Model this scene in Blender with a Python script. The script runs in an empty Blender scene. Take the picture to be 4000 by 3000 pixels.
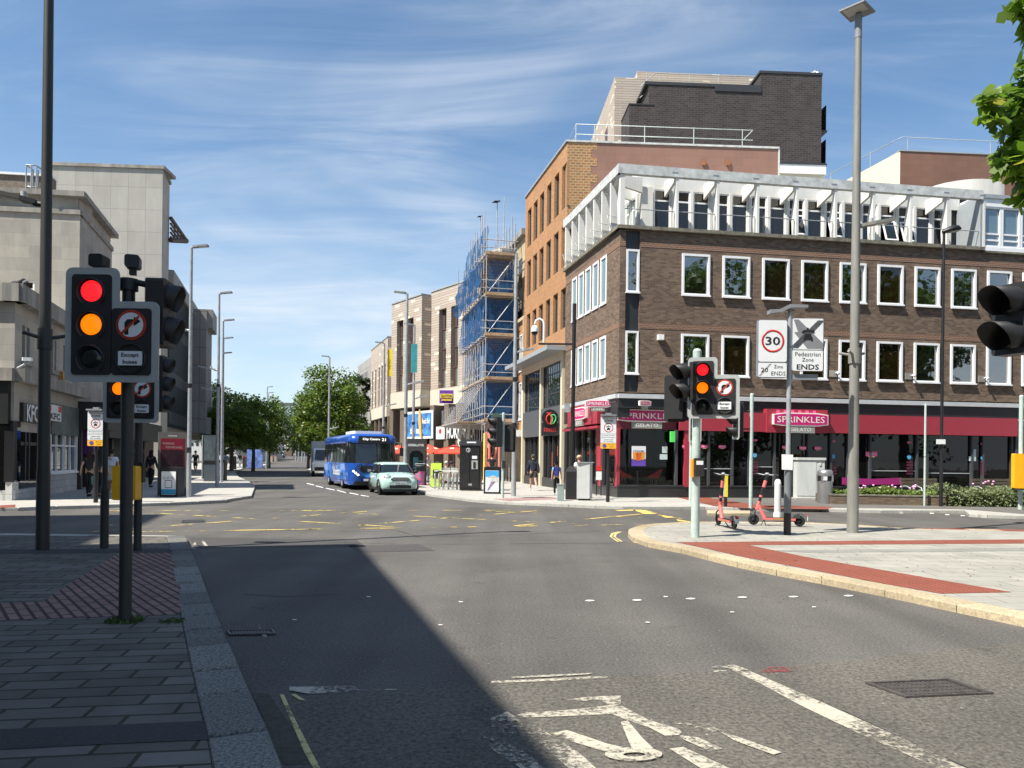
import bpy, bmesh, math, random
import numpy as np
from mathutils import Vector, Matrix
SC = bpy.context.scene; COL = SC.collection
rad = math.radians
# ---------------------------------------------------------------- camera
H, F, PH, CX, CY = 1.7, 3000.0, .0116, 2000.0, 1786.0
cd = bpy.data.cameras.new('camera'); CAM = bpy.data.objects.new('camera', cd); COL.objects.link(CAM)
cd.sensor_fit = 'HORIZONTAL'; cd.sensor_width = 36.0; cd.lens = 36.0 * F / 4000.0
cd.shift_y = (CY - 1500.0) / 4000.0; cd.clip_end = 6000
CAM.matrix_world = Matrix.Translation((0, 0, H)) @ Matrix.Rotation(rad(90), 4, 'X') @ Matrix.Rotation(PH, 4, 'Z')
SC.camera = CAM
# ---------------------------------------------------------------- sun and sky
SUN_EL, LX, LY = rad(54.5), .835, .55           # light travels towards (+LX, +LY)
ls = bpy.data.lights.new('sun', 'SUN'); ls.energy = 5.0; ls.angle = rad(.5); ls.color = (1, .945, .85)
SUN = bpy.data.objects.new('sun', ls); COL.objects.link(SUN); SUN.location = (-30, -20, 60)
SUN.rotation_euler = Vector((LX * math.cos(SUN_EL), LY * math.cos(SUN_EL), -math.sin(SUN_EL))).to_track_quat('-Z', 'Y').to_euler()
W = bpy.data.worlds.new('World'); SC.world = W; W.use_nodes = True
nt = W.node_tree; N = nt.nodes; Lk = nt.links
bg = N['Background']; bg.inputs[1].default_value = .078
sky = N.new('ShaderNodeTexSky'); sky.sky_type = 'NISHITA'; sky.sun_disc = False
sky.sun_elevation = SUN_EL; sky.sun_rotation = math.atan2(-LX, -LY) % (2 * math.pi)
sky.air_density = 1.0; sky.dust_density = .4; sky.ozone_density = 1.6
tc = N.new('ShaderNodeTexCoord'); sep = N.new('ShaderNodeSeparateXYZ'); Lk.new(tc.outputs['Generated'], sep.inputs[0])
def wm(op, a, b=None, clamp=False):
 n = N.new('ShaderNodeMath'); n.operation = op; n.use_clamp = clamp
 for i, q in enumerate((a, b)):
  if q is None: continue
  if isinstance(q, (int, float)): n.inputs[i].default_value = q
  else: Lk.new(q, n.inputs[i])
 return n.outputs[0]
zc = wm('MAXIMUM', sep.outputs[2], .04); zz = wm('ADD', zc, .18)
cmb = N.new('ShaderNodeCombineXYZ')
Lk.new(wm('DIVIDE', sep.outputs[0], zz), cmb.inputs[0]); Lk.new(wm('DIVIDE', sep.outputs[1], zz), cmb.inputs[1])
def wnoise(rot, scl, sc_, det, rough, dist, off):
 mp = N.new('ShaderNodeMapping'); mp.inputs['Rotation'].default_value = (0, 0, rad(rot)); mp.inputs['Scale'].default_value = scl
 mp.inputs['Location'].default_value = off; Lk.new(cmb.outputs[0], mp.inputs[0])
 n = N.new('ShaderNodeTexNoise'); n.inputs['Scale'].default_value = sc_; n.inputs['Detail'].default_value = det
 n.inputs['Roughness'].default_value = rough; n.inputs['Distortion'].default_value = dist; Lk.new(mp.outputs[0], n.inputs[0]); return n.outputs[0]
def wramp(x, a, b):
 n = N.new('ShaderNodeMapRange'); n.interpolation_type = 'SMOOTHSTEP'; Lk.new(x, n.inputs[0])
 n.inputs[1].default_value = a; n.inputs[2].default_value = b; return n.outputs[0]
big = wramp(wnoise(20, (1, 1, 1), .9, 4, .55, .6, (3.1, .4, 0)), .36, .70)
fib = wramp(wnoise(58, (.55, 2.0, 1), 1.6, 9, .6, .9, (.7, 2.3, 0)), .34, .78)
wis = wramp(wnoise(75, (.45, 1.9, 1), 2.0, 9, .62, .8, (5.7, 1.3, 0)), .46, .84)
low = wm('SUBTRACT', 1.0, wramp(sep.outputs[2], .02, .40))
cl = wm('ADD', wm('MULTIPLY', wm('MULTIPLY', big, fib), .62), wm('MULTIPLY', wis, .24))
cl = wm('ADD', cl, wm('MULTIPLY', low, wm('ADD', .42, wm('MULTIPLY', big, .36))))
cl = wm('MINIMUM', cl, .9)
mx = N.new('ShaderNodeMixRGB'); Lk.new(cl, mx.inputs[0]); mx.inputs[2].default_value = (6.1, 6.7, 7.4, 1)
tn = N.new('ShaderNodeMixRGB'); tn.blend_type = 'MULTIPLY'; tn.inputs[0].default_value = 1; tn.inputs[2].default_value = (.96, 1.12, 1.18, 1); Lk.new(sky.outputs[0], tn.inputs[1]); Lk.new(tn.outputs[0], mx.inputs[1]); Lk.new(mx.outputs[0], bg.inputs[0])
SC.view_settings.view_transform = 'Standard'; SC.view_settings.look = 'None'; SC.view_settings.gamma = 1; SC.view_settings.exposure = .84
SC.render.engine = 'CYCLES'; SC.cycles.max_bounces = 6; SC.cycles.transparent_max_bounces = 12
SC.cycles.use_denoising = True; SC.cycles.sample_clamp_indirect = 6
# ---------------------------------------------------------------- where a point of the place is, from the survey of the photograph
_c, _s = math.cos(PH), math.sin(PH)
def ray(x, y):
 a, b = x - CX, y - CY
 return ((a * _c + b * _s) / F, 1.0, -(-a * _s + b * _c) / F)
def G(x, y, z=0.0):
 d = ray(x, y); t = (z - H) / d[2]; return Vector((d[0] * t, t, z))
def A(x, y, Y):
 d = ray(x, y); return Vector((d[0] * Y, Y, H + d[2] * Y))
def zat(x, y, Y): return A(x, y, Y).z
# ---------------------------------------------------------------- mesh helpers
class MB:
 def __init__(s): s.v = []; s.f = []; s.m = []; s.sm = []
 def add(s, vs, fs, mi=0, smooth=False):
  o = len(s.v); s.v += [tuple(p) for p in vs]
  for f in fs: s.f.append(tuple(i + o for i in f)); s.m.append(mi); s.sm.append(smooth)
  return s
 def hexa(s, p, mi=0):
  return s.add(p, [(0, 3, 2, 1), (4, 5, 6, 7), (0, 1, 5, 4), (1, 2, 6, 5), (2, 3, 7, 6), (3, 0, 4, 7)], mi)
 def box(s, c, d, rz=0, mi=0, taper=1.0):
  x, y, z = d[0] / 2, d[1] / 2, d[2] / 2; k, w = math.cos(rz), math.sin(rz); p = []
  for dz, t in ((-z, 1), (z, taper)):
   for ax, ay in ((-x, -y), (x, -y), (x, y), (-x, y)):
    ax *= t; ay *= t
    p.append((c[0] + ax * k - ay * w, c[1] + ax * w + ay * k, c[2] + dz))
  return s.hexa(p, mi)
 def b(s, x0, x1, y0, y1, z0, z1, mi=0):
  return s.box(((x0 + x1) / 2, (y0 + y1) / 2, (z0 + z1) / 2), (x1 - x0, y1 - y0, z1 - z0), 0, mi)
 def bbox(s, c, d, r=.03, rz=0, mi=0, axis='z', n=3):
  # box with rounded vertical (or x / y) edges
  x, y, z = d; dims = {'z': (x, y, z), 'y': (x, z, y), 'x': (y, z, x)}[axis]; a, bq, h = dims[0] / 2, dims[1] / 2, dims[2] / 2
  r = min(r, a * .98, bq * .98); ring = []
  for cx, cy, a0 in ((a - r, bq - r, 0), (-a + r, bq - r, 90), (-a + r, -bq + r, 180), (a - r, -bq + r, 270)):
   for i in range(n + 1):
    t = rad(a0 + 90 * i / n); ring.append((cx + r * math.cos(t), cy + r * math.sin(t)))
  def pt(q, hh):
   p = {'z': (q[0], q[1], hh), 'y': (q[0], hh, q[1]), 'x': (hh, q[0], q[1])}[axis]
   k, w = math.cos(rz), math.sin(rz)
   return (c[0] + p[0] * k - p[1] * w, c[1] + p[0] * w + p[1] * k, c[2] + p[2])
  m = len(ring); vs = [pt(q, -h) for q in ring] + [pt(q, h) for q in ring]
  fl = axis == 'y'
  fs = [(i, (i + 1) % m, m + (i + 1) % m, m + i) for i in range(m)] + [tuple(range(m))[::-1], tuple(range(m, 2 * m))]
  if fl: fs = [f[::-1] for f in fs]
  return s.add(vs, fs, mi)
 def cyl(s, p0, p1, r0, r1=None, n=12, mi=0, cap=True, smooth=True):
  r1 = r0 if r1 is None else r1; p0 = Vector(p0); p1 = Vector(p1); d = (p1 - p0).normalized()
  a = d.orthogonal().normalized(); bq = d.cross(a); vs = []
  for p, r in ((p0, r0), (p1, r1)):
   for i in range(n):
    t = 2 * math.pi * i / n; vs.append(p + a * (r * math.cos(t)) + bq * (r * math.sin(t)))
  o = len(s.v); s.add(vs, [(i, (i + 1) % n, n + (i + 1) % n, n + i) for i in range(n)], mi, smooth)
  if cap: s.add(vs[:n], [tuple(range(n))[::-1]], mi); s.add(vs[n:], [tuple(range(n))], mi)
  return s
 def tube(s, pts, r, n=8, mi=0):
  pts = [Vector(p) for p in pts]; rs = r if isinstance(r, (list, tuple)) else [r] * len(pts)
  a = None; vs = []
  for i, p in enumerate(pts):
   d = (pts[min(i + 1, len(pts) - 1)] - pts[max(i - 1, 0)]).normalized()
   a = d.orthogonal() if a is None else a - d * a.dot(d)
   a.normalize(); bq = d.cross(a)
   for k in range(n):
    t = 2 * math.pi * k / n; vs.append(p + a * (rs[i] * math.cos(t)) + bq * (rs[i] * math.sin(t)))
  fs = []
  for i in range(len(pts) - 1):
   for k in range(n): fs.append((i * n + k, i * n + (k + 1) % n, (i + 1) * n + (k + 1) % n, (i + 1) * n + k))
  s.add(vs, fs, mi, True); m = len(pts) - 1
  s.add(vs[:n], [tuple(range(n))[::-1]], mi); s.add(vs[m * n:], [tuple(range(n))], mi); return s
 def lathe(s, prof, c, n=16, mi=0, axis='z'):
  vs = []; fs = []
  for r, z in prof:
   for i in range(n):
    t = 2 * math.pi * i / n; q = (r * math.cos(t), r * math.sin(t), z)
    q = {'z': q, 'y': (q[0], q[2], q[1]), 'x': (q[2], q[0], q[1])}[axis]
    vs.append((c[0] + q[0], c[1] + q[1], c[2] + q[2]))
  for j in range(len(prof) - 1):
   for i in range(n):
    f = (j * n + i, j * n + (i + 1) % n, (j + 1) * n + (i + 1) % n, (j + 1) * n + i)
    fs.append(f if axis != 'y' else f[::-1])
  return s.add(vs, fs, mi, True)
 def ell(s, c, r, n=12, m=8, mi=0):
  prof = [(max(1e-4, math.cos(rad(-90 + 180 * j / m))), math.sin(rad(-90 + 180 * j / m))) for j in range(m + 1)]
  vs = []; fs = []
  for q, z in prof:
   for i in range(n):
    t = 2 * math.pi * i / n; vs.append((c[0] + r[0] * q * math.cos(t), c[1] + r[1] * q * math.sin(t), c[2] + r[2] * z))
  for j in range(m):
   for i in range(n): fs.append((j * n + i, j * n + (i + 1) % n, (j + 1) * n + (i + 1) % n, (j + 1) * n + i))
  return s.add(vs, fs, mi, True)
 def ext(s, pts, vec, mi=0):
  # a flat outline given its thickness
  n = len(pts); pts = [Vector(p) for p in pts]; vec = Vector(vec)
  vs = pts + [p + vec for p in pts]
  return s.add(vs, [tuple(range(n))[::-1], tuple(range(n, 2 * n))] + [(i, (i + 1) % n, n + (i + 1) % n, n + i) for i in range(n)], mi)
 def loft(s, rings, mi=0, smooth=True, cap=True):
  n = len(rings[0]); vs = [p for r in rings for p in r]; fs = []
  for j in range(len(rings) - 1):
   for i in range(n): fs.append((j * n + i, j * n + (i + 1) % n, (j + 1) * n + (i + 1) % n, (j + 1) * n + i))
  s.add(vs, fs, mi, smooth)
  if cap: s.add(rings[0], [tuple(range(n))[::-1]], mi); s.add(rings[-1], [tuple(range(n))], mi)
  return s
 def quad(s, *p, mi=0): return s.add(p, [tuple(range(len(p)))], mi)
 def xf(s, M):
  s.v = [tuple(M @ Vector(p)) for p in s.v]; return s
 def mesh(s, name, mats):
  me = bpy.data.meshes.new(name); me.from_pydata(s.v, [], s.f)
  for m in (mats if isinstance(mats, (list, tuple)) else [mats]): me.materials.append(m)
  me.polygons.foreach_set('material_index', s.m); me.polygons.foreach_set('use_smooth', s.sm)
  return uvs(me)
def uvs(me):
 nl = len(me.loops)
 if not nl: return me
 co = np.empty(len(me.vertices) * 3, 'f'); me.vertices.foreach_get('co', co); co = co.reshape(-1, 3)
 li = np.empty(nl, 'i'); me.loops.foreach_get('vertex_index', li)
 me.update(); no = np.empty(len(me.polygons) * 3, 'f'); me.polygons.foreach_get('normal', no); no = no.reshape(-1, 3)
 tot = np.empty(len(me.polygons), 'i'); me.polygons.foreach_get('loop_total', tot)
 no = np.repeat(no, tot, 0); P = co[li]
 flat = np.abs(no[:, 2]) > .9; t = np.stack([-no[:, 1], no[:, 0]], 1); t /= np.maximum(np.linalg.norm(t, axis=1, keepdims=True), 1e-6)
 u = np.where(flat, P[:, 0], P[:, 0] * t[:, 0] + P[:, 1] * t[:, 1]); v = np.where(flat, P[:, 1], P[:, 2])
 lay = me.uv_layers.new(name='UVMap'); lay.data.foreach_set('uv', np.stack([u, v], 1).astype('f').ravel()); return me
WORLD = set()
def link(o, parent=None):
 COL.objects.link(o)
 if parent is not None:
  o.parent = parent
  if parent.name in WORLD: o.matrix_parent_inverse = parent.matrix_basis.inverted()
 return o
SPLIT = set('fin mullion shop_mullion shop_pillar column pilaster glazing_rib window window_sill vent_box canopy_slab balcony_slab balcony_glass side_panel window_poster menu_strip wheel_arch pillar leg grille_bar lamp_bulb window_pillar kickstand wiper drink_picture white_capping blue_window_dot shop_frame spandrel sign_squares door_panel scaffold_tube board dust_sheet padded_pole fork wheel trunk_limb panel cornice fascia_slot wing grip surfboard debris_net red_stripe window_rail decal_tab brick_band balcony_rail window_decal bracket stem'.split())
def islands(mb):
 par = list(range(len(mb.v)))
 def fd(i):
  while par[i] != i: par[i] = par[par[i]]; i = par[i]
  return i
 seen = {}
 for i, p in enumerate(mb.v):
  k = (round(p[0], 4), round(p[1], 4), round(p[2], 4)); j = seen.setdefault(k, i); par[fd(i)] = fd(j)
 for f in mb.f:
  for i in f[1:]: par[fd(i)] = fd(f[0])
 g = {}
 for n_, f in enumerate(mb.f): g.setdefault(fd(f[0]), []).append(n_)
 out = []
 for fs in g.values():
  m = MB(); ix = {}
  for n_ in fs:
   for i in mb.f[n_]:
    if i not in ix: ix[i] = len(m.v); m.v.append(mb.v[i])
   m.f.append(tuple(ix[i] for i in mb.f[n_])); m.m.append(mb.m[n_]); m.sm.append(mb.sm[n_])
  out.append(m)
 return out
def obj(name, mb, mat, parent=None, label=None):
 if parent is not None and name in SPLIT and isinstance(mb, MB):
  L = islands(mb)
  if len(L) > 1:
   SPLIT.discard(name); rest = L[90:]; r = [obj(name, m, mat, parent, label) for m in L[:90]]
   if rest:
    m = MB()
    for q in rest: m.add(q.v, q.f); m.sm[-len(q.f):] = q.sm
    obj(name, m, mat, parent)['kind'] = 'stuff'
   SPLIT.add(name); return r[0]
 me = mb.mesh(name, mat) if isinstance(mb, MB) else mb
 o = bpy.data.objects.new(name, me); link(o, parent)
 if label: o['label'] = label
 return o
def tag(o, label, cat, group=None):
 o['label'] = label; o['category'] = cat
 if group: o['group'] = group
 return o
def thing(name, label, cat, loc=(0, 0, 0), rz=0, group=None, world=False):
 o = bpy.data.objects.new(name, None); COL.objects.link(o); o.location = loc; o.rotation_euler = (0, 0, rz)
 o.empty_display_size = .2
 if world: WORLD.add(o.name)
 return tag(o, label, cat, group)
def structure(name, mb, mat, kind='structure'):
 o = obj(name, mb, mat); o['kind'] = kind; return o
def dup(root, loc, rz=0, label=None, scale=1, group=None):
 r = root.copy(); COL.objects.link(r); r.location = loc; r.rotation_euler = (0, 0, rz); r.scale = (scale,) * 3
 if label: r['label'] = label
 if group: r['group'] = group
 def rec(a, bq):
  for ch in list(a.children):
   c = ch.copy(); COL.objects.link(c); c.parent = bq; rec(ch, c)
 rec(root, r); return r
_tx = {}
def text_geo(t, bold=0.0):
 k = (t, bold)
 if k not in _tx:
  cu = bpy.data.curves.new('lettering', 'FONT'); cu.body = t; cu.resolution_u = 2; cu.offset = bold; cu.align_x = 'CENTER'
  o = bpy.data.objects.new('lettering', cu); me = o.to_mesh()
  vs = [tuple(v.co) for v in me.vertices]; fs = [tuple(p.vertices) for p in me.polygons]
  o.to_mesh_clear(); bpy.data.objects.remove(o); bpy.data.curves.remove(cu)
  xs = [v[0] for v in vs] or [0, 1]; ys = [v[1] for v in vs] or [0, 1]
  x0, x1, y0, y1 = min(xs), max(xs), min(ys), max(ys)
  _tx[k] = ([((v[0] - (x0 + x1) / 2) / (x1 - x0), (v[1] - (y0 + y1) / 2) / (y1 - y0)) for v in vs], fs)
 return _tx[k]
def text(mb, t, c, u, w, h, up=(0, 0, 1), mi=0, bold=0.0):
 # lettering t, centred on c, w wide and h tall, along u
 vs, fs = text_geo(t, bold); u = Vector(u).normalized(); up = Vector(up); c = Vector(c)
 return mb.add([c + u * (x * w) + up * (y * h) for x, y in vs], fs, mi)
class Fr:
 # a facade: o its foot, u along it, n outwards
 def __init__(s, o, u, n):
  s.o = Vector((o[0], o[1], 0)); s.u = Vector((u[0], u[1], 0)).normalized(); s.n = Vector((n[0], n[1], 0)).normalized()
 def P(s, a, z, d=0): return s.o + s.u * a + s.n * d + Vector((0, 0, z))
 def hit(s, x, y, d=0.0):
  r = Vector(ray(x, y)); o = s.o + s.n * d
  t = o.dot(s.n) / (r.x * s.n.x + r.y * s.n.y); P = Vector((r.x * t, r.y * t, 0))
  return (P - o).dot(s.u), H + r.z * t
 def rect(s, x0, y0, x1, y1, d=0.0):
  a = s.hit(x0, y0, d); b = s.hit(x1, y1, d)
  return min(a[0], b[0]), max(a[0], b[0]), min(a[1], b[1]), max(a[1], b[1])
 def box(s, mb, a0, a1, z0, z1, d0, d1, mi=0):
  p = [s.P(a0, z0, d0), s.P(a1, z0, d0), s.P(a1, z0, d1), s.P(a0, z0, d1), s.P(a0, z1, d0), s.P(a1, z1, d0), s.P(a1, z1, d1), s.P(a0, z1, d1)]
  if s.u.cross(s.n).z < 0: p = [p[0], p[3], p[2], p[1], p[4], p[7], p[6], p[5]]
  return mb.hexa(p, mi)
 def wall(s, mb, a0, a1, z0, z1, holes=(), rev=.12, mi=0, d=0.0, mr=None):
  As = sorted({a0, a1, *[min(max(q, a0), a1) for h in holes for q in h[:2]]}); Zs = sorted({z0, z1, *[min(max(q, z0), z1) for h in holes for q in h[2:4]]})
  flip = s.u.cross(Vector((0, 0, 1))).dot(s.n) < 0
  def q(*pts, m=mi):
   mb.add(pts[::-1] if flip else pts, [(0, 1, 2, 3)], m)
  for i in range(len(As) - 1):
   for j in range(len(Zs) - 1):
    ca, cz = (As[i] + As[i + 1]) / 2, (Zs[j] + Zs[j + 1]) / 2
    if any(h[0] < ca < h[1] and h[2] < cz < h[3] for h in holes): continue
    q(s.P(As[i], Zs[j], d), s.P(As[i + 1], Zs[j], d), s.P(As[i + 1], Zs[j + 1], d), s.P(As[i], Zs[j + 1], d))
  m = mi if mr is None else mr
  for h in holes:
   b0, b1, y0, y1 = h[:4]; e = d - rev
   q(s.P(b0, y0, d), s.P(b0, y1, d), s.P(b0, y1, e), s.P(b0, y0, e), m=m); q(s.P(b1, y1, d), s.P(b1, y0, d), s.P(b1, y0, e), s.P(b1, y1, e), m=m)
   q(s.P(b0, y1, d), s.P(b1, y1, d), s.P(b1, y1, e), s.P(b0, y1, e), m=m); q(s.P(b1, y0, d), s.P(b0, y0, d), s.P(b0, y0, e), s.P(b1, y0, e), m=m)
  return mb
 def M(s, a, z, d=0):
  p = s.P(a, z, d); u = s.u if s.u.cross(Vector((0, 0, 1))).dot(s.n) > 0 else -s.u
  return Matrix(((u.x, -s.n.x, 0, p.x), (u.y, -s.n.y, 0, p.y), (0, 0, 1, p.z), (0, 0, 0, 1)))
 def text(s, mb, t, a, z, w, h, d=.01, mi=0, bold=0.0):
  u = s.u if s.u.cross(Vector((0, 0, 1))).dot(s.n) > 0 else -s.u
  return text(mb, t, s.P(a, z, d), u, w, h, mi=mi, bold=bold)
# ---------------------------------------------------------------- materials
def M_(name):
 m = bpy.data.materials.new(name); m.use_nodes = True; m.use_backface_culling = False
 n = m.node_tree.nodes; return m, n, m.node_tree.links, n['Principled BSDF']
def c4(c): return (*c[:3], 1)
def mat(name, col, rough=.6, metal=0, var=.12, sc=3.0, bump=0.0, spec=.5, streak=False, em=None, coat=0, dirt=None):
 m, n, l, p = M_(name); p.inputs['Roughness'].default_value = rough; p.inputs['Metallic'].default_value = metal
 p.inputs['Specular IOR Level'].default_value = spec; p.inputs['Coat Weight'].default_value = coat
 if em: p.inputs['Emission Color'].default_value = c4(em[0]); p.inputs['Emission Strength'].default_value = em[1]
 if var <= 0: p.inputs['Base Color'].default_value = c4(col); return m
 tcn = n.new('ShaderNodeTexCoord'); mp = n.new('ShaderNodeMapping'); l.new(tcn.outputs['Object'], mp.inputs[0])
 mp.inputs['Scale'].default_value = (1, 1, .18 if streak else 1)
 no = n.new('ShaderNodeTexNoise'); no.inputs['Scale'].default_value = sc; no.inputs['Detail'].default_value = 7; no.inputs['Roughness'].default_value = .65; l.new(mp.outputs[0], no.inputs[0])
 r = n.new('ShaderNodeMapRange'); l.new(no.outputs[0], r.inputs[0]); r.inputs[1].default_value = .3; r.inputs[2].default_value = .7
 mxn = n.new('ShaderNodeMixRGB'); l.new(r.outputs[0], mxn.inputs[0])
 mxn.inputs[1].default_value = c4(dirt or [q * (1 - var) for q in col]); mxn.inputs[2].default_value = c4([min(1, q * (1 + var)) for q in col])
 l.new(mxn.outputs[0], p.inputs['Base Color'])
 if bump:
  bn = n.new('ShaderNodeBump'); bn.inputs['Strength'].default_value = bump; bn.inputs['Distance'].default_value = .01; l.new(no.outputs[0], bn.inputs['Height']); l.new(bn.outputs[0], p.inputs['Normal'])
 return m
def bricks(name, c1, c2, mortar, bw=.225, rh=.075, ms=.01, var=.25, rot=0, offs=.5, rough=.85, bias=0, big=.15, bump=.25, streak=True, freq=2):
 m, n, l, p = M_(name); p.inputs['Roughness'].default_value = rough; p.inputs['Specular IOR Level'].default_value = .25
 uv = n.new('ShaderNodeUVMap'); mp = n.new('ShaderNodeMapping'); l.new(uv.outputs[0], mp.inputs[0]); mp.inputs['Rotation'].default_value = (0, 0, rot)
 b = n.new('ShaderNodeTexBrick'); l.new(mp.outputs[0], b.inputs[0]); b.inputs['Scale'].default_value = 1; b.inputs['Brick Width'].default_value = bw
 b.inputs['Row Height'].default_value = rh; b.inputs['Mortar Size'].default_value = ms; b.inputs['Bias'].default_value = bias; b.offset = offs; b.offset_frequency = freq
 b.inputs['Color1'].default_value = c4(c1); b.inputs['Color2'].default_value = c4(c2); b.inputs['Mortar'].default_value = c4(mortar)
 no = n.new('ShaderNodeTexNoise'); mp2 = n.new('ShaderNodeMapping'); l.new(uv.outputs[0], mp2.inputs[0]); mp2.inputs['Scale'].default_value = (1, .35 if streak else 1, 1)
 l.new(mp2.outputs[0], no.inputs[0]); no.inputs['Scale'].default_value = .9; no.inputs['Detail'].default_value = 8; no.inputs['Roughness'].default_value = .7
 r = n.new('ShaderNodeMapRange'); l.new(no.outputs[0], r.inputs[0]); r.inputs[1].default_value = .25; r.inputs[2].default_value = .75; r.inputs[3].default_value = 1 - big; r.inputs[4].default_value = 1 + big
 mu = n.new('ShaderNodeMixRGB'); mu.blend_type = 'MULTIPLY'; mu.inputs[0].default_value = 1; l.new(b.outputs[0], mu.inputs[1]); l.new(r.outputs[0], mu.inputs[2])
 l.new(mu.outputs[0], p.inputs['Base Color'])
 bn = n.new('ShaderNodeBump'); bn.inputs['Strength'].default_value = bump; bn.inputs['Distance'].default_value = .01; bn.invert = True; l.new(b.outputs['Fac'], bn.inputs['Height']); l.new(bn.outputs[0], p.inputs['Normal'])
 return m
def glass(name, tint, rough=.02, ior=1.7, wob=.0):
 # window glass over a dark room: opaque, reflecting
 m, n, l, p = M_(name); p.inputs['Base Color'].default_value = c4(tint); p.inputs['Roughness'].default_value = rough; p.inputs['IOR'].default_value = ior
 if wob:
  tcn = n.new('ShaderNodeTexCoord'); no = n.new('ShaderNodeTexNoise'); l.new(tcn.outputs['Object'], no.inputs[0]); no.inputs['Scale'].default_value = 1.6; no.inputs['Detail'].default_value = 2
  bn = n.new('ShaderNodeBump'); bn.inputs['Strength'].default_value = wob; bn.inputs['Distance'].default_value = .05; l.new(no.outputs[0], bn.inputs['Height']); l.new(bn.outputs[0], p.inputs['Normal'])
 return m
def clear_glass(name, tint=(.55, .6, .6), refl=.12):
 m, n, l, p = M_(name); n.remove(p); out = n['Material Output']
 tr = n.new('ShaderNodeBsdfTransparent'); tr.inputs[0].default_value = c4(tint); gl = n.new('ShaderNodeBsdfGlossy'); gl.inputs['Roughness'].default_value = .02
 fr = n.new('ShaderNodeLayerWeight'); fr.inputs[0].default_value = .25
 a = n.new('ShaderNodeMath'); a.operation = 'ADD'; l.new(fr.outputs['Fresnel'], a.inputs[0]); a.inputs[1].default_value = refl - .04; a.use_clamp = True
 mi = n.new('ShaderNodeMixShader'); l.new(a.outputs[0], mi.inputs[0]); l.new(tr.outputs[0], mi.inputs[1]); l.new(gl.outputs[0], mi.inputs[2]); l.new(mi.outputs[0], out.inputs[0]); return m
def leafmat(name, a, b, tr=.3, yel=None):
 m, n, l, p = M_(name); n.remove(p); out = n['Material Output']
 g = n.new('ShaderNodeNewGeometry'); r = n.new('ShaderNodeValToRGB'); l.new(g.outputs['Random Per Island'], r.inputs[0])
 r.color_ramp.elements[0].color = c4(a); r.color_ramp.elements[1].color = c4(b)
 if yel: e = r.color_ramp.elements.new(.96); e.color = c4(b); r.color_ramp.elements[2].color = c4(yel)
 d = n.new('ShaderNodeBsdfPrincipled'); d.inputs['Roughness'].default_value = .45; d.inputs['Specular IOR Level'].default_value = .4; l.new(r.outputs[0], d.inputs['Base Color'])
 t = n.new('ShaderNodeBsdfTranslucent'); hs = n.new('ShaderNodeHueSaturation'); hs.inputs['Value'].default_value = 1.5; l.new(r.outputs[0], hs.inputs['Color']); l.new(hs.outputs[0], t.inputs[0])
 mi = n.new('ShaderNodeMixShader'); mi.inputs[0].default_value = tr; l.new(d.outputs[0], mi.inputs[1]); l.new(t.outputs[0], mi.inputs[2]); l.new(mi.outputs[0], out.inputs[0]); return m
def worn(name, col, cover=.5, sc=9.0, soft=.08, big=1.2, stretch=1.0):
 # road paint: worn away where the noise says, so that the asphalt below shows through
 m, n, l, p = M_(name); out = n['Material Output']; p.inputs['Roughness'].default_value = .7
 tcn = n.new('ShaderNodeTexCoord'); mp = n.new('ShaderNodeMapping'); l.new(tcn.outputs['Object'], mp.inputs[0]); mp.inputs['Scale'].default_value = (1, stretch, 1)
 no = n.new('ShaderNodeTexNoise'); l.new(mp.outputs[0], no.inputs[0]); no.inputs['Scale'].default_value = sc; no.inputs['Detail'].default_value = 8; no.inputs['Roughness'].default_value = .75
 n2 = n.new('ShaderNodeTexNoise'); l.new(tcn.outputs['Object'], n2.inputs[0]); n2.inputs['Scale'].default_value = big; n2.inputs['Detail'].default_value = 2
 a = n.new('ShaderNodeMath'); a.operation = 'MULTIPLY_ADD'; l.new(n2.outputs[0], a.inputs[0]); a.inputs[1].default_value = .9; l.new(no.outputs[0], a.inputs[2])
 r = n.new('ShaderNodeMapRange'); l.new(a.outputs[0], r.inputs[0]); t = .95 + (.5 - cover) * .55; r.inputs[1].default_value = t - soft; r.inputs[2].default_value = t + soft
 p.inputs['Base Color'].default_value = c4(col); tr = n.new('ShaderNodeBsdfTransparent'); mi = n.new('ShaderNodeMixShader')
 l.new(r.outputs[0], mi.inputs[0]); l.new(tr.outputs[0], mi.inputs[1]); l.new(p.outputs[0], mi.inputs[2]); l.new(mi.outputs[0], out.inputs[0]); return m
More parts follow.
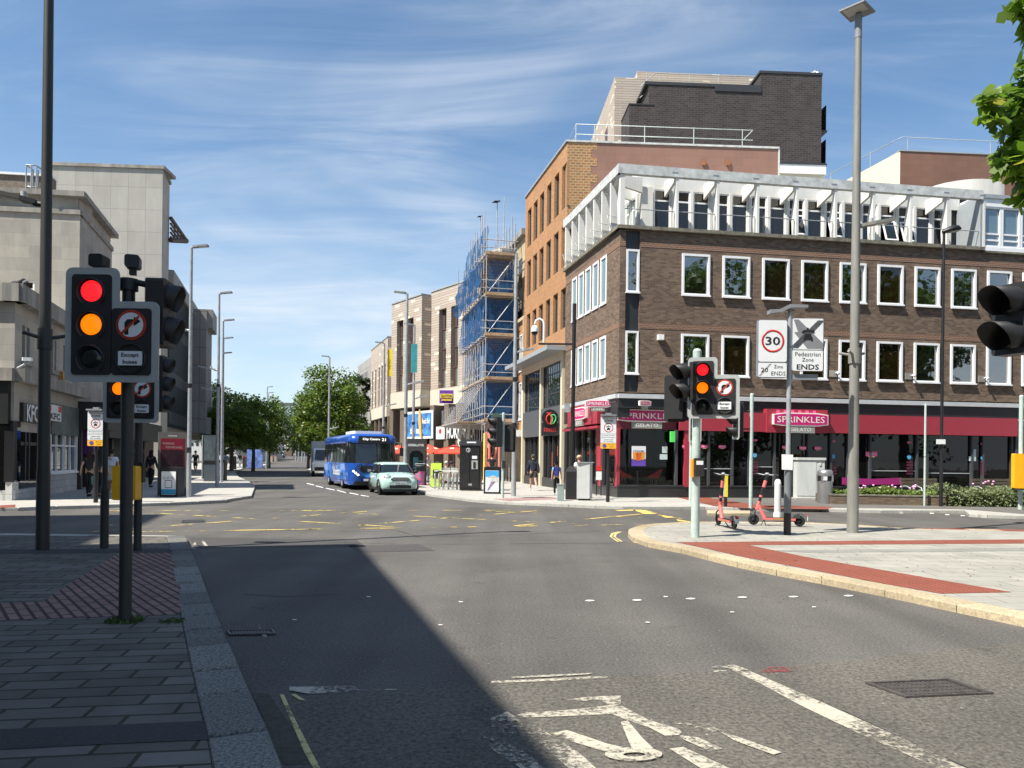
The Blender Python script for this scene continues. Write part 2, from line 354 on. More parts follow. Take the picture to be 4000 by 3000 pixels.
def ground_mat(name, col, fine=60.0, contrast=.5, patch=.25, rough=.85, bump=.5, psc=.35, tracks=0, spots=True, stones=0):
 m, n, l, p = M_(name); p.inputs['Roughness'].default_value = rough; p.inputs['Specular IOR Level'].default_value = .3
 tcn = n.new('ShaderNodeTexCoord'); o = tcn.outputs['Object']
 f = n.new('ShaderNodeTexNoise'); l.new(o, f.inputs[0]); f.inputs['Scale'].default_value = fine; f.inputs['Detail'].default_value = 4; f.inputs['Roughness'].default_value = .8
 g = n.new('ShaderNodeTexNoise'); l.new(o, g.inputs[0]); g.inputs['Scale'].default_value = psc; g.inputs['Detail'].default_value = 6; g.inputs['Roughness'].default_value = .6
 def mr(x, a, b, lo, hi):
  r = n.new('ShaderNodeMapRange'); l.new(x, r.inputs[0]); r.inputs[1].default_value = a; r.inputs[2].default_value = b; r.inputs[3].default_value = lo; r.inputs[4].default_value = hi; return r.outputs[0]
 def ml(a, b):
  q = n.new('ShaderNodeMath'); q.operation = 'MULTIPLY'; l.new(a, q.inputs[0]); l.new(b, q.inputs[1]); return q.outputs[0]
 v = ml(mr(f.outputs[0], .3, .7, 1 - contrast, 1 + contrast), mr(g.outputs[0], .3, .7, 1 - patch, 1 + patch))
 if stones:
  gi = n.new('ShaderNodeNewGeometry'); v = ml(v, mr(gi.outputs['Random Per Island'], 0, 1, 1 - stones, 1 + stones))
 if tracks:
  mq = n.new('ShaderNodeMapping'); l.new(o, mq.inputs[0]); mq.inputs['Rotation'].default_value = (0, 0, rad(-13)); mq.inputs['Scale'].default_value = (1.1, .05, 1)
  tq = n.new('ShaderNodeTexNoise'); l.new(mq.outputs[0], tq.inputs[0]); tq.inputs['Scale'].default_value = 1.0; tq.inputs['Detail'].default_value = 5; v = ml(v, mr(tq.outputs[0], .3, .7, 1 - tracks, 1 + tracks))
  sq = n.new('ShaderNodeTexNoise'); l.new(o, sq.inputs[0]); sq.inputs['Scale'].default_value = 1.7; sq.inputs['Detail'].default_value = 7; sq.inputs['Roughness'].default_value = .75; v = ml(v, mr(sq.outputs[0], .3, .42, .72, 1))
 if spots:
  h = n.new('ShaderNodeTexVoronoi'); l.new(o, h.inputs[0]); h.inputs['Scale'].default_value = 5.5
  v2 = n.new('ShaderNodeMath'); v2.operation = 'ADD'; l.new(v, v2.inputs[0]); l.new(mr(h.outputs['Distance'], .07, .03, 0, 1.6), v2.inputs[1]); v = v2.outputs[0]
 mu = n.new('ShaderNodeMixRGB'); mu.blend_type = 'MULTIPLY'; mu.inputs[0].default_value = 1; mu.inputs[1].default_value = c4(col); l.new(v, mu.inputs[2]); l.new(mu.outputs[0], p.inputs['Base Color'])
 bn = n.new('ShaderNodeBump'); bn.inputs['Strength'].default_value = bump; bn.inputs['Distance'].default_value = .006; l.new(f.outputs[0], bn.inputs['Height']); l.new(bn.outputs[0], p.inputs['Normal'])
 return m
rnd = random.Random(7)
BLACK = mat('black_paint', (.012, .012, .013), .45, var=.2); DKGREY = mat('dark_grey_paint', (.035, .037, .04), .5)
WHITE = mat('white_paint', (.78, .78, .76), .5, var=.05); UPVC = mat('white_upvc', (.8, .81, .82), .35, var=.03)
STEEL = mat('galvanised_steel', (.36, .38, .39), .5, .35, var=.2, sc=6); PALEGREEN = mat('pale_grey_green_paint', (.42, .5, .46), .55, var=.15, sc=8)
GREYPOST = mat('grey_post_paint', (.17, .185, .19), .55, var=.25, sc=6, streak=True); POSTTOP = mat('lamp_grey_paint', (.215, .21, .19), .55, var=.25, sc=5, streak=True)
SIGNW = mat('sign_white', (.72, .74, .75), .35, var=.04); SIGNBACK = mat('sign_back_grey', (.2, .22, .25), .5); INK = mat('sign_black', (.01, .01, .01), .5, var=0)
RED = mat('sign_red', (.55, .03, .02), .4, var=.06); YELLOW = mat('yellow_plastic', (.85, .42, .01), .4, var=.08); SIGNY = mat('sign_yellow', (.85, .45, .03), .4, var=.05); BLUE = mat('sign_blue', (.05, .1, .45), .4, var=.05)
RUBBER = mat('tyre_rubber', (.012, .012, .012), .8, var=.2); CHROME = mat('chrome', (.7, .7, .72), .15, 1, var=.03); DGLASS = glass('dark_glass', (.008, .010, .012), ior=1.6)
# ================================================================ ground
ASPH = ground_mat('asphalt', (.098, .091, .083), fine=38, contrast=.6, patch=.2, bump=.6, tracks=.2)
ASPH_OLD = ground_mat('old_coarse_asphalt', (.104, .095, .081), fine=31, contrast=.7, patch=.22, bump=.8, tracks=.12)
SLAB = bricks('pavement_slabs', (.092, .084, .072), (.155, .144, .126), (.035, .036, .022), .52, .208, .014, rot=rad(-9), big=.4, rough=.8, streak=False)
PALE = bricks('pale_paving', (.335, .32, .28), (.29, .28, .245), (.2, .19, .16), .6, .4, .011, big=.24, rough=.85, streak=False)
PALE2 = bricks('pale_paving_far', (.40, .385, .35), (.37, .355, .32), (.3, .29, .26), .6, .4, .01, big=.1, rough=.85, streak=False)
TACR = bricks('red_tactile_paving', (.27, .085, .055), (.24, .075, .05), (.16, .05, .035), .1, .09, .012, big=.15, offs=0, streak=False)
TACP = bricks('pink_tactile_paving', (.27, .165, .145), (.22, .135, .12), (.05, .032, .028), .36, .105, .017, rot=rad(52), big=.25, streak=False)
GRAN = ground_mat('granite_kerb', (.165, .16, .148), fine=48, contrast=.95, patch=.2, spots=False, stones=.28, bump=.35); BUFF = ground_mat('buff_kerb', (.40, .33, .22), fine=22, contrast=.35, patch=.2, spots=False, stones=.12)
CONC = ground_mat('kerb_concrete', (.36, .35, .32), fine=14, contrast=.25, patch=.2, spots=False)
def sheet(name, pts, z, m, kind='structure'):
 mb = MB(); mb.add([(p[0], p[1], z) for p in pts], [tuple(range(len(pts)))]); me = mb.mesh(name, m)
 if me.polygons[0].normal.z < 0: me.flip_normals()
 o = bpy.data.objects.new(name, me); COL.objects.link(o); o['kind'] = kind; return o
def slab(name, pts, z0, z1, m):
 n = len(pts); ar = sum(pts[i][0] * pts[(i + 1) % n][1] - pts[(i + 1) % n][0] * pts[i][1] for i in range(n))
 if ar < 0: pts = pts[::-1]
 mb = MB(); mb.ext([(p[0], p[1], z0) for p in pts], (0, 0, z1 - z0)); return structure(name, mb, m)
def resample(pts, L):
 P = [Vector((p[0], p[1])) for p in pts]; out = [P[0]]; i = 0; cur = P[0].copy(); left = L;
 while i < len(P) - 1:
  d = (P[i + 1] - cur).length
  if d >= left: cur = cur + (P[i + 1] - cur).normalized() * left; out.append(cur.copy()); left = L * rnd.uniform(.85, 1.15)
  else: left -= d; i += 1; cur = P[i].copy()
 out.append(P[-1]); return out
def offset(P, w):
 out = []
 for i, p in enumerate(P):
  d = (P[min(i + 1, len(P) - 1)] - P[max(i - 1, 0)]).normalized(); out.append(p + Vector((-d.y, d.x)) * w)
 return out
def kerb(name, pts, w, z1, m, L=.9, gap=.012, jit=.004):
 # a line of kerb stones; the pavement lies on the left of the line when w > 0
 P = resample(pts, L); Q = offset(P, w); mb = MB()
 for i in range(len(P) - 1):
  d = (P[i + 1] - P[i]); l = d.length
  if l < .05: continue
  e = d / l * gap * .5; h = z1 + rnd.uniform(-jit, jit); a, b, c, dd = P[i] + e, P[i + 1] - e, Q[i + 1] - e, Q[i] + e
  q = [(a.x, a.y), (b.x, b.y), (c.x, c.y), (dd.x, dd.y)]
  if w < 0: q = q[::-1]
  bev = .02; ce = sum((Vector(k) for k in q), Vector((0, 0))) / 4
  q2 = [Vector(k) + (ce - Vector(k)).normalized() * bev for k in q]
  lo = [(*k, -.05) for k in q]; md = [(*k, h - .015) for k in q]; hi = [(*k, h) for k in q2]
  mb.add(lo + md + hi, [(0, 1, 5, 4), (1, 2, 6, 5), (2, 3, 7, 6), (3, 0, 4, 7), (4, 5, 9, 8), (5, 6, 10, 9), (6, 7, 11, 10), (7, 4, 8, 11), (8, 9, 10, 11)])
 return structure(name, mb, m)
def g2(l, z=.1): return [G(x, y, z).to_2d() for x, y in l]
mb = MB(); rows = [(-80, 0), (120, 0), (200, .9), (400, 3.1), (2500, 3.1)]
mb.add([(x, y, z) for y, z in rows for x in (-900, 900)], [(2 * i, 2 * i + 1, 2 * i + 3, 2 * i + 2) for i in range(4)]); structure('road', mb, ASPH)
# --- near left pavement
NK = g2([(1101, 2988), (1054, 2868), (981, 2709), (882, 2484), (829, 2358), (773, 2212), (749, 2149), (723, 2092)])
d0 = (NK[0] - NK[2]).normalized(); NK = [NK[0] + d0 * 14] + NK
NKi = [p for p in offset(NK, .33)]
tip = NK[-1]; lf = Vector((-70, tip.y + .6))
slab('near_pavement', NKi + [lf, Vector((-70, -20))], -.05, .097, SLAB)
kerb('near_kerb', NK, .325, .1, GRAN, .72, .032, .01)
kerb('near_pavement_end_kerb', [tip, Vector((-30, tip.y + .3))], .3, .099, CONC, .9)
TAC = [(464, 2160), (672, 2160), (700, 2262), (716, 2358), (700, 2400), (0, 2422), (0, 2354), (162, 2351)]
t2 = g2(TAC); t2[5] = t2[5] + (t2[5] - t2[4]) * .6; t2[6] = t2[6] + (t2[5] - g2(TAC)[5])
sheet('tactile_paving_by_crossing', t2, .101, TACP)
DKBAND = ground_mat('tar_patch', (.05, .05, .05), fine=40, contrast=.4, patch=.2, spots=False)
sheet('tarmac_strip', g2([(0, 2848), (420, 2832), (810, 2815), (838, 2888), (420, 2906), (0, 2928)]) , .1005, DKBAND)
sheet('tarmac_strip_by_crossing', g2([(0, 2146), (670, 2143), (672, 2158), (0, 2163)]), .1005, DKBAND)
# --- old coarse asphalt where the camera stands, and the newer lane
sheet('old_road_surface', g2([(1120, 2722), (1450, 2702), (1900, 2668), (2300, 2648), (2940, 2618), (3500, 2560), (4000, 2510)], 0) + [Vector((12, 4.6)), Vector((14, -8)), Vector((-1.6, -8))], .004, ASPH_OLD)
sheet('gutter_strip', g2([(1105, 2990), (1060, 2872), (985, 2712), (1050, 2712), (1160, 2872), (1240, 2990)], 0), .006, ground_mat('gutter_dirt', (.07, .065, .05), fine=20, contrast=.4, spots=False))
# --- far left pavement
FK = g2([(0, 1985), (48, 1984), (193, 1977), (410, 1972), (554, 1966), (700, 1962), (889, 1953), (904, 1947), (983, 1936), (997, 1897), (973, 1880), (930, 1861), (918, 1840), (949, 1830), (1008, 1823), (1085, 1806.5), (1125, 1793)])
FKx = [Vector((-80, FK[0].y - 1.2))] + FK
slab('far_left_pavement', offset(FKx, .3) + [Vector((-140, 290)), Vector((-140, 20))], -.05, .097, PALE2)
kerb('far_left_kerb', FKx, .31, .1, CONC, 1.0)
# --- right hand pavement round the corner building
RK = g2([(1150, 1789), (1181, 1796), (1240, 1806), (1198, 1838), (1240, 1851), (1330, 1868), (1630, 1915), (1677, 1930), (1778, 1942), (1858, 1953), (2000, 1961), (2124, 1966), (2406, 1978), (2771, 1979), (2930, 1986), (3200, 1987), (3436, 1993), (3765, 1993), (3790, 2009), (4000, 2015)])
RKx = RK + [Vector((70, RK[-1].y - 8))]
slab('right_pavement', offset(RKx, .28) + [Vector((90, 60)), Vector((90, 320)), Vector((-40, 320))], -.05, .097, PALE2)
kerb('right_kerb', RKx, .29, .1, CONC, .95)
DKPAV = ground_mat('tarmac_footway', (.13, .125, .115), fine=40, contrast=.3, patch=.2, spots=False)
sheet('tarmac_footway', g2([(2840, 1972), (3200, 1983), (3760, 1989), (4000, 2008)]) + [Vector((40, RK[-1].y - 3)), Vector((40, 30))] + g2([(3100, 1934), (2700, 1950)]), .1005, DKPAV)
sheet('red_tactile_by_shop', g2([(2620, 1937), (2720, 1937), (2960, 1973), (3260, 1980), (3230, 1990), (2900, 1985), (2790, 1977)]), .104, TACR)
sheet('pink_tactile_by_kerb', g2([(1925, 1949), (2160, 1943), (2190, 1949), (1990, 1957)]), .102, bricks('pink_paving', (.36, .22, .2), (.32, .19, .18), (.2, .12, .11), .2, .2, .012, streak=False))
sheet('pink_tactile_left', g2([(0, 1974), (60, 1971), (60, 1982), (0, 1984)]), .102, TACR)
mb = MB()
for q in [[(2760, 1990), (2930, 1992), (2930, 2003), (2765, 2003)]]:
 p = g2(q, .1); mb.ext([(k.x, k.y, -.02) for k in p][::-1], (0, 0, .1))
structure('island_kerb_stones', mb, BUFF)
# --- island on the right
IS = g2([(4000, 2071), (3462, 2059), (3250, 2042), (2876, 2037), (2684, 2038), (2530, 2046), (2465, 2058), (2450, 2072), (2456, 2087), (2484, 2105), (2553, 2123), (2653, 2138), (2838, 2184), (3068, 2230), (3299, 2269), (3453, 2300), (3607, 2338), (3799, 2369), (4000, 2413)])
ISx = [IS[0] + Vector((20, -2.2))] + IS + [IS[-1] + (IS[-1] - IS[-2]) * 3 + Vector((2, -2)), IS[-1] + Vector((22, -9))]
slab('island_pavement', offset(ISx, .33), -.05, .097, PALE)
kerb('island_kerb', ISx, .34, .1, BUFF, .9)
sheet('red_tactile_strip', g2([(2642, 2118), (4000, 2107), (4000, 2123), (2923, 2129), (3146, 2175), (3953, 2313), (3676, 2319), (3453, 2280), (3068, 2207), (2900, 2175), (2760, 2143)]) , .101, TACR)
sheet('red_tactile_back_strip', g2([(3488, 2061), (4000, 2069), (4000, 2076), (3700, 2068)]), .101, TACR)
sheet('grey_slab_band', g2([(3011, 2150), (4000, 2140), (4000, 2152), (3146, 2158)]), .101, ground_mat('grey_slab', (.22, .215, .2), fine=30, contrast=.3, spots=False))
lv = MB(); rl_ = random.Random(12)
for i in range(150):
 p = G(rl_.uniform(2700, 4300), rl_.uniform(2070, 2330), .104); t_ = rl_.uniform(0, 6.3); k_ = rl_.uniform(.015, .04)
 if p.y > 7.5: lv.add([(p.x, p.y, p.z), (p.x + k_ * math.cos(t_), p.y + k_ * math.sin(t_), p.z + .008), (p.x + k_ * 1.6 * math.cos(t_ + .5), p.y + k_ * 1.6 * math.sin(t_ + .5), p.z + .003), (p.x + k_ * math.cos(t_ + 1), p.y + k_ * math.sin(t_ + 1), p.z + .006)], [(0, 1, 2, 3)])
lv = structure('fallen_leaves', lv, mat('dry_leaf', (.16, .12, .04), .8, var=.5, sc=3), 'stuff')
# --- road paint
PW = worn('worn_white_paint', (.44, .405, .325), .54, 26, .08); PW2 = worn('very_worn_white_paint', (.42, .39, .31), .38, 24, .07); PWG = mat('white_line_paint', (.62, .61, .57), .6, var=.1)
PY = worn('worn_yellow_paint', (.55, .42, .13), .40, 3.2, .05, big=.9); PY2 = worn('yellow_line_paint', (.55, .46, .2), .66, 10, .08)
paint = {}
def gpoly(pts, mname, m, z=.0085):
 mb = paint.setdefault(mname, (MB(), m))[0]; z += .0003 * (len(mb.f) % 30) if 'cycle' in mname else .0001 * (len(mb.f) % 9); p = [G(x, y, z) for x, y in pts]
 ar = sum(p[i].x * p[(i + 1) % len(p)].y - p[(i + 1) % len(p)].x * p[i].y for i in range(len(p)))
 if ar < 0: p = p[::-1]
 mb.add(p, [tuple(range(len(p)))])
def zz_(l): return [(2000 + x / 1.106, 2300 + y / 1.106) for x, y in l]
for x0, y0, x1, y1 in [(1199, 1886.5, 1225, 1892.5), (1234, 1896.5, 1261, 1902.5), (1273, 1905.5, 1305, 1912), (1317, 1913, 1350, 1923), (1366, 1924, 1398, 1930), (1410, 1933, 1440, 1938)]:
 gpoly([(x0, y0), (x1, y1), (x1 + 3, y1 + 4), (x0 - 1, y0 + 3)], 'white_lane_dashes', PWG)
gpoly(zz_([(862, 333), (960, 328), (1022, 349), (962, 357), (945, 347), (935, 341), (866, 339)]), 'stop_line_marking', PW)
gpoly(zz_([(866, 353), (925, 350), (928, 356), (872, 360)]), 'stop_line_marking', PW)
gpoly(zz_([(962, 357), (1032, 357), (1260, 455), (1520, 570), (1760, 680), (1975, 780), (2120, 850), (2000, 850), (1830, 770), (1500, 625), (1250, 505), (1060, 402)]), 'white_lane_line', PW)
gpoly(zz_([(-5, 381), (150, 371), (350, 363), (330, 369), (160, 379), (0, 386)]), 'stop_line_marking', PW)
gpoly(zz_([(-90, 398), (120, 390), (340, 378), (415, 378), (410, 384), (180, 397), (0, 404), (-90, 406)]), 'stop_line_marking', PW)
z6 = lambda l: [(1000 + x / 1.843, 2400 + y / 1.843) for x, y in l]
gpoly(z6([(240, 520), (360, 520), (640, 513), (690, 508), (745, 538), (1030, 535), (1030, 543), (740, 548), (560, 562), (380, 572), (330, 562), (240, 545)]), 'stop_line_marking', PW)
for st in [[(240, 478), (330, 466), (470, 461), (470, 498), (430, 508), (400, 492), (380, 480), (320, 484)], [(15, 545), (60, 535), (280, 520), (420, 503), (470, 512), (470, 535), (430, 540), (300, 547), (60, 556)],
  [(420, 503), (480, 508), (590, 566), (700, 598), (740, 615), (720, 632), (660, 634), (600, 602), (480, 560), (430, 540)], [(470, 575), (500, 568), (560, 640), (612, 690), (520, 690), (505, 660)],
  [(165, 622), (240, 610), (410, 668), (480, 684), (400, 702), (260, 660)], [(680, 690), (740, 683), (960, 784), (830, 784)], [(25, 590), (90, 583), (200, 650), (300, 716), (380, 790), (260, 790), (150, 690)],
  [(690, 578), (850, 582), (905, 610), (870, 618), (760, 592)], [(-95, 560), (-20, 530), (30, 560), (60, 610), (0, 640), (-80, 620)], [(-150, 600), (-60, 640), (80, 720), (150, 790), (60, 790), (-90, 690)], [(900, 618), (980, 640), (1165, 706), (1130, 716), (960, 655)], [(720, 632), (800, 640), (910, 690), (850, 700), (740, 650)]]:
 gpoly(zz_(st), 'cycle_symbol_marking', PW2 if st[0][0] in (-95, -150, 25, 690, 900, 720, 165) else PW)
ri = [(525 + 125 * math.cos(t), 713 + 29 * math.sin(t)) for t in [2 * math.pi * i / 24 for i in range(24)]]; ro = [(528 + 48 * math.cos(t), 715 + 9 * math.sin(t)) for t in [2 * math.pi * i / 24 for i in range(24)]]
for i in range(24): gpoly(zz_([ri[i], ri[(i + 1) % 24], ro[(i + 1) % 24], ro[i]]), 'stop_line_marking', PW, .0175)
for x, y in [(245, 577), (517, 570), (780, 563), (1040, 560), (1320, 555), (5, 580)]:
 cx, cy = 2300 + x / 1.301, 1900 + y / 1.301; gpoly([(cx + 19 * math.cos(t), cy + 3 * math.sin(t)) for t in [.52 * i for i in range(12)]], 'white_stud_marks', PWG)
for x, y in [(3530, 2331), (2860, 2390), (2600, 2330), (1800, 2350), (1440, 2330), (1720, 2440), (1150, 2420), (2530, 2430), (3180, 2370), (3520, 2003), (3640, 2005), (3760, 2014), (3700, 2010)]:
 gpoly([(x - 8, y - 2), (x + 9, y - 1), (x + 8, y + 2), (x - 7, y + 2)], 'white_stud_marks', PWG)
gpoly([(3480, 2322), (3545, 2324), (3700, 2352), (3860, 2392), (3845, 2395), (3680, 2359), (3540, 2333)], 'double_yellow_lines', PY2); gpoly([(3500, 2328), (3525, 2332), (3700, 2372), (4000, 2436), (4060, 2450), (4000, 2444), (3700, 2380), (3540, 2340)], 'double_yellow_lines', PY2)
for k in range(2):
 gpoly([(2381 + k * 14, 2095), (2388 + k * 14, 2083), (2412 + k * 10, 2076), (2420 + k * 10, 2077), (2396 + k * 14, 2086), (2390 + k * 14, 2098), (2420 + k * 14, 2115), (2412 + k * 14, 2117)], 'double_yellow_lines', PY2)
gpoly([(2464, 2116), (2510, 2117), (2530, 2120), (2480, 2121)], 'double_yellow_lines', PY2)
z5 = lambda l: [(x / 1.508, 1900 + y / 1.508) for x, y in l]
for l in [[(1648, 1225), (1672, 1225), (1740, 1375), (1850, 1590), (1920, 1720), (1880, 1720), (1790, 1560)], [(1715, 1225), (1740, 1222), (1800, 1260), (1760, 1255)]]: gpoly(z5(l), 'double_yellow_lines', worn('old_yellow_paint', (.36, .34, .24), .38, 14))
for l in [[(1436, 741), (1500, 739), (1502, 747), (1438, 750)], [(1450, 815), (1480, 812), (1476, 822), (1446, 824)], [(1505, 800), (1520, 800), (1540, 838), (1520, 838)], [(1540, 868), (1565, 868), (1580, 905), (1560, 905)], [(1185, 320), (1200, 318), (1232, 360), (1212, 362)], [(1190, 375), (1215, 375), (1218, 388), (1193, 388)], [(1228, 372), (1248, 372), (1250, 386), (1230, 386)], [(1120, 360), (1150, 325), (1165, 362), (1160, 370), (1125, 370)]]:
 gpoly(z5(l), 'faded_road_marks', PW2)
for l in [[(580, 372), (640, 362), (715, 368), (700, 380), (600, 382)], [(1060, 340), (1130, 332), (1240, 340), (1200, 358), (1080, 362)]]: gpoly(zz_(l), 'red_spray_marks', worn('red_spray_paint', (.22, .05, .05), .3, 20))
# box junction
TL, TR, BR, BL = [G(*q) for q in ((430, 1996), (2510, 1993), (2740, 2046), (300, 2082))]
def bil(u, v): return TL * ((1 - u) * v) + TR * (u * v) + BR * (u * (1 - v)) + BL * ((1 - u) * (1 - v))
bm_ = MB()
def strip(a, b, w):
 d = (b - a).normalized(); n = Vector((-d.y, d.x, 0)) * w / 2; k = max(1, int((b - a).length / 2))
 for i in range(k):
  p, q = a.lerp(b, i / k), a.lerp(b, (i + 1) / k); bm_.add([(p - n).to_tuple()[:2] + (.0085,), (q - n).to_tuple()[:2] + (.0085,), (q + n).to_tuple()[:2] + (.0085,), (p + n).to_tuple()[:2] + (.0085,)], [(0, 1, 2, 3)])
R_ = 2.1
for k in range(-3, 8):
 for s in (1, -1):
  pts = []
  for i in range(61):
   v = i / 60; u = (k * .32 + s * v / R_ * 1.0) + (.0 if s > 0 else .48)
   if 0 <= u <= 1: pts.append(bil(u, v))
  if len(pts) > 3: strip(pts[0], pts[-1], .14)
for a, b in ((TL, TR), (TR, BR), (BR, BL)): strip(a, b, .18)
structure('box_junction_marking', bm_, PY)
bm_ = MB()
for q in [[(2470, 1991), (2500, 1990), (2567, 2007), (2520, 2008)], [(2400, 1993), (2480, 1990), (2484, 1994), (2420, 1996)], [(2567, 2010), (2600, 2014), (2640, 2022), (2600, 2022)], [(2640, 2028), (2690, 2036), (2710, 2040), (2650, 2036)]]:
 p = [G(x, y, .01) for x, y in q]; bm_.add(p, [(3, 2, 1, 0)])
structure('box_junction_corner_marking', bm_, worn('fresh_yellow_paint', (.66, .48, .13), .75, 6))
for k, (m_, mm) in paint.items():
 if k != 'cycle_symbol_marking': pass
 structure(k, m_, mm)
SEAM = worn('tar_seam', (.022, .022, .022), .62, 3.5); PATCH = ground_mat('darker_asphalt_patch', (.066, .063, .06), fine=40, contrast=.5, patch=.15)
sm = MB()
def seam(pts, w=.02):
 p = [G(x, y, .0065) for x, y in pts]
 for a, b in zip(p, p[1:]):
  d = (b - a).normalized(); n = Vector((-d.y, d.x, 0)) * w / 2; sm.add([a - n, b - n, b + n, a + n], [(0, 1, 2, 3)])
for l in [[(1135, 1944), (1400, 1933), (1560, 1918)], [(1180, 1955), (1330, 1948), (1500, 1945)], [(1480, 2055), (1560, 2075), (1640, 2098)], [(1100, 2072), (1400, 2076), (1760, 2071)], [(1500, 2100), (1900, 2092), (2380, 2072)], [(1290, 2118), (1600, 2126), (2450, 2120)],  [(2960, 2650), (3300, 2780), (3780, 3000)], [(3050, 2010), (3400, 2030), (3900, 2040)], [(950, 2320), (1120, 2330), (1330, 2318)]]: seam(l)
structure('road_seams', sm, SEAM)
sheet('road_patch', g2([(1360, 2132), (1640, 2128), (1700, 2152), (1400, 2158)], 0), .0045, PATCH); sheet('road_patch', g2([(740, 2100), (1390, 2108), (1430, 2136), (760, 2140)], 0), .0045, PATCH)
# drain covers
def cover(name, px, label, cat, bars, m, z=.008):
 P = [G(x, y, z) for x, y in px]; r = thing(name, label, cat, P[0], world=True); fr = MB(); ba = MB()
 a, b, c, d = P; C = sum(P, Vector()) / 4
 for p, q in ((a, b), (b, c), (c, d), (d, a)):
  pi, qi = p.lerp(C, .10), q.lerp(C, .10); fr.ext([p, q, qi, pi] if (q - p).cross(pi - p).z > 0 else [pi, qi, q, p], (0, 0, .012))
 for i in range(bars[0]):
  for j in range(bars[1]):
   u0, u1 = .09 + .82 * (i + .08) / bars[0], .09 + .82 * (i + .66) / bars[0]; v0, v1 = .1 + .8 * (j + .06) / bars[1], .1 + .8 * (j + .94) / bars[1]
   f = lambda u, v: a * ((1 - u) * (1 - v)) + b * (u * (1 - v)) + c * (u * v) + d * ((1 - u) * v)
   q = [f(u0, v0), f(u1, v0), f(u1, v1), f(u0, v1)]
   if (q[1] - q[0]).cross(q[3] - q[0]).z < 0: q = q[::-1]
   ba.ext(q, (0, 0, .009))
 ck = MB(); ck.add([p + Vector((0, 0, .001)) for p in (P if (b - a).cross(d - a).z > 0 else P[::-1])], [(0, 1, 2, 3)])
 obj('frame', fr, m, r); obj('grating', ba, m, r); obj('drain_pit', ck, BLACK, r)
IRON = mat('cast_iron', (.10, .088, .08), .55, .3, var=.35, sc=20)
cover('drain_cover', [(3379, 2669), (3709, 2655), (3881, 2710), (3537, 2725)], 'rusty iron drain cover set in the sunlit road', 'drain cover', (16, 4), IRON)
cover('gully_grate', [(885, 2466), (1068, 2463), (1078, 2478), (895, 2482)], 'narrow iron gully grate beside the shaded granite kerb', 'drain cover', (12, 1), IRON)
cover('gully_grate', [(708, 2034), (800, 2031), (800, 2039), (708, 2041)], 'thin iron gully grate out in the sunlit junction', 'drain cover', (12, 1), IRON)
# ================================================================ buildings
BROWN = bricks('brown_brick', (.108, .072, .052), (.215, .15, .108), (.15, .122, .096), .23, .077, .008, big=.16, bump=.3, bias=-.08)
BANDB = bricks('brown_orange_brick', (.21, .10, .06), (.165, .085, .055), (.26, .2, .155), .23, .077, .012, big=.1)
ORANGE = bricks('orange_brick', (.44, .205, .085), (.31, .14, .062), (.38, .26, .15), .225, .075, .012, big=.12)
OLDYEL = bricks('weathered_yellow_brick', (.36, .17, .07), (.21, .115, .06), (.38, .27, .15), .27, .135, .026, big=.14)
RENDB = bricks('brown_block_render', (.265, .15, .115), (.235, .135, .104), (.215, .125, .098), .95, .42, .012, big=.12, bump=.1)
RENDB2 = bricks('dark_brown_block_render', (.20, .11, .08), (.18, .1, .073), (.165, .093, .068), .95, .42, .012, big=.1, bump=.1)
DARKB = bricks('dark_tower_brick', (.036, .031, .031), (.062, .052, .049), (.085, .075, .07), .5, .17, .022, big=.22)
def tanmat():
 m = bricks('striped_tan_brick', (.46, .395, .33), (.40, .34, .285), (.31, .26, .21), 5.0, .21, .035, big=.06)
 n = m.node_tree.nodes; l = m.node_tree.links; mu = [q for q in n if q.type == 'MIX_RGB'][0]; uv = [q for q in n if q.type == 'UVMAP'][0]
 b = n.new('ShaderNodeTexBrick'); mp = n.new('ShaderNodeMapping'); mp.inputs['Location'].default_value = (.3, .07, 0); l.new(uv.outputs[0], mp.inputs[0]); l.new(mp.outputs[0], b.inputs[0])
 b.inputs['Scale'].default_value = 1; b.inputs['Brick Width'].default_value = .95; b.inputs['Row Height'].default_value = .42; b.inputs['Mortar Size'].default_value = .11; b.inputs['Mortar Smooth'].default_value = 0
 b.inputs['Color1'].default_value = (0, 0, 0, 1); b.inputs['Color2'].default_value = (1, 1, 1, 1); b.inputs['Mortar'].default_value = (0, 0, 0, 1); b.offset = .35; b.offset_frequency = 3
 r = n.new('ShaderNodeMapRange'); l.new(b.outputs[0], r.inputs[0]); r.inputs[1].default_value = .85; r.inputs[2].default_value = .86
 mx2 = n.new('ShaderNodeMixRGB'); l.new(r.outputs[0], mx2.inputs[0]); l.new(mu.outputs[0], mx2.inputs[1]); mx2.inputs[2].default_value = (.74, .66, .50, 1); l.new(mx2.outputs[0], n['Principled BSDF'].inputs['Base Color']); return m
TAN = tanmat()
STONE = bricks('portland_stone', (.40, .37, .315), (.32, .30, .265), (.27, .255, .225), 1.25, .52, .006, big=.28, bump=.1)
STONE_S = mat('stained_stone', (.26, .245, .215), .85, var=.4, sc=2.2, streak=True, bump=.2)
SLABST = bricks('stone_panel', (.40, .385, .345), (.35, .335, .30), (.24, .23, .21), 1.18, 1.55, .014, offs=0, big=.15, bump=.08)
CONCW = bricks('concrete_panel', (.32, .31, .29), (.28, .27, .255), (.17, .165, .155), 2.0, 2.6, .03, offs=0, big=.15, bump=.08)
CREAM = mat('cream_render', (.62, .55, .40), .8, var=.07, sc=1.5, streak=True); PALEST = mat('pale_stone_band', (.55, .49, .40), .8, var=.1, sc=2, streak=True)
WCONC = mat('weathered_white_concrete', (.52, .53, .52), .75, var=.22, sc=3.2, dirt=(.34, .35, .34)); WHITEP = mat('white_painted_panel', (.66, .65, .61), .6, var=.1, sc=2.2, streak=True)
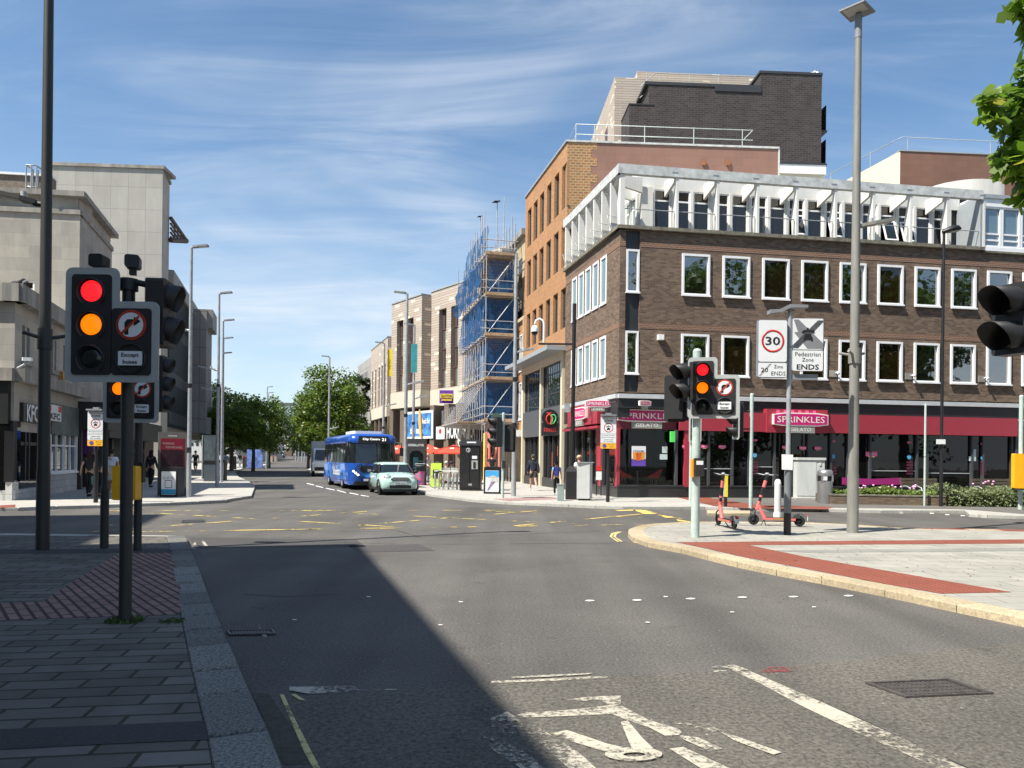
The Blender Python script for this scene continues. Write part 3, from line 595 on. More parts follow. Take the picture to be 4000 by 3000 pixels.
CONCT = mat('grey_tank_concrete', (.33, .33, .31), .85, var=.15, sc=1.5, streak=True); LEDGE = mat('mossy_concrete_ledge', (.17, .155, .12), .9, var=.5, sc=5); ROOFF = mat('roof_felt', (.12, .12, .12), .9)
PGREY = mat('grey_panel', (.30, .33, .35), .5, var=.06); CHARC = mat('charcoal_panel', (.022, .024, .027), .45, var=.15); BANDG = mat('pale_metal_band', (.50, .52, .54), .4, var=.1)
REDF = mat('crimson_fascia', (.34, .035, .055), .4, var=.05); PINK = mat('magenta_sign', (.55, .02, .17), .35, var=.04); PINKL = mat('pink_sign_light', (.80, .10, .30), .4, var=.04); SGREY = mat('sign_grey', (.27, .28, .26), .5, var=.06); CREAML = mat('cream_lettering', (.85, .82, .74), .4, var=0)
WGLASS = glass('office_window_glass', (.006, .006, .004), ior=3.3, wob=.06); WGLASS2 = glass('dark_office_glass', (.012, .008, .003), ior=1.75, wob=.05); SKYGL = glass('sky_tinted_glass', (.10, .16, .2), ior=2.4); SHOPG = glass('shop_glass', (.006, .006, .006), ior=1.45, wob=.03); CLEAR = clear_glass('clear_shop_glass', (.8, .83, .82), .04)  # SKYGL has the blue sky reflection put into its base colour
TEALG = glass('pale_teal_glass', (.16, .23, .23), ior=1.9); BROWNF = mat('brown_metal', (.085, .06, .048), .5, var=.15); BGLASS = glass('blue_dark_glass', (.012, .022, .03), ior=1.7); BROWNC = mat('brown_cladding_column', (.15, .115, .088), .7, var=.12)
WOOD = mat('scaffold_board', (.40, .29, .18), .8, var=.25, sc=5); TUBE = mat('scaffold_tube', (.42, .43, .44), .45, .3, var=.25, sc=4); NET = None
C0 = G(2411, 1941, .12)
FR = Fr(C0, (.9874, .1584), (.1584, -.9874)); FL = Fr(C0, (-.2239, .9746), (-.9746, -.2239))
def putwin(root, me, F, a, z, d=0, name='window', pane=None, panes=None, extra=None):
 o = bpy.data.objects.new(name, me); COL.objects.link(o); o.parent = root; o.matrix_parent_inverse = root.matrix_basis.inverted(); o.matrix_basis = F.M(a, z, d)
 if pane is not None: q = bpy.data.objects.new('pane', pane); COL.objects.link(q); q.parent = o
 return o
def frame_mesh(name, w, h, t=.09, y0=-.07, y1=.1, m=UPVC, bars=(), vbars=(), sill=.05):
 mb = MB(); mb.b(0, t, y0, y1, 0, h); mb.b(w - t, w, y0, y1, 0, h); mb.b(t, w - t, y0, y1, 0, t); mb.b(t, w - t, y0, y1, h - t, h)
 for z in bars: mb.b(t, w - t, y0 + .03, y1, z - .035, z + .035)
 for x in vbars: mb.b(x - .03, x + .03, y0 + .035, y1, t, h - t)
 if sill: mb.b(-.03, w + .03, y0 - sill, y0 + .0 + .01, -.035, .03)
 return mb.mesh(name, m)
def pane_mesh(w, h, m, y=.03, t=.05): return MB().b(t, w - t, y, y + .012, t, h - t).mesh('pane', m)
# ---------------------------------------------------------------- brown brick corner building with the gelato shop
cb = thing('corner_building', 'brown brick corner building with white top storey and crimson gelato shop front', 'building', C0, world=True)
wbr = MB(); TW = [FR.rect(*q) for q in []]
A_W = [2.67 + 1.785 * k for k in range(12)]; LW = [1.53 + 1.045 * k for k in range(5)]
hol = [(a + .02, a + 1.2, z + .02, z + 1.72) for a in A_W for z in (8.52, 5.18)] + [(.25, .85, 4.45, 11.1)]
FR.wall(wbr, 0, 24.5, 4.42, 11.13, hol, .2)
FL.wall(wbr, 0, 7.62, 4.42, 11.13, [(a + .02, a + .86, z + .02, z + 2.08) for a in LW for z in (8.4,)] + [(a + .02, a + .86, z + .02, z + 1.78) for a in LW for z in (5.2,)], .2)
obj('brick_wall', wbr, BROWN, cb)
wb = MB()
for z in (10.44, 7.08): FR.box(wb, .87, 24.5, z, z + .22, 0, .012); FL.box(wb, 0, 7.62, z, z + .22, 0, .012); FR.box(wb, 0, .24, z, z + .22, 0, .012)
obj('brick_band', wb, BANDB, cb)
st = MB(); FR.wall(st, .25, .85, 4.45, 11.1, (), 0, d=-.1); obj('corner_panel', st, CHARC, cb)
fw = frame_mesh('window', 1.22, 1.74); pn = [pane_mesh(1.22, 1.74, m) for m in (WGLASS, WGLASS2)]
fwn = frame_mesh('window', .56, 1.78, t=.08); pnn = pane_mesh(.56, 1.78, WGLASS)
fl1 = frame_mesh('window', .80, 2.1, t=.1, y0=-.02, sill=.03); pl1 = pane_mesh(.80, 2.1, TEALG, t=.08); fl2 = frame_mesh('window', .80, 1.8, t=.1, y0=-.02, sill=.03); pl2 = pane_mesh(.80, 1.8, TEALG, t=.08)
for k, a in enumerate(A_W):
 putwin(cb, fw, FR, a, 8.52, pane=pn[1 if k in (2, 3, 5) else 0]); putwin(cb, fw, FR, a, 5.18, pane=pn[1 if k in (1, 3, 4, 5) else 0])
for z in (8.54, 5.18): putwin(cb, fwn, FR, .27, z, -.04, pane=pnn)
for a in LW: putwin(cb, fl1, FL, a, 8.4, pane=pl1) if 0 else None
def putL(me, pane, a, z, w): return putwin(cb, me, FL, a + w, z, pane=pane)
for a in LW: putL(fl1, pl1, a, 8.4, .83); putL(fl2, pl2, a, 5.2, .83)
lg = MB(); FR.box(lg, -.12, 16.7, 11.13, 11.27, -1.4, .16); FL.box(lg, -.12, 7.7, 11.13, 11.27, -1.4, .16); FR.box(lg, 16.7, 24.5, 11.05, 11.13, -1.4, .1); obj('ledge', lg, LEDGE, cb)
gw = MB(); FR.box(gw, -.02, 24.5, 4.18, 4.36, -.1, .14); FL.box(gw, -.02, 7.62, 4.18, 4.36, -.1, .14); obj('shop_cornice', gw, BANDG, cb)
# white top storey
GD = -1.35; DPT = 14.0
ts = MB()
FR.box(ts, 1.25, 1.75, 11.27, 13.33, GD, GD + .3); FR.box(ts, 1.75, 16.6, 11.27, 11.62, GD - .02, GD + .06); FR.box(ts, 1.25, 16.6, 13.33, 14.15, GD - .02, GD + .06)
FL.box(ts, 1.3, 7.6, 11.27, 11.5, GD - .02, GD + .06); FL.box(ts, 1.3, 7.6, 13.1, 14.15, GD - .022, GD + .062)
for k in range(17): FR.box(ts, 1.75 + .8925 * k, 1.87 + .8925 * k, 11.62, 13.33, GD - .02, GD + .1)
for k in range(9): FL.box(ts, 1.3 + .75 * k, 1.45 + .75 * k, 11.5, 13.1, GD - .02, GD + .12)
obj('top_storey_wall', ts, WHITEP, cb)
sg = MB(); FR.box(sg, 1.3, 24.5, 14.05, 14.15, -13, GD - .03); FL.box(sg, 1.3, 7.6, 14.052, 14.148, -4, GD - .03); obj('roof', sg, WHITEP, cb)
fa = MB(); FR.box(fa, -.16, 16.6, 13.37, 13.76, -.06, .16); FL.box(fa, -.16, 7.7, 13.37, 13.76, -.06, .157); obj('roof_fascia', fa, WCONC, cb)
sl = MB()
for k in range(9): FR.box(sl, 2.25 + 1.785 * k - .1, 2.25 + 1.785 * k + .16, 13.52, 13.57, .16, .166)
obj('fascia_slot', sl, SIGNBACK, cb)
fins = MB()
def fin(F, a, t=.11):
 for a0, a1 in ((a - t / 2, a + t / 2),):
  pr = [(11.27, .12), (11.27, -.22), (12.3, -.3), (13.0, -.08), (13.37, -.05), (13.37, .12)]
  p = [F.P(a0, z, d) for z, d in pr]; v = F.P(a1, 0) - F.P(a0, 0)
  if F is FL: p = p[::-1]
  fins.ext(p, v)
  pb = [(13.66, -.06), (13.30, -.06), (13.02, GD + .06), (13.66, GD + .06)]; p = [F.P(a0, z, d) for z, d in pb]
  if F is FL: p = p[::-1]
  fins.ext(p, v)
for k in range(9): fin(FR, 2.4 + 1.785 * k)
fin(FR, .05, .2)
for k in range(7): fin(FL, .9 + 1.08 * k, .13)
obj('fin', fins, WHITEP, cb)
# the FL side has wide panels between the fins
up = MB()
for k in range(7): FL.box(up, .98 + 1.08 * k, 1.42 + 1.08 * k, 11.27, 13.37, -.3, -.24)
obj('side_panel', up, WHITEP, cb)
w1 = frame_mesh('window', .76, 1.72, t=.06, y0=-.02, y1=.06, bars=(1.25,), sill=0); p1 = pane_mesh(.76, 1.72, WGLASS2, t=.04)
for k in range(16):
 a = 1.88 + .8925 * k; o = putwin(cb, w1, FR, a, 11.62, GD + .02, pane=p1)
op = frame_mesh('open_sash', .62, 1.0, t=.06, y0=-.02, y1=.03, sill=0); opp = pane_mesh(.62, 1.0, BGLASS, t=.04, y=.0)
for k in (7, 9, 12, 13):
 o = putwin(cb, op, FR, 1.95 + .8925 * k, 11.66, GD + .36, 'open_sash', pane=opp); o.matrix_basis = FR.M(1.95 + .8925 * k, 11.66, GD + .40) @ Matrix.Rotation(rad(-19), 4, 'X')
w2 = frame_mesh('window', .58, 1.6, t=.06, y0=-.02, y1=.06, bars=(1.1,), sill=0); p2 = pane_mesh(.58, 1.6, TEALG, t=.04)
for k in range(8): putwin(cb, w2, FL, 2.04 + .75 * k, 11.5, GD + .02, pane=p2)
rl = MB()
for k in range(9): rl.tube([FR.P(.6 + 1.785 * k if k else .15, 11.98, .02), FR.P(2.3 + 1.785 * k, 11.98, .02)], .022)
for k in range(9): rl.tube([FR.P(2.3 + 1.785 * k, 11.98, .02), FR.P(2.3 + 1.785 * k, 11.27, .02)], .018)
for k in range(7): rl.tube([FL.P(.75 + 1.08 * k, 11.85, -.1), FL.P(.75 + 1.08 * k, 11.9, .3), FL.P(.75 + 1.08 * k, 11.3, .12)], .02)
obj('balcony_rail', rl, STEEL, cb)
rb = MB(); FR.box(rb, 16.62, 24.5, 11.13, 11.3, -1, .1); FR.box(rb, 16.62, 24.5, 13.1, 13.45, -1, .1); obj('end_bay_wall', rb, UPVC, cb)
w3 = frame_mesh('window', .95, 1.8, t=.08, y0=-.05, y1=.06, bars=(.32, .6), sill=0); p3 = pane_mesh(.95, 1.8, SKYGL, t=.05)
for k in range(8): putwin(cb, w3, FR, 16.64 + .97 * k, 11.3, .02, pane=p3)
ew = MB(); FR.box(ew, 16.62, 24.5, 13.45, 13.62, -1, .16); FR.box(ew, 16.5, 16.62, 11.2, 13.5, GD, .1); obj('end_bay_gutter', ew, PGREY, cb)
# body behind, so that nothing is hollow
bd = MB(); FR.box(bd, 2.0, 24.4, 4.4, 14.04, -13, GD - .04); bd2 = FL.box(bd, 1.5, 7.6, 4.4, 14.03, -6, GD - .05); FR.box(bd, .9, 24.4, 4.3, 11.1, -12.9, -.22); obj('inner_wall', bd, CHARC, cb)
cy = MB(); cc = A(3742, 740, 41); cy.lathe([(2.1, 12.5), (2.1, zat(3742, 700, 39)), (1.9, zat(3742, 700, 39) + .03), (.01, zat(3742, 700, 39) + .05)], (cc.x, 41, 0), 32); obj('roof_tank', cy, CONCT, cb)
# wall boxes and small lamps
mb = MB(); a, z = FR.hit(2577, 1320); FR.box(mb, a - .12, a + .12, z - .1, z + .12, 0, .2); tag(obj('alarm_box', mb, WHITE), 'small white alarm box on the brown brick wall', 'alarm box')
spots = [(3263, 1458), (3558, 1468), (3843, 1478)]
for i, (x, y) in enumerate(spots):
 a, z = FR.hit(x, y); t = thing('wall_lamp', ['tiny white spot lamp on stone block beside thick grey lamp post', 'tiny white spot lamp on stone block left of black lamp column', 'tiny white spot lamp on stone block near cut off signal'][i], 'wall lamp', FR.P(a, z, 0), world=True)
 q = MB(); FR.box(q, a - .28, a + .05, z - .16, z + .12, 0, .03); obj('stone_block', q, STONE_S, t); q = MB(); q.cyl(FR.P(a, z, .0), FR.P(a, z + .03, .2), .025); q.cyl(FR.P(a, z + .03, .16), FR.P(a, z - .05, .26), .05, .06); obj('lamp_head', q, WHITE, t)
 t['group'] = 'spot lamps along the brown brick wall'
# shop front ------------------------------------------------------
sf = MB(); FR.box(sf, 3.3, 24.5, 3.68, 4.18, -.5, .02); FL.box(sf, 0, 7.6, 3.4, 4.18, -.5, .02); FR.box(sf, -.02, 3.3, 3.78, 4.18, -.5, .04); obj('shop_upper_panel', sf, CHARC, cb)
rf = MB(); FR.box(rf, 3.35, 18.35, 2.89, 3.68, .0, .28); FL.box(rf, 1.75, 6.1, 3.2, 4.12, .03, .3); FL.box(rf, 1.0, 6.1, 2.98, 3.08, .0, .55)
FR.box(rf, 2.62, 3.28, 2.9, 3.3, -.02, .1); FR.box(rf, 2.86, 3.26, .55, 2.9, -.1, .06); FL.box(rf, .0, .25, .5, 2.95, -.1, .03); FL.box(rf, 1.9, 2.5, .5, 2.98, -.12, .06)
obj('shop_fascia', rf, REDF, cb)
rb2 = MB(); FR.box(rb2, 0, 2.6, 2.92, 3.78, -.5, -.22); obj('recessed_fascia', rb2, mat('shaded_crimson_fascia', (.16, .02, .035), .5), cb)  # crimson fascia darkened, the soffit's shade put into its colour
rs = MB(); FR.box(rs, 0, 24.5, .1, .56, -.4, .0); FL.box(rs, .0, 7.6, .1, .5, -.4, .0); obj('stall_riser', rs, mat('black_granite', (.028, .028, .03), .25, var=.3, sc=30), cb)
sc_ = MB(); FR.box(sc_, 0, 24.5, .56, .61, -.3, .03); FL.box(sc_, 0, 7.6, .5, .54, -.3, .03); obj('shop_sill', sc_, DKGREY, cb)
mul = MB()
for a in (3.32, 3.95, 5.0, 5.75, 6.9, 7.7, 8.45, 9.5, 10.3, 11.35, 13.6, 14.1, 16.3, 16.85, 18.3): FR.box(mul, a - .045, a + .045, .61, 2.9, -.12, .04)
for a in (.02, 2.55): FR.box(mul, a - .05, a + .05, .61, 2.92, -.3, -.02)
for a in (1.85, 2.6, 3.5, 4.6, 5.6, 6.3, 7.5): FL.box(mul, a - .04, a + .04, .54, 3.2, -.12, .02)
FR.box(mul, 18.3, 24.5, .61, 2.9, -.2, -.02); FR.box(mul, 18.4, 18.9, .1, 3.6, -.1, .12)
obj('mullion', mul, mat('mullion_grey', (.06, .064, .07), .4), cb)
gl = MB(); FR.box(gl, 3.3, 18.3, .6, 2.9, -.1, -.08); FL.box(gl, .25, 7.55, .54, 3.3, -.12, -.1); obj('shop_window', gl, SHOPG, cb)
gl = MB(); FR.box(gl, .05, 2.55, .6, 2.92, -.2, -.188); obj('corner_shop_window', gl, CLEAR, cb)
inn = MB(); DK = mat('dark_shop_interior', (.02, .019, .02), .7, var=.3, sc=2)
FR.box(inn, .3, 3.0, .3, .5, -4, -.4); FR.box(inn, .3, 3.0, .3, 3.4, -4.1, -4); FR.box(inn, 3.0, 3.1, .3, 3.4, -4, -.25); obj('shop_interior', inn, DK, cb)
ht = MB()
for a0, a1, z in ((5.75, 6.9, 1.4), (11.4, 13.55, 1.28), (14.15, 16.25, 1.2), (3.4, 5, 1.3)): FR.box(ht, a0, a1, z, z + .03, -.08, -.06)
obj('window_rail', ht, BANDG, cb)
# signs on the shop
def shop_sign(root, F, a0, a1, z0, z1, d, t1, t2, dep=.12, lit=True):
 w, h = a1 - a0, z1 - z0; ca = (a0 + a1) / 2
 pts = [(a0, z0 + .12 * h), (ca - .32 * w, z0 + .02 * h), (ca + .32 * w, z0 + .02 * h), (a1, z0 + .12 * h), (a1, z1 - .12 * h), (ca + .3 * w, z1), (ca - .3 * w, z1), (a0, z1 - .12 * h)]
 def pl(k, dd):
  cz = (z0 + z1) / 2; p = [F.P(ca + (a - ca) * (1 - k / w * 2), cz + (z - cz) * (1 - k / h * 2), dd) for a, z in pts]; return p[::-1] if F.u.cross(Vector((0, 0, 1))).dot(F.n) < 0 else p
 b = MB(); b.ext(pl(0, d), F.n * dep); obj('sign_border', b, CREAML, root)
 b = MB(); b.ext(pl(.045, d + dep), F.n * .01); pan = obj('sign_panel', b, PINK, root)
 b = MB(); F.text(b, t1, ca, (z0 + z1) / 2, w * .86, h * .46, d + dep + .016, bold=.0); obj('lettering', b, CREAML, pan)
 if t2:
  q = MB(); F.box(q, ca - .26 * w, ca + .26 * w, z0 - .5 * h, z0 + .03 * h, d, d + dep - .02); tab = obj('sign_tab', q, SGREY, root)
  b = MB(); F.text(b, t2, ca, z0 - .24 * h, w * .38, h * .27, d + dep - .012); obj('lettering', b, CREAML, tab)
a0, z0 = FR.hit(3012, 1664, .3); a1, z1 = FR.hit(3226, 1616, .3)
bk = MB(); FR.box(bk, a0 - .22, a1 + .05, 2.87, 3.86, .0, .36); obj('sign_back_panel', bk, REDF, cb)
shop_sign(cb, FR, a0, a1, z0, z1, .37, 'SPRINKLES', 'GELATO')
crown = MB()
for k in range(6): FR.box(crown, a0 + .2 + k * .33, a0 + .34 + k * .33, 3.68, 3.82, .36, .368)
obj('sign_squares', crown, PINKL, cb)
a0, z0 = FR.hit(2404, 1664, -.2); a1, z1 = FR.hit(2585, 1621, -.2); shop_sign(cb, FR, .02, 2.55, 3.22, 3.74, -.21, 'SPRINKLES', 'GELATO', .08)
a0, z0 = FL.hit(2258, 1640, .3); a1, z1 = FL.hit(2302, 1590, .3); shop_sign(cb, FL, 3.0, 5.0, 3.45, 4.02, .31, 'SPRINKLES', 'GELATO')
hs = thing('hanging_sign', 'magenta box sign hung out square from the shop wall corner', 'shop sign', FL.P(2, 3.9, .3), world=True)
FH = Fr(FL.P(1.1, 0, .6), (1, .02), (.02, -1)); p_ = A(2335, 1577, FL.P(1.1, 0, .6).y); FH = Fr((p_.x, p_.y), (1, .02), (.02, -1)); shop_sign(hs, FH, -.55, .55, p_.z - .16, p_.z + .16, 0, 'SPRINKLES', 'CAFE', .1)
q = MB(); q.tube([FH.P(.5, p_.z + .05, .05), FL.P(.2, p_.z + .05, .0)], .025); obj('sign_bracket', q, STEEL, hs)
hs = thing('hanging_sign', 'small glowing pink box sign under the black soffit near the signals', 'shop sign', FR.P(2, 3.9, .3), world=True)
a, z = FR.hit(2516, 1576, .5); FH = Fr(FR.P(a, 0, .5), (.9, .43), (.43, -.9)); shop_sign(hs, FH, -.28, .28, z - .12, z + .12, 0, 'SPRINKLES', 'CAFE', .1)
q = MB(); q.tube([FH.P(0, z + .05, -.1), FR.P(a, z + .05, .0)], .02); obj('sign_bracket', q, STEEL, hs)
dec = MB(); dect = MB(); tabm = MB()
for x, y, w, h in [(2679, 1744, .33, .13), (2753, 1744, .33, .13), (2821, 1745, .33, .13), (3069, 1747, .33, .13), (3136, 1750, .33, .13), (3195, 1751, .33, .13), (2950, 1719, .22, .07), (3254, 1723, .22, .07), (3551, 1728, .22, .07), (3838, 1733, .22, .07), (3404, 1773, .56, .2), (2352, 1772, .0, .0)]:
 if not w: continue
 a, z = FR.hit(x, y, .0); dec.bbox(Vector((0, 0, 0)), (w, .006, h), .04, axis='y'); n = len(dec.v) - 32
 M = FR.M(a, z, .0)
 for i in range(len(dec.v) - 32, len(dec.v)): dec.v[i] = tuple(M @ Vector(dec.v[i]))
 if w > .3: FR.text(dect, 'SPRINKLES', a, z, w * .84, h * .4, .008)
 FR.box(tabm, a - w * .25, a + w * .25, z - h * .72, z - h * .5, 0, .004)
dl = obj('window_decal', dec, PINKL, cb); obj('lettering', dect, CREAML, dl); obj('decal_tab', tabm, mat('decal_gold', (.45, .36, .18), .5), dl)
dd = MB()
for x, y in [(2948, 1778), (3254, 1783), (3551, 1785), (3838, 1789)]: a, z = FR.hit(x, y); dd.cyl(FR.P(a, z, 0), FR.P(a, z, .008), .095, n=20)
obj('blue_window_dot', dd, mat('blue_sticker', (.1, .42, .75), .4, var=0), cb)
mm = MB()
for x0 in (2930, 3236, 3535, 3822):
 for k in range(5):
  a, z = FR.hit(x0 + 20, 1806 + 11 * k); FR.box(mm, a - .12, a + .14, z - .035, z + .035, -.06, -.05 + .054)
obj('menu_strip', mm, mat('dark_magenta_strip', (.10, .012, .035), .5), cb)
# a crimson banner hung below the window
bn = MB(); a0, z0 = FR.hit(3288, 1893, .05); a1, z1 = FR.hit(3520, 1866, .05)
b_ = [FR.P(a0, z0, .06), FR.P(a1, z0 + .02, .06), FR.P(a1, z1, .06), FR.P((a0 + a1) / 2, z1 - .06, .06), FR.P(a0, z1 - .01, .06)]; bn.ext(b_, FR.n * .01); tag(obj('banner', bn, mat('magenta_banner', (.33, .02, .16), .5)), 'long magenta banner tied below the shop window', 'banner')
# poster and papers inside the corner window
ps = thing('poster', 'white and purple drinks poster hung in the corner shop window', 'poster', FR.P(1.2, 1.5, -.15), world=True)
a0, z0 = FR.hit(2467, 1820, -.15); a1, z1 = FR.hit(2523, 1743, -.15); ca = (a0 + a1) / 2
q = MB(); FR.box(q, a0, a1, z0 + .3, z1, -.16, -.15); pp = obj('paper', q, SIGNW, ps); q = MB(); FR.box(q, a0, a1, z0, z0 + .3, -.16, -.15); obj('purple_panel', q, mat('poster_purple', (.12, .06, .4), .5), ps)
q = MB(); FR.text(q, 'COOLERS', ca, z1 - .22, .48, .1, -.145, bold=.02); obj('lettering', q, mat('poster_blue', (.04, .03, .2), .5, var=0), pp)
q = MB(); q2 = MB()
for k, dx in enumerate((-.15, 0, .15)): (q if k % 2 else q2).ext([FR.P(ca + dx - .08, z0 + .26 - (k == 1) * .04, -.148), FR.P(ca + dx + .08, z0 + .26 - (k == 1) * .04, -.148), FR.P(ca + dx + .11, z0 + .58 - (k == 1) * .04, -.148), FR.P(ca + dx - .11, z0 + .58 - (k == 1) * .04, -.148)], FR.n * .006)
obj('drink_picture', q, mat('drink_red', (.7, .12, .03), .5), ps); obj('drink_picture', q2, mat('drink_orange', (.75, .28, .03), .5), ps)
for x0, y0, x1, y1, l in [(2586, 1744, 2606, 1770, 'pale green paper notice high in the corner shop window'), (2577, 1774, 2606, 1795, 'wide pale green paper notice low in corner shop window')]:
 q = MB(); r_ = FR.rect(x0, y0, x1, y1, -.2); FR.box(q, *r_, -.186, -.18); tag(obj('notice', q, mat('pale_green_paper', (.5, .62, .6), .6, var=.03)), l, 'notice', 'paper notices in the shop windows')
for x0, y0, x1, y1, l in [(3797, 1755, 3812, 1782, 'upper pale green notice left of the last blue window dot'), (3788, 1782, 3812, 1801, 'lower pale green notice left of the last blue window dot')]:
 q = MB(); r_ = FR.rect(x0, y0, x1, y1, .0); FR.box(q, *r_, -.07, .006); tag(obj('notice', q, mat('pale_green_paper', (.5, .62, .6), .6, var=.03)), l, 'notice', 'paper notices in the shop windows')
q = MB(); a, z = FR.hit(2625, 1706, .1); FR.box(q, a - .09, a + .09, z - .22, z + .22, .08, .22); tg = tag(obj('box_sign', q, mat('green_light_sign', (.1, .7, .12), .5, var=0)), 'little bright green box sign on the crimson pillar', 'shop sign')
# ---------------------------------------------------------------- orange brick building next along the street
ob = thing('orange_building', 'four storey orange brick building with narrow dark windows and blank brown side wall', 'building', FL.P(10, 0), world=True)
OW = [7.62, 9.06, 10.55, 12.06, 13.5, 14.93]; OZ = [(14.5, 16.76), (11.5, 13.64), (8.34, 10.4)]
q = MB(); FL.wall(q, 7.64, 16.42, 7.0, 17.75, [(a, a + .9, z0, z1) for a in OW for z0, z1 in OZ], .22); obj('brick_wall', q, ORANGE, ob)
ow = {}
for z0, z1 in OZ:
 h = z1 - z0; fm = frame_mesh('window', .9, h, t=.11, y0=-.0, y1=.08, m=DKGREY, bars=(.55,), vbars=(.5,), sill=.1); pm = pane_mesh(.9, h, glass('orange_building_glass_%d' % int(z0), (.05, .06, .065), ior=2.0))
 for a in OW: putwin(ob, fm, FL, a + .9, z0, -.14, pane=pm)
q = MB(); FL.box(q, 7.6, 16.46, 17.75, 17.85, -1, .08); obj('coping', q, PGREY, ob)
q = MB(); FL.box(q, 7.5, 17.3, 7.15, 7.37, -.5, 1.0); obj('canopy', q, PGREY, ob)
q = MB(); FL.box(q, 7.7, 16.5, 6.75, 7.15, -.4, .1);
for a in (7.72, 11.85, 16.1): FL.box(q, a, a + .28, .1, 6.75, -.3, .12)
obj('pilaster', q, CREAM, ob)
for a0, a1 in ((8.1, 11.8), (12.18, 16.08)):
 fm = frame_mesh('window', a1 - a0, 2.35, t=.08, y0=-.02, y1=.1, m=DKGREY, bars=(.75, 1.8), vbars=[.42 * k for k in range(1, int((a1 - a0) / .42) + 1)], sill=0); pm = pane_mesh(a1 - a0, 2.35, BGLASS); putwin(ob, fm, FL, a1, 4.4, -.04, pane=pm)
q = MB(); FL.box(q, 8.08, 11.8, 2.9, 4.4, -.2, .1); FL.box(q, 12.18, 16.08, 2.9, 4.4, -.2, .1); obj('shop_fascia', q, mat('slate_grey_fascia', (.085, .095, .105), .45, var=.08), ob)
q = MB(); FL.box(q, 8.08, 11.8, .5, 2.9, -.25, -.2); FL.box(q, 12.18, 16.08, .5, 2.9, -.25, -.2); obj('shop_window', q, SHOPG, ob)
q = MB()
for a in (8.1, 8.9, 9.9, 10.8, 11.75, 12.2, 13, 13.9, 14.8, 15.3, 16.05): FL.box(q, a - .04, a + .04, .5, 2.9, -.22, -.05)
FL.box(q, 8.08, 16.08, .1, .6, -.3, 0); obj('shop_mullion', q, DKGREY, ob)
q = MB()
for a, z, w, h in ((10.3, 1.2, .35, .8), (9.3, 1.8, .3, .5), (14.2, 1.5, .3, .5)): FL.box(q, a - w / 2, a + w / 2, z, z + h, -.19, -.18)
obj('window_poster', q, mat('red_white_poster', (.6, .1, .08), .5, var=.5, sc=9), ob)
# the round sign with its red and green loop
rs_ = thing('round_sign', 'black disc shop sign with red and green looped emblem', 'shop sign', FL.P(9.6, 3.8, .1), world=True)
p_ = FL.P(FL.hit(2150, 1632, .6)[0], 0, .6); a_ = A(2150, 1632, p_.y); FQ = Fr((a_.x, p_.y), (1, .12), (.12, -1)); z = a_.z; R1 = 33 * p_.y / 3000; q = MB(); q.cyl(FQ.P(0, z, -.1), FQ.P(0, z, .0), R1, n=28); obj('disc', q, BLACK, rs_)
t1 = [(-.28, .38), (-.05, .34), (.1, .42), (-.1, .3), (-.3, .1), (-.34, -.15), (-.2, -.45), (0, -.5), (.08, -.2), (.04, .12), (-.08, .28)]; t2 = [(.05, .2), (.25, .25), (.42, .1), (.42, -.15), (.28, -.4), (.05, -.52), (.16, -.25), (.18, 0), (.05, .2)]
for t_, n_, m_ in ((t1, 'red_loop', mat('neon_red', (.8, .05, .03), .5, var=0)), (t2, 'green_loop', mat('neon_green', (.1, .6, .2), .5, var=0))): q = MB(); q.tube([FQ.P(x * R1 * 1.5, z + y * R1 * 1.5, .03) for x, y in t_], .03, 6); obj(n_, q, m_, rs_)
q = MB(); FQ.box(q, -R1, R1, z - R1 * 2.1, z - R1 * .6, -.12, -.06); lb_ = obj('lower_board', q, CHARC, rs_); q = MB()
for k in range(7): FQ.box(q, -R1 * .75 + R1 * .22 * k, -R1 * .75 + R1 * .22 * k + R1 * .13, z - R1 * 1.65, z - R1 * 1.2, -.06, -.05)
obj('lettering', q, mat('sign_red_letters', (.5, .05, .04), .5), lb_)
# side wall above the corner building's roof
FS = Fr(FL.P(7.64, 0), (.9986, .053), (.053, -.9986))
q = MB(); aT = FS.hit(2310, 560)[0]; FS.box(q, 0, aT, 11, 17.75, -1, 0)
for k in range(6): FS.box(q, aT, aT + .3, 13.2 + .84 * k, 13.62 + .84 * k, -.5, .004)
obj('side_brick', q, OLDYEL, ob)
aE, zE = FS.hit(3040, 575); q = MB(); FS.box(q, aT, aE, 11, 17.72, -9, -.006); obj('side_wall', q, RENDB, ob)
q = MB(); FS.box(q, -.05, aE + .05, 17.75, 17.84, -1, .05); FS.box(q, aE, aE + .08, 12, 17.8, -8, .03); obj('side_coping', q, WCONC, ob)
q = MB(); pv = []
for x in (2250, 2322, 2518, 2710, 2900): a, z = FS.hit(x, 540, -.6); pv.append(a); q.tube([FS.P(a, 17.8, -.6), FS.P(a, 18.95, -.6)], .025)
for z in (18.4, 18.92): q.tube([FS.P(pv[0] - .3, z - .45, -2.6), FS.P(pv[0], z, -.6), FS.P(pv[-1] + .55, z, -.6)], .024)
q.tube([FS.P(pv[-1] + .55, 18.92, -.6), FS.P(pv[-1] + .05, 18.4, -.6)], .02); obj('roof_railing', q, mat('pale_green_rail', (.42, .47, .45), .5, .2), ob)
q = MB()
for x, y in ((2749, 638), (2843, 638)): a, z = FS.hit(x, y); FS.box(q, a - .1, a + .1, z - .12, z + .12, 0, .1)
obj('vent_box', q, mat('brown_vent', (.28, .11, .045), .6), ob)
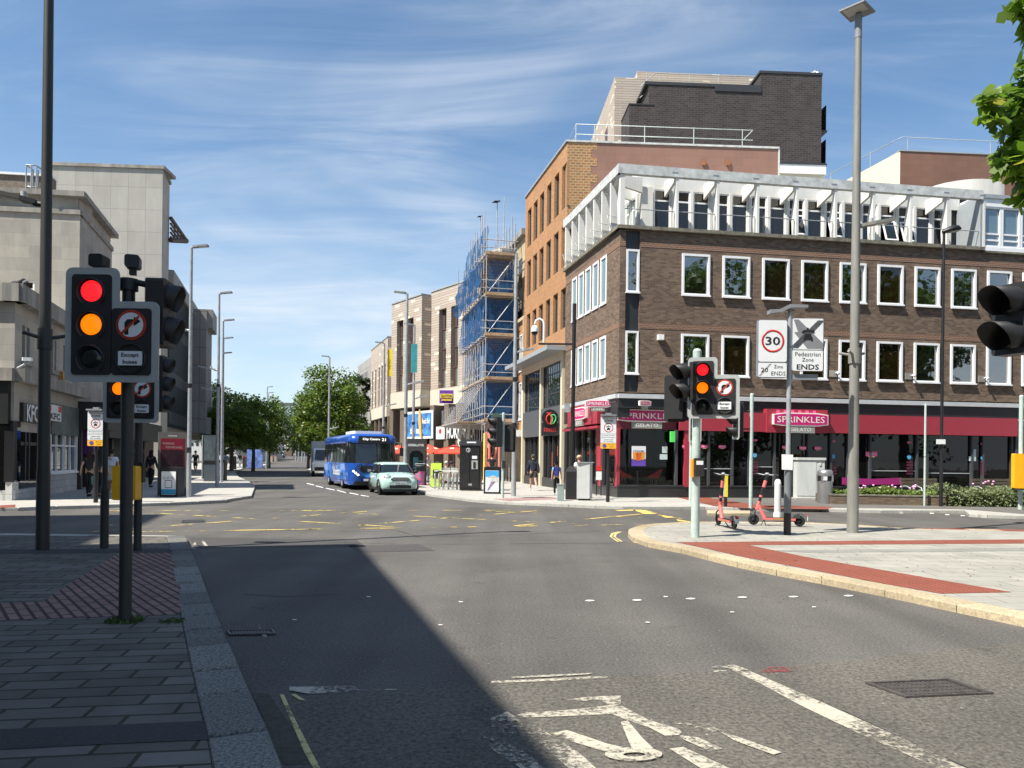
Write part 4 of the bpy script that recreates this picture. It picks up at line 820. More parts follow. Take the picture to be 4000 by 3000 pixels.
# ---------------------------------------------------------------- scaffolded building
sb = thing('scaffolded_building', 'cream and brick building wrapped in scaffolding and blue netting', 'building', FL.P(20, 0), world=True)
q = MB(); FL.wall(q, 16.46, 18.9, 3.2, 10.4, [(a, a + .75, z, z + 2.4) for a in (16.75, 17.9) for z in (7.2, 4.1)], .15, d=-.25); obj('brick_wall', q, ORANGE, sb)
fm = frame_mesh('window', .75, 2.4, y0=-.04); pm = pane_mesh(.75, 2.4, TEALG)
for a in (16.75, 17.9):
 for z in (7.2, 4.1): putwin(sb, fm, FL, a + .75, z, -.28, pane=pm)
q = MB(); FL.box(q, 16.46, 18.9, 10.4, 10.6, -6, -.1); FL.box(q, 18.9, 29, .1, 16.2, -9, -.6); FL.box(q, 16.5, 16.75, 3, 10.4, -.4, .02); obj('rendered_wall', q, mat('patchy_cream_wall', (.45, .38, .24), .85, var=.3, sc=.9, dirt=(.30, .20, .13)), sb)
q = MB(); FL.box(q, 18.7, 29.2, 16.2, 16.6, -9, -.3); FL.box(q, 16.5, 19.0, 13.6, 16.0, -9, -4.2); obj('parapet', q, CONCW, sb)
q = MB(); FL.box(q, 16.5, 29, .1, 3.2, -.9, -.62); obj('shop_window', q, SHOPG, sb)
q = MB()
for k in range(6):
 for z in (4.2, 7.2, 10.2, 13.0): FL.box(q, 19.6 + 1.6 * k, 20.5 + 1.6 * k, z, z + 1.9, -.61, -.57)
obj('window', q, BGLASS, sb)
q = MB(); FL.box(q, 16.6, 18.9, 3.0, 3.4, -.3, .35); obj('shop_fascia', q, WHITE, sb)
sfd = thing('scaffold', 'tall tube scaffold with board lifts and blue debris netting', 'scaffolding', FL.P(20, .1, 2), world=True)
SA0, SA1, SD0, SD1 = 18.6, 27.6, .15, 2.0; SZ = [3.9, 6.6, 9.4, 12.0, 14.6]
tb = MB(); na = 11
for i in range(na):
 a = SA0 + (SA1 - SA0) * i / (na - 1)
 for d in (SD0, SD1):
  zt = 17.0 + rnd.uniform(-.6, 1.2) - (1.6 if i > 7 else 0); tb.tube([FL.P(a, .1, d), FL.P(a, zt, d)], .035, 6)
 for z in SZ:
  for dz in (0,): tb.tube([FL.P(a, z, SD0 - .3), FL.P(a, z, SD1 + rnd.uniform(.2, .5))], .03, 6)
for z in SZ:
 for d in (SD0, SD1):
  for dz in (-.08, .55, 1.05): tb.tube([FL.P(SA0 - .3, z + dz, d), FL.P(SA1 + .4, z + dz, d)], .028, 6)
 for dz in (.55, 1.05): tb.tube([FL.P(SA0, z + dz, SD0 - .2), FL.P(SA0, z + dz, SD1 + .3)], .028, 6)
for z0, z1 in zip(SZ, SZ[1:]): tb.tube([FL.P(SA0, z0 + .1, SD1), FL.P(SA0, z1, SD0)], .03, 6); tb.tube([FL.P(SA0 + 1.5, z1, SD1 + .05), FL.P(SA0 + 4.5, z0, SD1 + .05)], .03, 6); tb.tube([FL.P(SA0 + 3.5, z1, SD1 + .05), FL.P(SA0 + 6.5, z0, SD1 + .05)], .03, 6)
for k in range(9): tb.tube([FL.P(SA0 + .2 + .9 * k, 6.4, SD1 + .1), FL.P(SA0 + 1.2 + .9 * k, 3.9, SD1 + 1.6)], .035, 6); tb.tube([FL.P(SA0 + 1.2 + .9 * k, 3.7, SD0), FL.P(SA0 + 1.2 + .9 * k, 3.9, SD1 + 1.8)], .03, 6); tb.tube([FL.P(SA0 + 1.2 + .9 * k, 3.9, SD1 + 1.6), FL.P(SA0 + 1.2 + .9 * k, 5.1, SD1 + 1.6)], .028, 6)
for a, d, zt in ((19.3, 1.2, 18.2), (19.9, .6, 18.9), (21.5, 1.9, 17.9), (24, 1.9, 17.2), (26.5, 2.6, 15.6), (27.2, 1.4, 15.9)): tb.tube([FL.P(a, 14, d), FL.P(a, zt, d)], .03, 6)
obj('scaffold_tube', tb, TUBE, sfd)
bb = MB()
for z in SZ:
 FL.box(bb, SA0 - .15, SA1 + .2, z + .03, z + .08, SD0, SD1 + .05); FL.box(bb, SA0 - .18, SA0 - .14, z + .08, z + .27, SD0, SD1 + .1)
 FL.box(bb, SA0 - .1, SA1, z + .08, z + .2, SD1 + .06, SD1 + .09)
FL.box(bb, SA0 + 1, SA1 + 1, 3.94, 4.0, SD1, SD1 + 1.6); obj('board', bb, WOOD, sfd)
m, n, l, p = M_('blue_debris_net'); n.remove(p); tr = n.new('ShaderNodeBsdfTransparent'); df = n.new('ShaderNodeBsdfDiffuse'); df.inputs[0].default_value = (.045, .15, .34, 1); tl = n.new('ShaderNodeBsdfTranslucent'); tl.inputs[0].default_value = (.05, .18, .42, 1)
ad = n.new('ShaderNodeMixShader'); ad.inputs[0].default_value = .4; l.new(df.outputs[0], ad.inputs[1]); l.new(tl.outputs[0], ad.inputs[2]); mi = n.new('ShaderNodeMixShader')
tcn = n.new('ShaderNodeTexCoord'); no = n.new('ShaderNodeTexNoise'); l.new(tcn.outputs['Object'], no.inputs[0]); no.inputs['Scale'].default_value = .9; no.inputs['Detail'].default_value = 6; rr = n.new('ShaderNodeMapRange'); l.new(no.outputs[0], rr.inputs[0]); rr.inputs[1].default_value = .35; rr.inputs[2].default_value = .7; rr.inputs[3].default_value = .5; rr.inputs[4].default_value = .85
l.new(rr.outputs[0], mi.inputs[0]); l.new(tr.outputs[0], mi.inputs[1]); l.new(ad.outputs[0], mi.inputs[2]); l.new(mi.outputs[0], n['Material Output'].inputs[0]); NET = m
nb = MB()
def netsheet(a0, a1, z0, z1, d, sag=.12, k=10):
 for i in range(k):
  for j in range(6):
   def pt(i, j): return FL.P(a0 + (a1 - a0) * i / k, z0 + (z1 - z0) * j / 6, d + sag * math.sin(i * 1.9 + j * .9) * (1 if 0 < j < 6 else .4))
   nb.add([pt(i, j), pt(i + 1, j), pt(i + 1, j + 1), pt(i, j + 1)], [(0, 1, 2, 3)], 0, True)
for z0, z1 in ((4.1, 6.5), (6.8, 9.2), (9.5, 11.9)): netsheet(SA0 + .2, SA1, z0, z1, SD1 - .12, .05); netsheet(SA0 + .4, SA1, z0, z1, SD0 - .1, .05)
for z0, z1 in ((4.1, 6.5), (6.8, 9.3), (9.5, 11.9), (12.1, 14.4)):
 for i in range(4): nb.add([FL.P(SA0 + .25, z0, SD0 + .42 * i), FL.P(SA0 + .25, z0, SD0 + .42 * i + .42), FL.P(SA0 + .25, z1, SD0 + .42 * i + .42), FL.P(SA0 + .25, z1, SD0 + .42 * i)], [(0, 1, 2, 3)])
netsheet(SA0 + .2, SA1 + .3, 12.1, 14.3, SD1 + .45, .3); netsheet(SA0 + .2, SA1 - .3, 14.6, 16.6, SD1 - .05, .14); netsheet(SA0 + .2, SA1 + .6, 9.4, 12.1, SD1 + .1, .15); netsheet(SA0 + .1, SA0 + 4, 12.1, 14.4, SD0 + .1, .1)
obj('debris_net', nb, NET, sfd)
sh = MB()
for a, d in ((19.2, 1.0), (19.6, 1.6), (21, 2.6), (22.8, 2.9)):
 pts = []
 for i in range(7): pts.append([FL.P(a - .6 + i * .2, 3.85 - .55 * j - .25 * j * math.sin(i * .52), d + .1 * math.sin(i + j)) for j in range(3)])
 for i in range(6):
  for j in range(2): sh.add([pts[i][j], pts[i + 1][j], pts[i + 1][j + 1], pts[i][j + 1]], [(0, 1, 2, 3)], 0, True)
obj('dust_sheet', sh, mat('grey_dust_sheet', (.5, .48, .44), .9, var=.1), sfd)
pw = MB()
for x in (1899, 1911, 1950): g_ = A(x, 1840, 49); pw.cyl((g_.x, 49, .1), (g_.x, 49, 3.3), .07, n=8)
g1, g2_ = A(1925, 1850, 49), A(1950, 1760, 49); pw.cyl((g1.x, 49, 1.2), (g2_.x, 49, 3.1), .07, n=8)
obj('padded_pole', pw, mat('salmon_padding', (.7, .22, .16), .7), sfd); pw = MB(); g_ = A(1893, 1800, 48.6); pw.cyl((g_.x, 48.6, .1), (g_.x, 48.6, 3.2), .09, n=8); obj('yellow_padding', pw, mat('yellow_padding', (.7, .55, .15), .7), sfd)
# ---------------------------------------------------------------- tan striped building
tp = A(1700, 1800, 62); FT = Fr((tp.x, tp.y), (-.59, .81), (-.81, -.59))
tbld = thing('striped_building', 'pale tan building with cream dashes in its brick and tall brown slot windows', 'building', tp * Vector((1, 1, 0)) if 0 else (tp.x, tp.y, 0), world=True)
zt = lambda x, y: (1350 + x / 2.764, 1100 + y / 2.764)
def ft(x0, y0, x1, y1, d=0.0):
 p = zt(x0, y0); q = zt(x1, y1); return FT.rect(p[0], p[1], q[0], q[1], d)
aL0, zTopL = FT.hit(*zt(500, 250)); aL1, _ = FT.hit(*zt(825, 148)); DR = -.9
aR0, zTopR = FT.hit(*zt(925, 118), DR); aR1 = FT.hit(1880, 1100, DR)[0]; zW = FT.hit(*zt(500, 1212))[1]; zB = FT.hit(*zt(500, 1375))[1]
slL = [ft(555, 430, 615, 1190), ft(675, 400, 725, 1180)]; slR = [ft(1010, 305, 1080, 1138, DR), ft(1140, 270, 1210, 1125, DR), ft(838, 755, 903, 1160, DR)]
lo = min(aL0, aL1); hi = max(aL0, aL1)
fx = lambda L: [(r[0], r[1], zW + .1, r[3]) for r in L]
q = MB(); FT.wall(q, lo, hi, zW, zTopL, fx(slL), .35); r0, r1 = min(aR0, aR1), max(aR0, aR1); FT.wall(q, r0, r1, zW, zTopR, fx(slR[:2]), .35, d=DR)
FT.wall(q, r1, lo + .01, zW, zTopL, fx(slR[2:]), .35, d=DR)
q.add([FT.P(lo, zW, 0), FT.P(lo, zTopL, 0), FT.P(lo, zTopL, DR - .2), FT.P(lo, zW, DR - .2)], [(3, 2, 1, 0)]); q.add([FT.P(hi, zW, 0), FT.P(hi, zTopL, 0), FT.P(hi, zTopL, -9), FT.P(hi, zW, -9)], [(0, 1, 2, 3)])
p_ = zt(600, 690); FT.box(q, r0 - 8, r0 + 7, 5, FT.hit(1800, 1022, -6)[1], -14, -6)
obj('brick_wall', q, TAN, tbld)
q = MB(); FT.box(q, lo, hi, zTopL, zTopL + .12, -9, .06); FT.box(q, r0, r1, zTopR, zTopR + .12, -9, DR + .06); obj('coping', q, PGREY, tbld)
q = MB(); FT.box(q, r0, lo, zB, zW, -1.5, DR + .04); FT.box(q, lo, hi, zB, zW, -1.5, .04); obj('stone_band', q, PALEST, tbld)
def slot(root, F, r, d, glassm=(TEALG, BROWNF, BGLASS, TEALG, BROWNF, BGLASS, TEALG)):
 w, h = r[1] - r[0], r[3] - zW - .1; k = max(2, round(h / 1.5)); fm = MB(); fm.b(0, .09, -.02, .1, 0, h); fm.b(w - .09, w, -.02, .1, 0, h)
 for i in range(k + 1): fm.b(.09, w - .09, -.02, .1, max(0, h * i / k - .06), min(h, h * i / k + .06))
 fm.b(.09, w * .36, .03, .1, .06, h - .06); o = putwin(root, fm.mesh('window', BROWNF), F, r[1], zW + .1, d)
 for j in range(2):
  gm = MB()
  for i in range(k):
   if i % 2 == j: gm.b(w * .36, w - .09, .04, .06, h * i / k + .06, h * (i + 1) / k - .06)
  qq = obj('pane', gm.mesh('pane', TEALG if j == 0 else BGLASS), None); qq.parent = o
for r in slL: slot(tbld, FT, r, -.3)
for r in slR: slot(tbld, FT, r, DR - .3)
q = MB(); pk = zt(865, 490); r_ = ft(865, 490, 920, 605, DR); FT.box(q, r_[0], r_[1], r_[2], r_[3], DR + .55, DR + .58); obj('balcony_glass', q, clear_glass('balcony_glass', (.55, .75, .7), .1), tbld)
# ground floor
q = MB(); FT.box(q, r0 - 6, hi, .1, zB, -3, -2.2); obj('shop_window', q, SHOPG, tbld)
q = MB()
for x in (515, 630, 955, 1110, 1240): a = FT.hit(*zt(x, 1500), -.3)[0]; FT.box(q, a - .35, a + .35, .1, zB, -1.4, -.1)
FT.box(q, r0 - 5, hi, zB - .9, zB - .55, -2.2, -1.5); obj('column', q, BROWNC, tbld)
q = MB(); FT.box(q, r0 - 5, hi, zB - .55, zB, -2.3, -1.45); obj('soffit_panel', q, BLACK, tbld)
def shopsign(F, px, w, h, d, label, cat, cols, txt=None, tcol=None):
 a, z = F.hit(*px, d); t = thing('shop_sign', label, cat, F.P(a, z, d), world=True); q = MB(); F.box(q, a - w / 2, a + w / 2, z - h / 2, z + h / 2, d, d + .08); b_ = obj('sign_board', q, cols, t)
 if txt:
  q = MB()
  for i, (s_, dz, ww, hh) in enumerate(txt): F.text(q, s_, a, z + dz, ww, hh, d + .09, bold=.02)
  obj('lettering', q, tcol, b_)
 return t, a, z
t, a, z = shopsign(FT, (1640, 1660), 4.6, 2.3, -.06, 'white bordered mural sign with surfboard and palm colours', 'shop sign', SIGNW)
q = MB(); FT.box(q, a - 2.05, a + 2.05, z - .95, z + .95, .02, .04); obj('mural', q, mat('mural_colours', (.05, .2, .5), .6, var=.9, sc=1.6, dirt=(.02, .02, .03)), t)
q = MB(); FT.text(q, 'tiki man', a + .4, z - .45, 2.2, .6, .05, bold=.04); FT.text(q, 'Beach Bar', a - 1.2, z + .3, 1.3, .45, .05, bold=.03); obj('lettering', q, SIGNW, t)
q = MB(); q.ext([FT.P(a - .3, z + 1.3,   .1), FT.P(a - .55, z + .6,   .1), FT.P(a - .75, z - 1.2,   .1), FT.P(a - .45, z - .9,   .1), FT.P(a - .15, z + .4,   .1)][::-1], FT.n * .1); obj('surfboard', q, mat('surfboard_orange', (.75, .42, .12), .4), t)
shopsign(FT, (1723, 1691), 1.3, 1.0, -.05, 'small white square sign with red ball on brown column', 'shop sign', SIGNW, [('●', .12, .42, .42)], RED)
t, a, z = shopsign(FT, (1800, 1703), 4.2, .2, -.05, 'white letters of noodle bar sign beneath the scaffold', 'shop sign', BLACK, [('HOKKAIDO', .35, 3.9, 1.1)], SIGNW)
q = MB(); r_ = ft(540, 1440, 618, 1640, -1.0); FT.box(q, r_[0], r_[1], 2.0, r_[3], -1.4, -1.3); tag(obj('window_poster', q, mat('palm_poster', (.45, .5, .72), .6, var=.4, sc=.8, dirt=(.55, .42, .2))), 'pale blue palm beach poster behind the lamp post', 'poster')
# further wing and concrete block
tp2 = A(1517, 1700, 78); FW = Fr((tp2.x, tp2.y), (-.347, 1), (-1, -.347)); aw0, zt0 = FW.hit(*zt(455, 600)); aw1, zt1 = FW.hit(*zt(275, 762)); zb0 = FW.hit(*zt(275, 1500))[1]; zl0 = FW.hit(*zt(275, 1390))[1]
fb = thing('striped_wing', 'lower tan wing with thin slot windows beyond the striped building', 'building', (tp2.x, tp2.y, 0), world=True)
sl_ = []
for x in (285, 318, 355, 385, 415): r_ = FW.hit(*zt(x, 1100))[0]; sl_.append((r_ - .9, r_, zl0 + .1, zt0 - 2.6))
q = MB(); FW.wall(q, aw0, aw1, zl0, zt0, sl_, .4); q.add([FW.P(aw0, zl0, 0), FW.P(aw0, zt0, 0), FW.P(aw0, zt0, -8), FW.P(aw0, zl0, -8)], [(3, 2, 1, 0)]); obj('brick_wall', q, TAN, fb)
q = MB()
for s_ in sl_: FW.box(q, s_[0], s_[1], s_[2], s_[3], -.4, -.3)
obj('window', q, BROWNF, fb); q = MB(); FW.box(q, aw0, aw1, zb0, zl0, -2, .03); obj('stone_band', q, PALEST, fb); q = MB(); FW.box(q, aw0, aw1, .1, zb0, -3, -2); obj('shop_window', q, SHOPG, fb); q = MB()
for k in range(5): FW.box(q, aw0 + (aw1 - aw0) * k / 4 - .3, aw0 + (aw1 - aw0) * k / 4 + .3, .1, zb0, -2, -.1)
obj('column', q, BROWNC, fb); q = MB(); FW.box(q, aw0, aw1, zt0, zt0 + .12, -8, .05); obj('coping', q, PGREY, fb)
tp3 = A(1448, 1700, 96); FC = Fr((tp3.x, tp3.y), (-.36, 1), (-1, -.36)); ac1, zc1 = FC.hit(*zt(130, 915)); ac0, zc0 = FC.hit(*zt(240, 838))
cbk = thing('concrete_building', 'grey concrete office block with upright ribs beside the big tree', 'building', (tp3.x, tp3.y, 0), world=True)
q = MB(); FC.box(q, ac0 - 4, ac1, zc0 - 1.5, zc0, -9, 0); FC.box(q, ac0 - 4, ac0, 0, zc0 - 1.5, -9, 0)
for k in range(9): FC.box(q, ac0 + (ac1 - ac0) * k / 8 - .25, ac0 + (ac1 - ac0) * k / 8 + .25, 5, zc0 - 1.5, -.4, .05)
FC.box(q, ac0, ac1, 3.5, 5.2, -.5, .02); obj('concrete_frame', q, CONCW, cbk); q = MB(); FC.box(q, ac0, ac1, .1, zc0 - 1.5, -9, -.4); obj('glazing', q, mat('pale_panel_glass', (.3, .33, .28), .4, var=.4, sc=.5), cbk)
# ---------------------------------------------------------------- dark brick tower behind
tw = thing('tower', 'tall dark brick tower block with tan striped flank above the brown side wall', 'building', A(2600, 1700, 62) * Vector((1, 1, 0)) if 0 else (12, 62, 0), world=True)
z7 = lambda x, y: (2200 + x / 2.011, 200 + y / 2.011)
tp4 = A(2450, 700, 62); FD = Fr((tp4.x, tp4.y), (.9986, .053), (.053, -.9986))
aR_, _ = FD.hit(*z7(2030, 400)); aA, zA = FD.hit(*z7(520, 418)); aB, zB_ = FD.hit(*z7(672, 262)); aC, zC_ = FD.hit(*z7(1552, 172))
q = MB(); FD.box(q, aA, aR_, 5, zA, -3.3, 0); FD.box(q, aB, aR_, zA, zB_, -3.3, -.0); FD.box(q, aC, aR_ + .02, zB_, zC_, -5, -.002); FD.box(q, aC + 1, aR_ - .1, 5, zB_ - 1, -16, -3); obj('dark_brick_wall', q, DARKB, tw)
q = MB(); FD.box(q, aB - .3, aC, zB_, zB_ + .25, -3.4, .06); FD.box(q, aC - .1, aR_ + .06, zC_, zC_ + .2, -5.1, .05); a_, z_ = FD.hit(*z7(1190, 290)); FD.box(q, a_, aC + .02, z_ - .25, z_ + .15, 0, .08); FD.box(q, aA - .05, aA + 2, zA, zA + .08, -3.3, .05); obj('coping', q, DKGREY, tw)
aT0, zT0 = FD.hit(*z7(405, 205), -3.4); q = MB(); FD.box(q, aT0, aB + 6, 5, zT0, -18, -3.4); aU, zU = FD.hit(*z7(580, 158), -8); FD.box(q, aU, aC + 3, zT0 - .5, zU, -16, -8); obj('tan_brick_wall', q, TAN, tw)
FTs = Fr(FD.P(aT0, 0, -3.4), (-FD.n.x, -FD.n.y), (-FD.u.x, -FD.u.y)); q = MB()
for a in (3.2, 8.2): FTs.box(q, a, a + 1.3, 22, zT0 - 2.8, -.2, .02)
obj('window', q, BROWNF, tw)
q = MB(); a, z = FD.hit(*z7(640, 370), .0);
aW0, zW0 = FD.hit(*z7(1690, 895)); FD.box(q, aW0 - .5, aR_ + .3, zW0 - .75, zW0, -1, .3); obj('white_capping', q, WHITE, tw); q = MB(); FD.box(q, aW0 - .4, aR_ + .1, 10, zW0 - .75, -1, .2); obj('cream_room', q, CREAM, tw); q = MB(); FD.box(q, aW0 - .5, aR_ + .32, zW0, zW0 + .14, -1, .35); obj('room_roof', q, DKGREY, tw)
q = MB()
for x in (657, 762, 994, 1222, 1455): a, z = FD.hit(*z7(x, 220), -1.5); q.tube([FD.P(a, zB_, -1.5), FD.P(a, zB_ + 1.75, -1.5)], .03)
for dz in (.8, 1.7): q.tube([FD.P(aB - .4, zB_ + dz - 1.2, -1.5), FD.P(aB + .9, zB_ + dz, -1.5), FD.P(aC + .1, zB_ + dz, -1.5)], .035)
obj('roof_railing', q, STEEL, tw)
q = MB(); q2 = MB()
for y in (620, 890): a, z = FD.hit(*z7(2030, y)); FD.box(q, aR_, aR_ + .65, z, z + .15, -1.8, -.3); FD.box(q2, aR_ + .5, aR_ + .54, z + .15, z + 2.2, -1.8, -.3)
obj('balcony_slab', q, DKGREY, tw); obj('balcony_glass', q2, clear_glass('blue_balcony_glass', (.3, .6, .7), .1), tw)
# cream and brown block on the right
rb_ = thing('right_block', 'flat roofed block with cream flank and brown rendered front on the right', 'building', (26, 52, 0), world=True)
tp5 = A(3517, 590, 52); FB = Fr((tp5.x, tp5.y), (.997, .075), (.075, -.997)); FBs = Fr((tp5.x, tp5.y), (-.2239, .9746), (-.9746, -.2239))
q = MB(); FB.box(q, 0, 22, 8, tp5.z, -1, 0); obj('rendered_wall', q, RENDB2, rb_); q = MB(); FBs.box(q, .01, 16, 8, tp5.z, -1, 0.002); obj('cream_wall', q, mat('pale_cream_wall', (.68, .61, .45), .8, var=.04), rb_)
q = MB(); FB.box(q, -.05, 22, tp5.z, tp5.z + .08, -10, .05); obj('coping', q, PGREY, rb_)
q = MB()
for a in (1, 7, 13, 19): q.tube([FB.P(a, tp5.z, -.8), FB.P(a, tp5.z + 1.2, -.8)], .03)
q.tube([FBs.P(22, tp5.z + 1.15, .8), FBs.P(1.0, tp5.z + 1.15, -.4), FB.P(.6, tp5.z + 1.3, -.8), FB.P(22, tp5.z + 1.25, -.8)], .03)
for a in (3, 7.5, 12, 17): q.tube([FBs.P(a, tp5.z, .0), FBs.P(a, tp5.z + 1.15, 0)], .03)
obj('roof_railing', q, PGREY, rb_)
# ---------------------------------------------------------------- left hand side of the street
K0 = G(50, 1952, .12); FK = Fr(K0, (-.2785, .9604), (.9604, .2785))
hk = lambda x, y, d=0.0: FK.hit(x, y, d)
kf = thing('chicken_shop_building', 'low white stone building with fried chicken shop at street level', 'building', (K0.x, K0.y, 0), world=True)
aE = hk(304, 1560)[0]; zP0, zP1, zP2 = hk(30, 1093)[1], hk(30, 1140)[1], hk(30, 1165)[1]; zB0, zB1 = hk(27, 1431)[1], hk(27, 1482)[1]; zF = hk(60, 1684)[1]
q = MB(); sw = []
for x0, x1 in ((86, 98), (104, 116), (200, 208), (213, 221), (248, 256)): a0, a1 = hk(x0, 1350)[0], hk(x1, 1350)[0]; sw.append((a0, a1, hk(100, 1435)[1] + .25, hk(100, 1275)[1]))
FK.wall(q, 0, aE, zF, zP2, sw, .18); FKF = Fr(K0, (-1, -.05), (.05, -1)); FKF.wall(q, 0, 14, 2.6, zP2, (), .1); q.add([FK.P(0, zP2, 0), FK.P(aE, zP2, 0), FK.P(aE, zP2, -9), FK.P(0, zP2, -14)], [(0, 1, 2, 3)]); obj('stone_wall', q, STONE, kf)
q = MB(); FK.box(q, -.25, aE + .1, zP2, zP0, -.3, .3); FKF.box(q, -.25, 14, zP2, zP0 - .002, -.3, .25); FK.box(q, -.15, aE + .05, zB1, zB0, -.2, .35); FKF.box(q, -.1, 14, zB1, zB0 - .002, -.2, .3); obj('cornice', q, STONE_S, kf)
q = MB()
for s_ in sw: FK.box(q, s_[0], s_[1], s_[2], s_[3], -.18, -.14)
obj('window', q, DGLASS, kf); q = MB()
for s_ in sw[::2]: FK.box(q, s_[0] - .1, s_[1] + (.6 if s_ is not sw[4] else .1), s_[2] - .18, s_[2], -.1, .08)
obj('window_sill', q, STONE_S, kf)
q = MB(); a1 = hk(198, 1700)[0]; aw1 = hk(300, 1700)[0]; zw0, zw1 = hk(250, 1847)[1], hk(250, 1677)[1]
FK.box(q, a1 - .2, aE, .1, zw0, -.3, 0); FK.box(q, 0, hk(150, 1900)[0], .1, hk(60, 1914)[1], -.3, .06); FKF.box(q, 0, 14, .1, .75, -.3, .05); obj('tiled_base', q, bricks('white_tile_base', (.5, .5, .48), (.45, .45, .43), (.3, .3, .29), .6, .3, .01, streak=False), kf)
q = MB(); FK.box(q, a1, aE, zw1, zF + .02, -.3, -.02); FK.box(q, aw1 + .12, aE, zw0, zw1, -.3, -.01); FK.box(q, a1, aE, zF, hk(230, 1560)[1] - .2, -.2, .05); obj('green_fascia', q, mat('dirty_green_fascia', (.10, .13, .115), .6, var=.3, sc=2), kf)
fm = frame_mesh('window', aw1 - a1 + .1, zw1 - zw0, t=.1, bars=((zw1 - zw0) * .62,), vbars=[(aw1 - a1) * k / 3.9 for k in (1, 2, 3)]); pm = pane_mesh(aw1 - a1 + .1, zw1 - zw0, glass('cafe_window_glass', (.02, .02, .018), ior=2.2)); putwin(kf, fm, FK, a1, zw0, -.06, pane=pm)
q = MB(); FK.box(q, 0, a1 - .2, hk(60, 1914)[1], zF, -.4, -.2); FKF.box(q, 0, 14, .7, 2.7, -.4, -.2); obj('shop_window', q, SHOPG, kf)
q = MB()
for x in (52, 98, 112, 145, 190): a = hk(x, 1800)[0]; FK.box(q, a - .06, a + .06, .7, zF, -.25, .02)
z_ = hk(100, 1733)[1]; FK.box(q, 0, a1 - .1, z_ - .06, z_ + .06, -.25, .0)
for k in range(14): a = .1 + (a1 - .4) * k / 14; FK.box(q, a, a + .05, z_, zF, -.22, -.12)
FKF.box(q, 0.1, 14, 2.6, 4.4, -.2, .15); FKF.box(q, 0, .1, .7, 2.7, -.3, .03); FKF.box(q, .95, 1.1, .7, 2.7, -.3, .03); obj('shop_frame', q, BLACK, kf)
ks = thing('wall_sign', 'black fascia sign with big white KFC letters', 'shop sign', FK.P(1, 3, 0), world=True)
a0, a1_ = hk(92, 1600, .12)[0], hk(186, 1600, .12)[0]; z0, z1 = hk(120, 1652)[1], hk(120, 1580)[1]
q = MB(); FK.box(q, a0, a1_, z0, z1, 0, .12); b_ = obj('sign_board', q, BLACK, ks); q = MB(); aT0, aT1 = hk(106, 1600, .13)[0], hk(151, 1600, .13)[0]; FK.text(q, 'KFC', (aT0 + aT1) / 2, (z0 + z1) / 2, (aT1 - aT0), (z1 - z0) * .92, .13, bold=.025); obj('lettering', q, SIGNW, b_)
ks = thing('wall_sign', 'square red and white striped shop sign with small black KFC letters', 'shop sign', FK.P(4, 3, 0), world=True)
a0, a1_ = hk(190, 1610, .16)[0], hk(240, 1610, .16)[0]; z0, z1 = hk(225, 1648)[1], hk(225, 1588)[1]
q = MB(); FK.box(q, a0, a1_, z0, z1, .05, .16); b_ = obj('sign_board', q, SIGNW, ks); w = a1_ - a0; q = MB(); FK.box(q, a0 + .02, a0 + w * .2, z0 + .35, z1 - .02, .16, .165); FK.box(q, a1_ - w * .25, a1_ - .03, z0 + .35, z1 - .02, .16, .165); obj('red_stripe', q, RED, b_)
q = MB(); FK.text(q, 'KFC', (a0 + a1_) / 2, z0 + .17, w * .75, .24, .17, bold=.03); obj('lettering', q, INK, b_)
q = MB(); FK.box(q, a1_ + .15, a1_ + .95, z0 + .1, z1 + .1, .05, .1);
pz = thing('price_poster', 'black window poster with white price figures at the shop corner', 'poster', FKF.P(.5, 1, 0), world=True)
q = MB(); FKF.box(q, .12, .93, .8, 2.55, -.2, -.17); b_ = obj('poster_panel', q, BLACK, pz); q = MB(); FKF.box(q, .14, .91, .82, 1.5, -.17, -.165); obj('food_picture', q, mat('burger_orange', (.5, .10, .03), .5, var=.4, sc=4), b_); q = MB(); FKF.text(q, '£3', .5, 1.95, .5, .3, -.16, bold=.03); obj('lettering', q, SIGNW, b_)
# orange lamp on wall
q = MB(); a, z = hk(231, 1467); FK.box(q, a - .1, a + .1, z - .16, z + .16, 0, .16); tag(obj('wall_box', q, mat('amber_box', (.42, .2, .04), .5)), 'little amber alarm box on white stone wall above the chicken shop', 'alarm box')
cc_ = thing('wall_camera', 'white wall camera on the low stone building corner at left', 'security camera', FK.P(.1, hk(20, 1400)[1], .2), world=True)
z = hk(20, 1390)[1]; q = MB(); q.bbox(FK.P(-.1, z, .4), (.3, .12, .11), .04, rz=.4); obj('camera_body', q, WHITE, cc_); q = MB(); q.tube([FK.P(-.1, z - .1, .45), FK.P(0, z - .3, .1)], .05); obj('bracket', q, STEEL, cc_)
# ---- taller stone building behind
B8 = FK.P(aE, 0, .0); FB8 = Fr(B8, (.99, .125), (.125, -.99)); FB8r = FK
sb8 = thing('classical_building', 'blocky weathered stone building with deep overhanging cornice', 'building', (B8.x - 4, B8.y, 0), world=True)
zc0, zc1 = FB8.hit(300, 752)[1], FB8.hit(300, 768)[1]; zf0, zf1 = FB8.hit(300, 772)[1], FB8.hit(300, 830)[1]; aR8 = FK.hit(437, 1000)[0]
q = MB(); wx = [FB8.hit(83, 1100)[0], FB8.hit(135, 1100)[0], FB8.hit(100, 1165)[1] - .3, FB8.hit(100, 1093)[1]]
FB8.wall(q, -25, 0, 3, zf1, [tuple(wx)], .25);
q.add([FB8.P(0, 3, 0), FK.P(aR8, 3, 0), FK.P(aR8, zf1, 0), FB8.P(0, zf1, 0)], [(0, 1, 2, 3)]); FB8.box(q, -25, -.1, zf1, zf0, -1.5, -.06); FK.box(q, aE + .1, aR8 - .05, zf1, zf0, -1.5, -.06); obj('stone_wall', q, STONE, sb8)
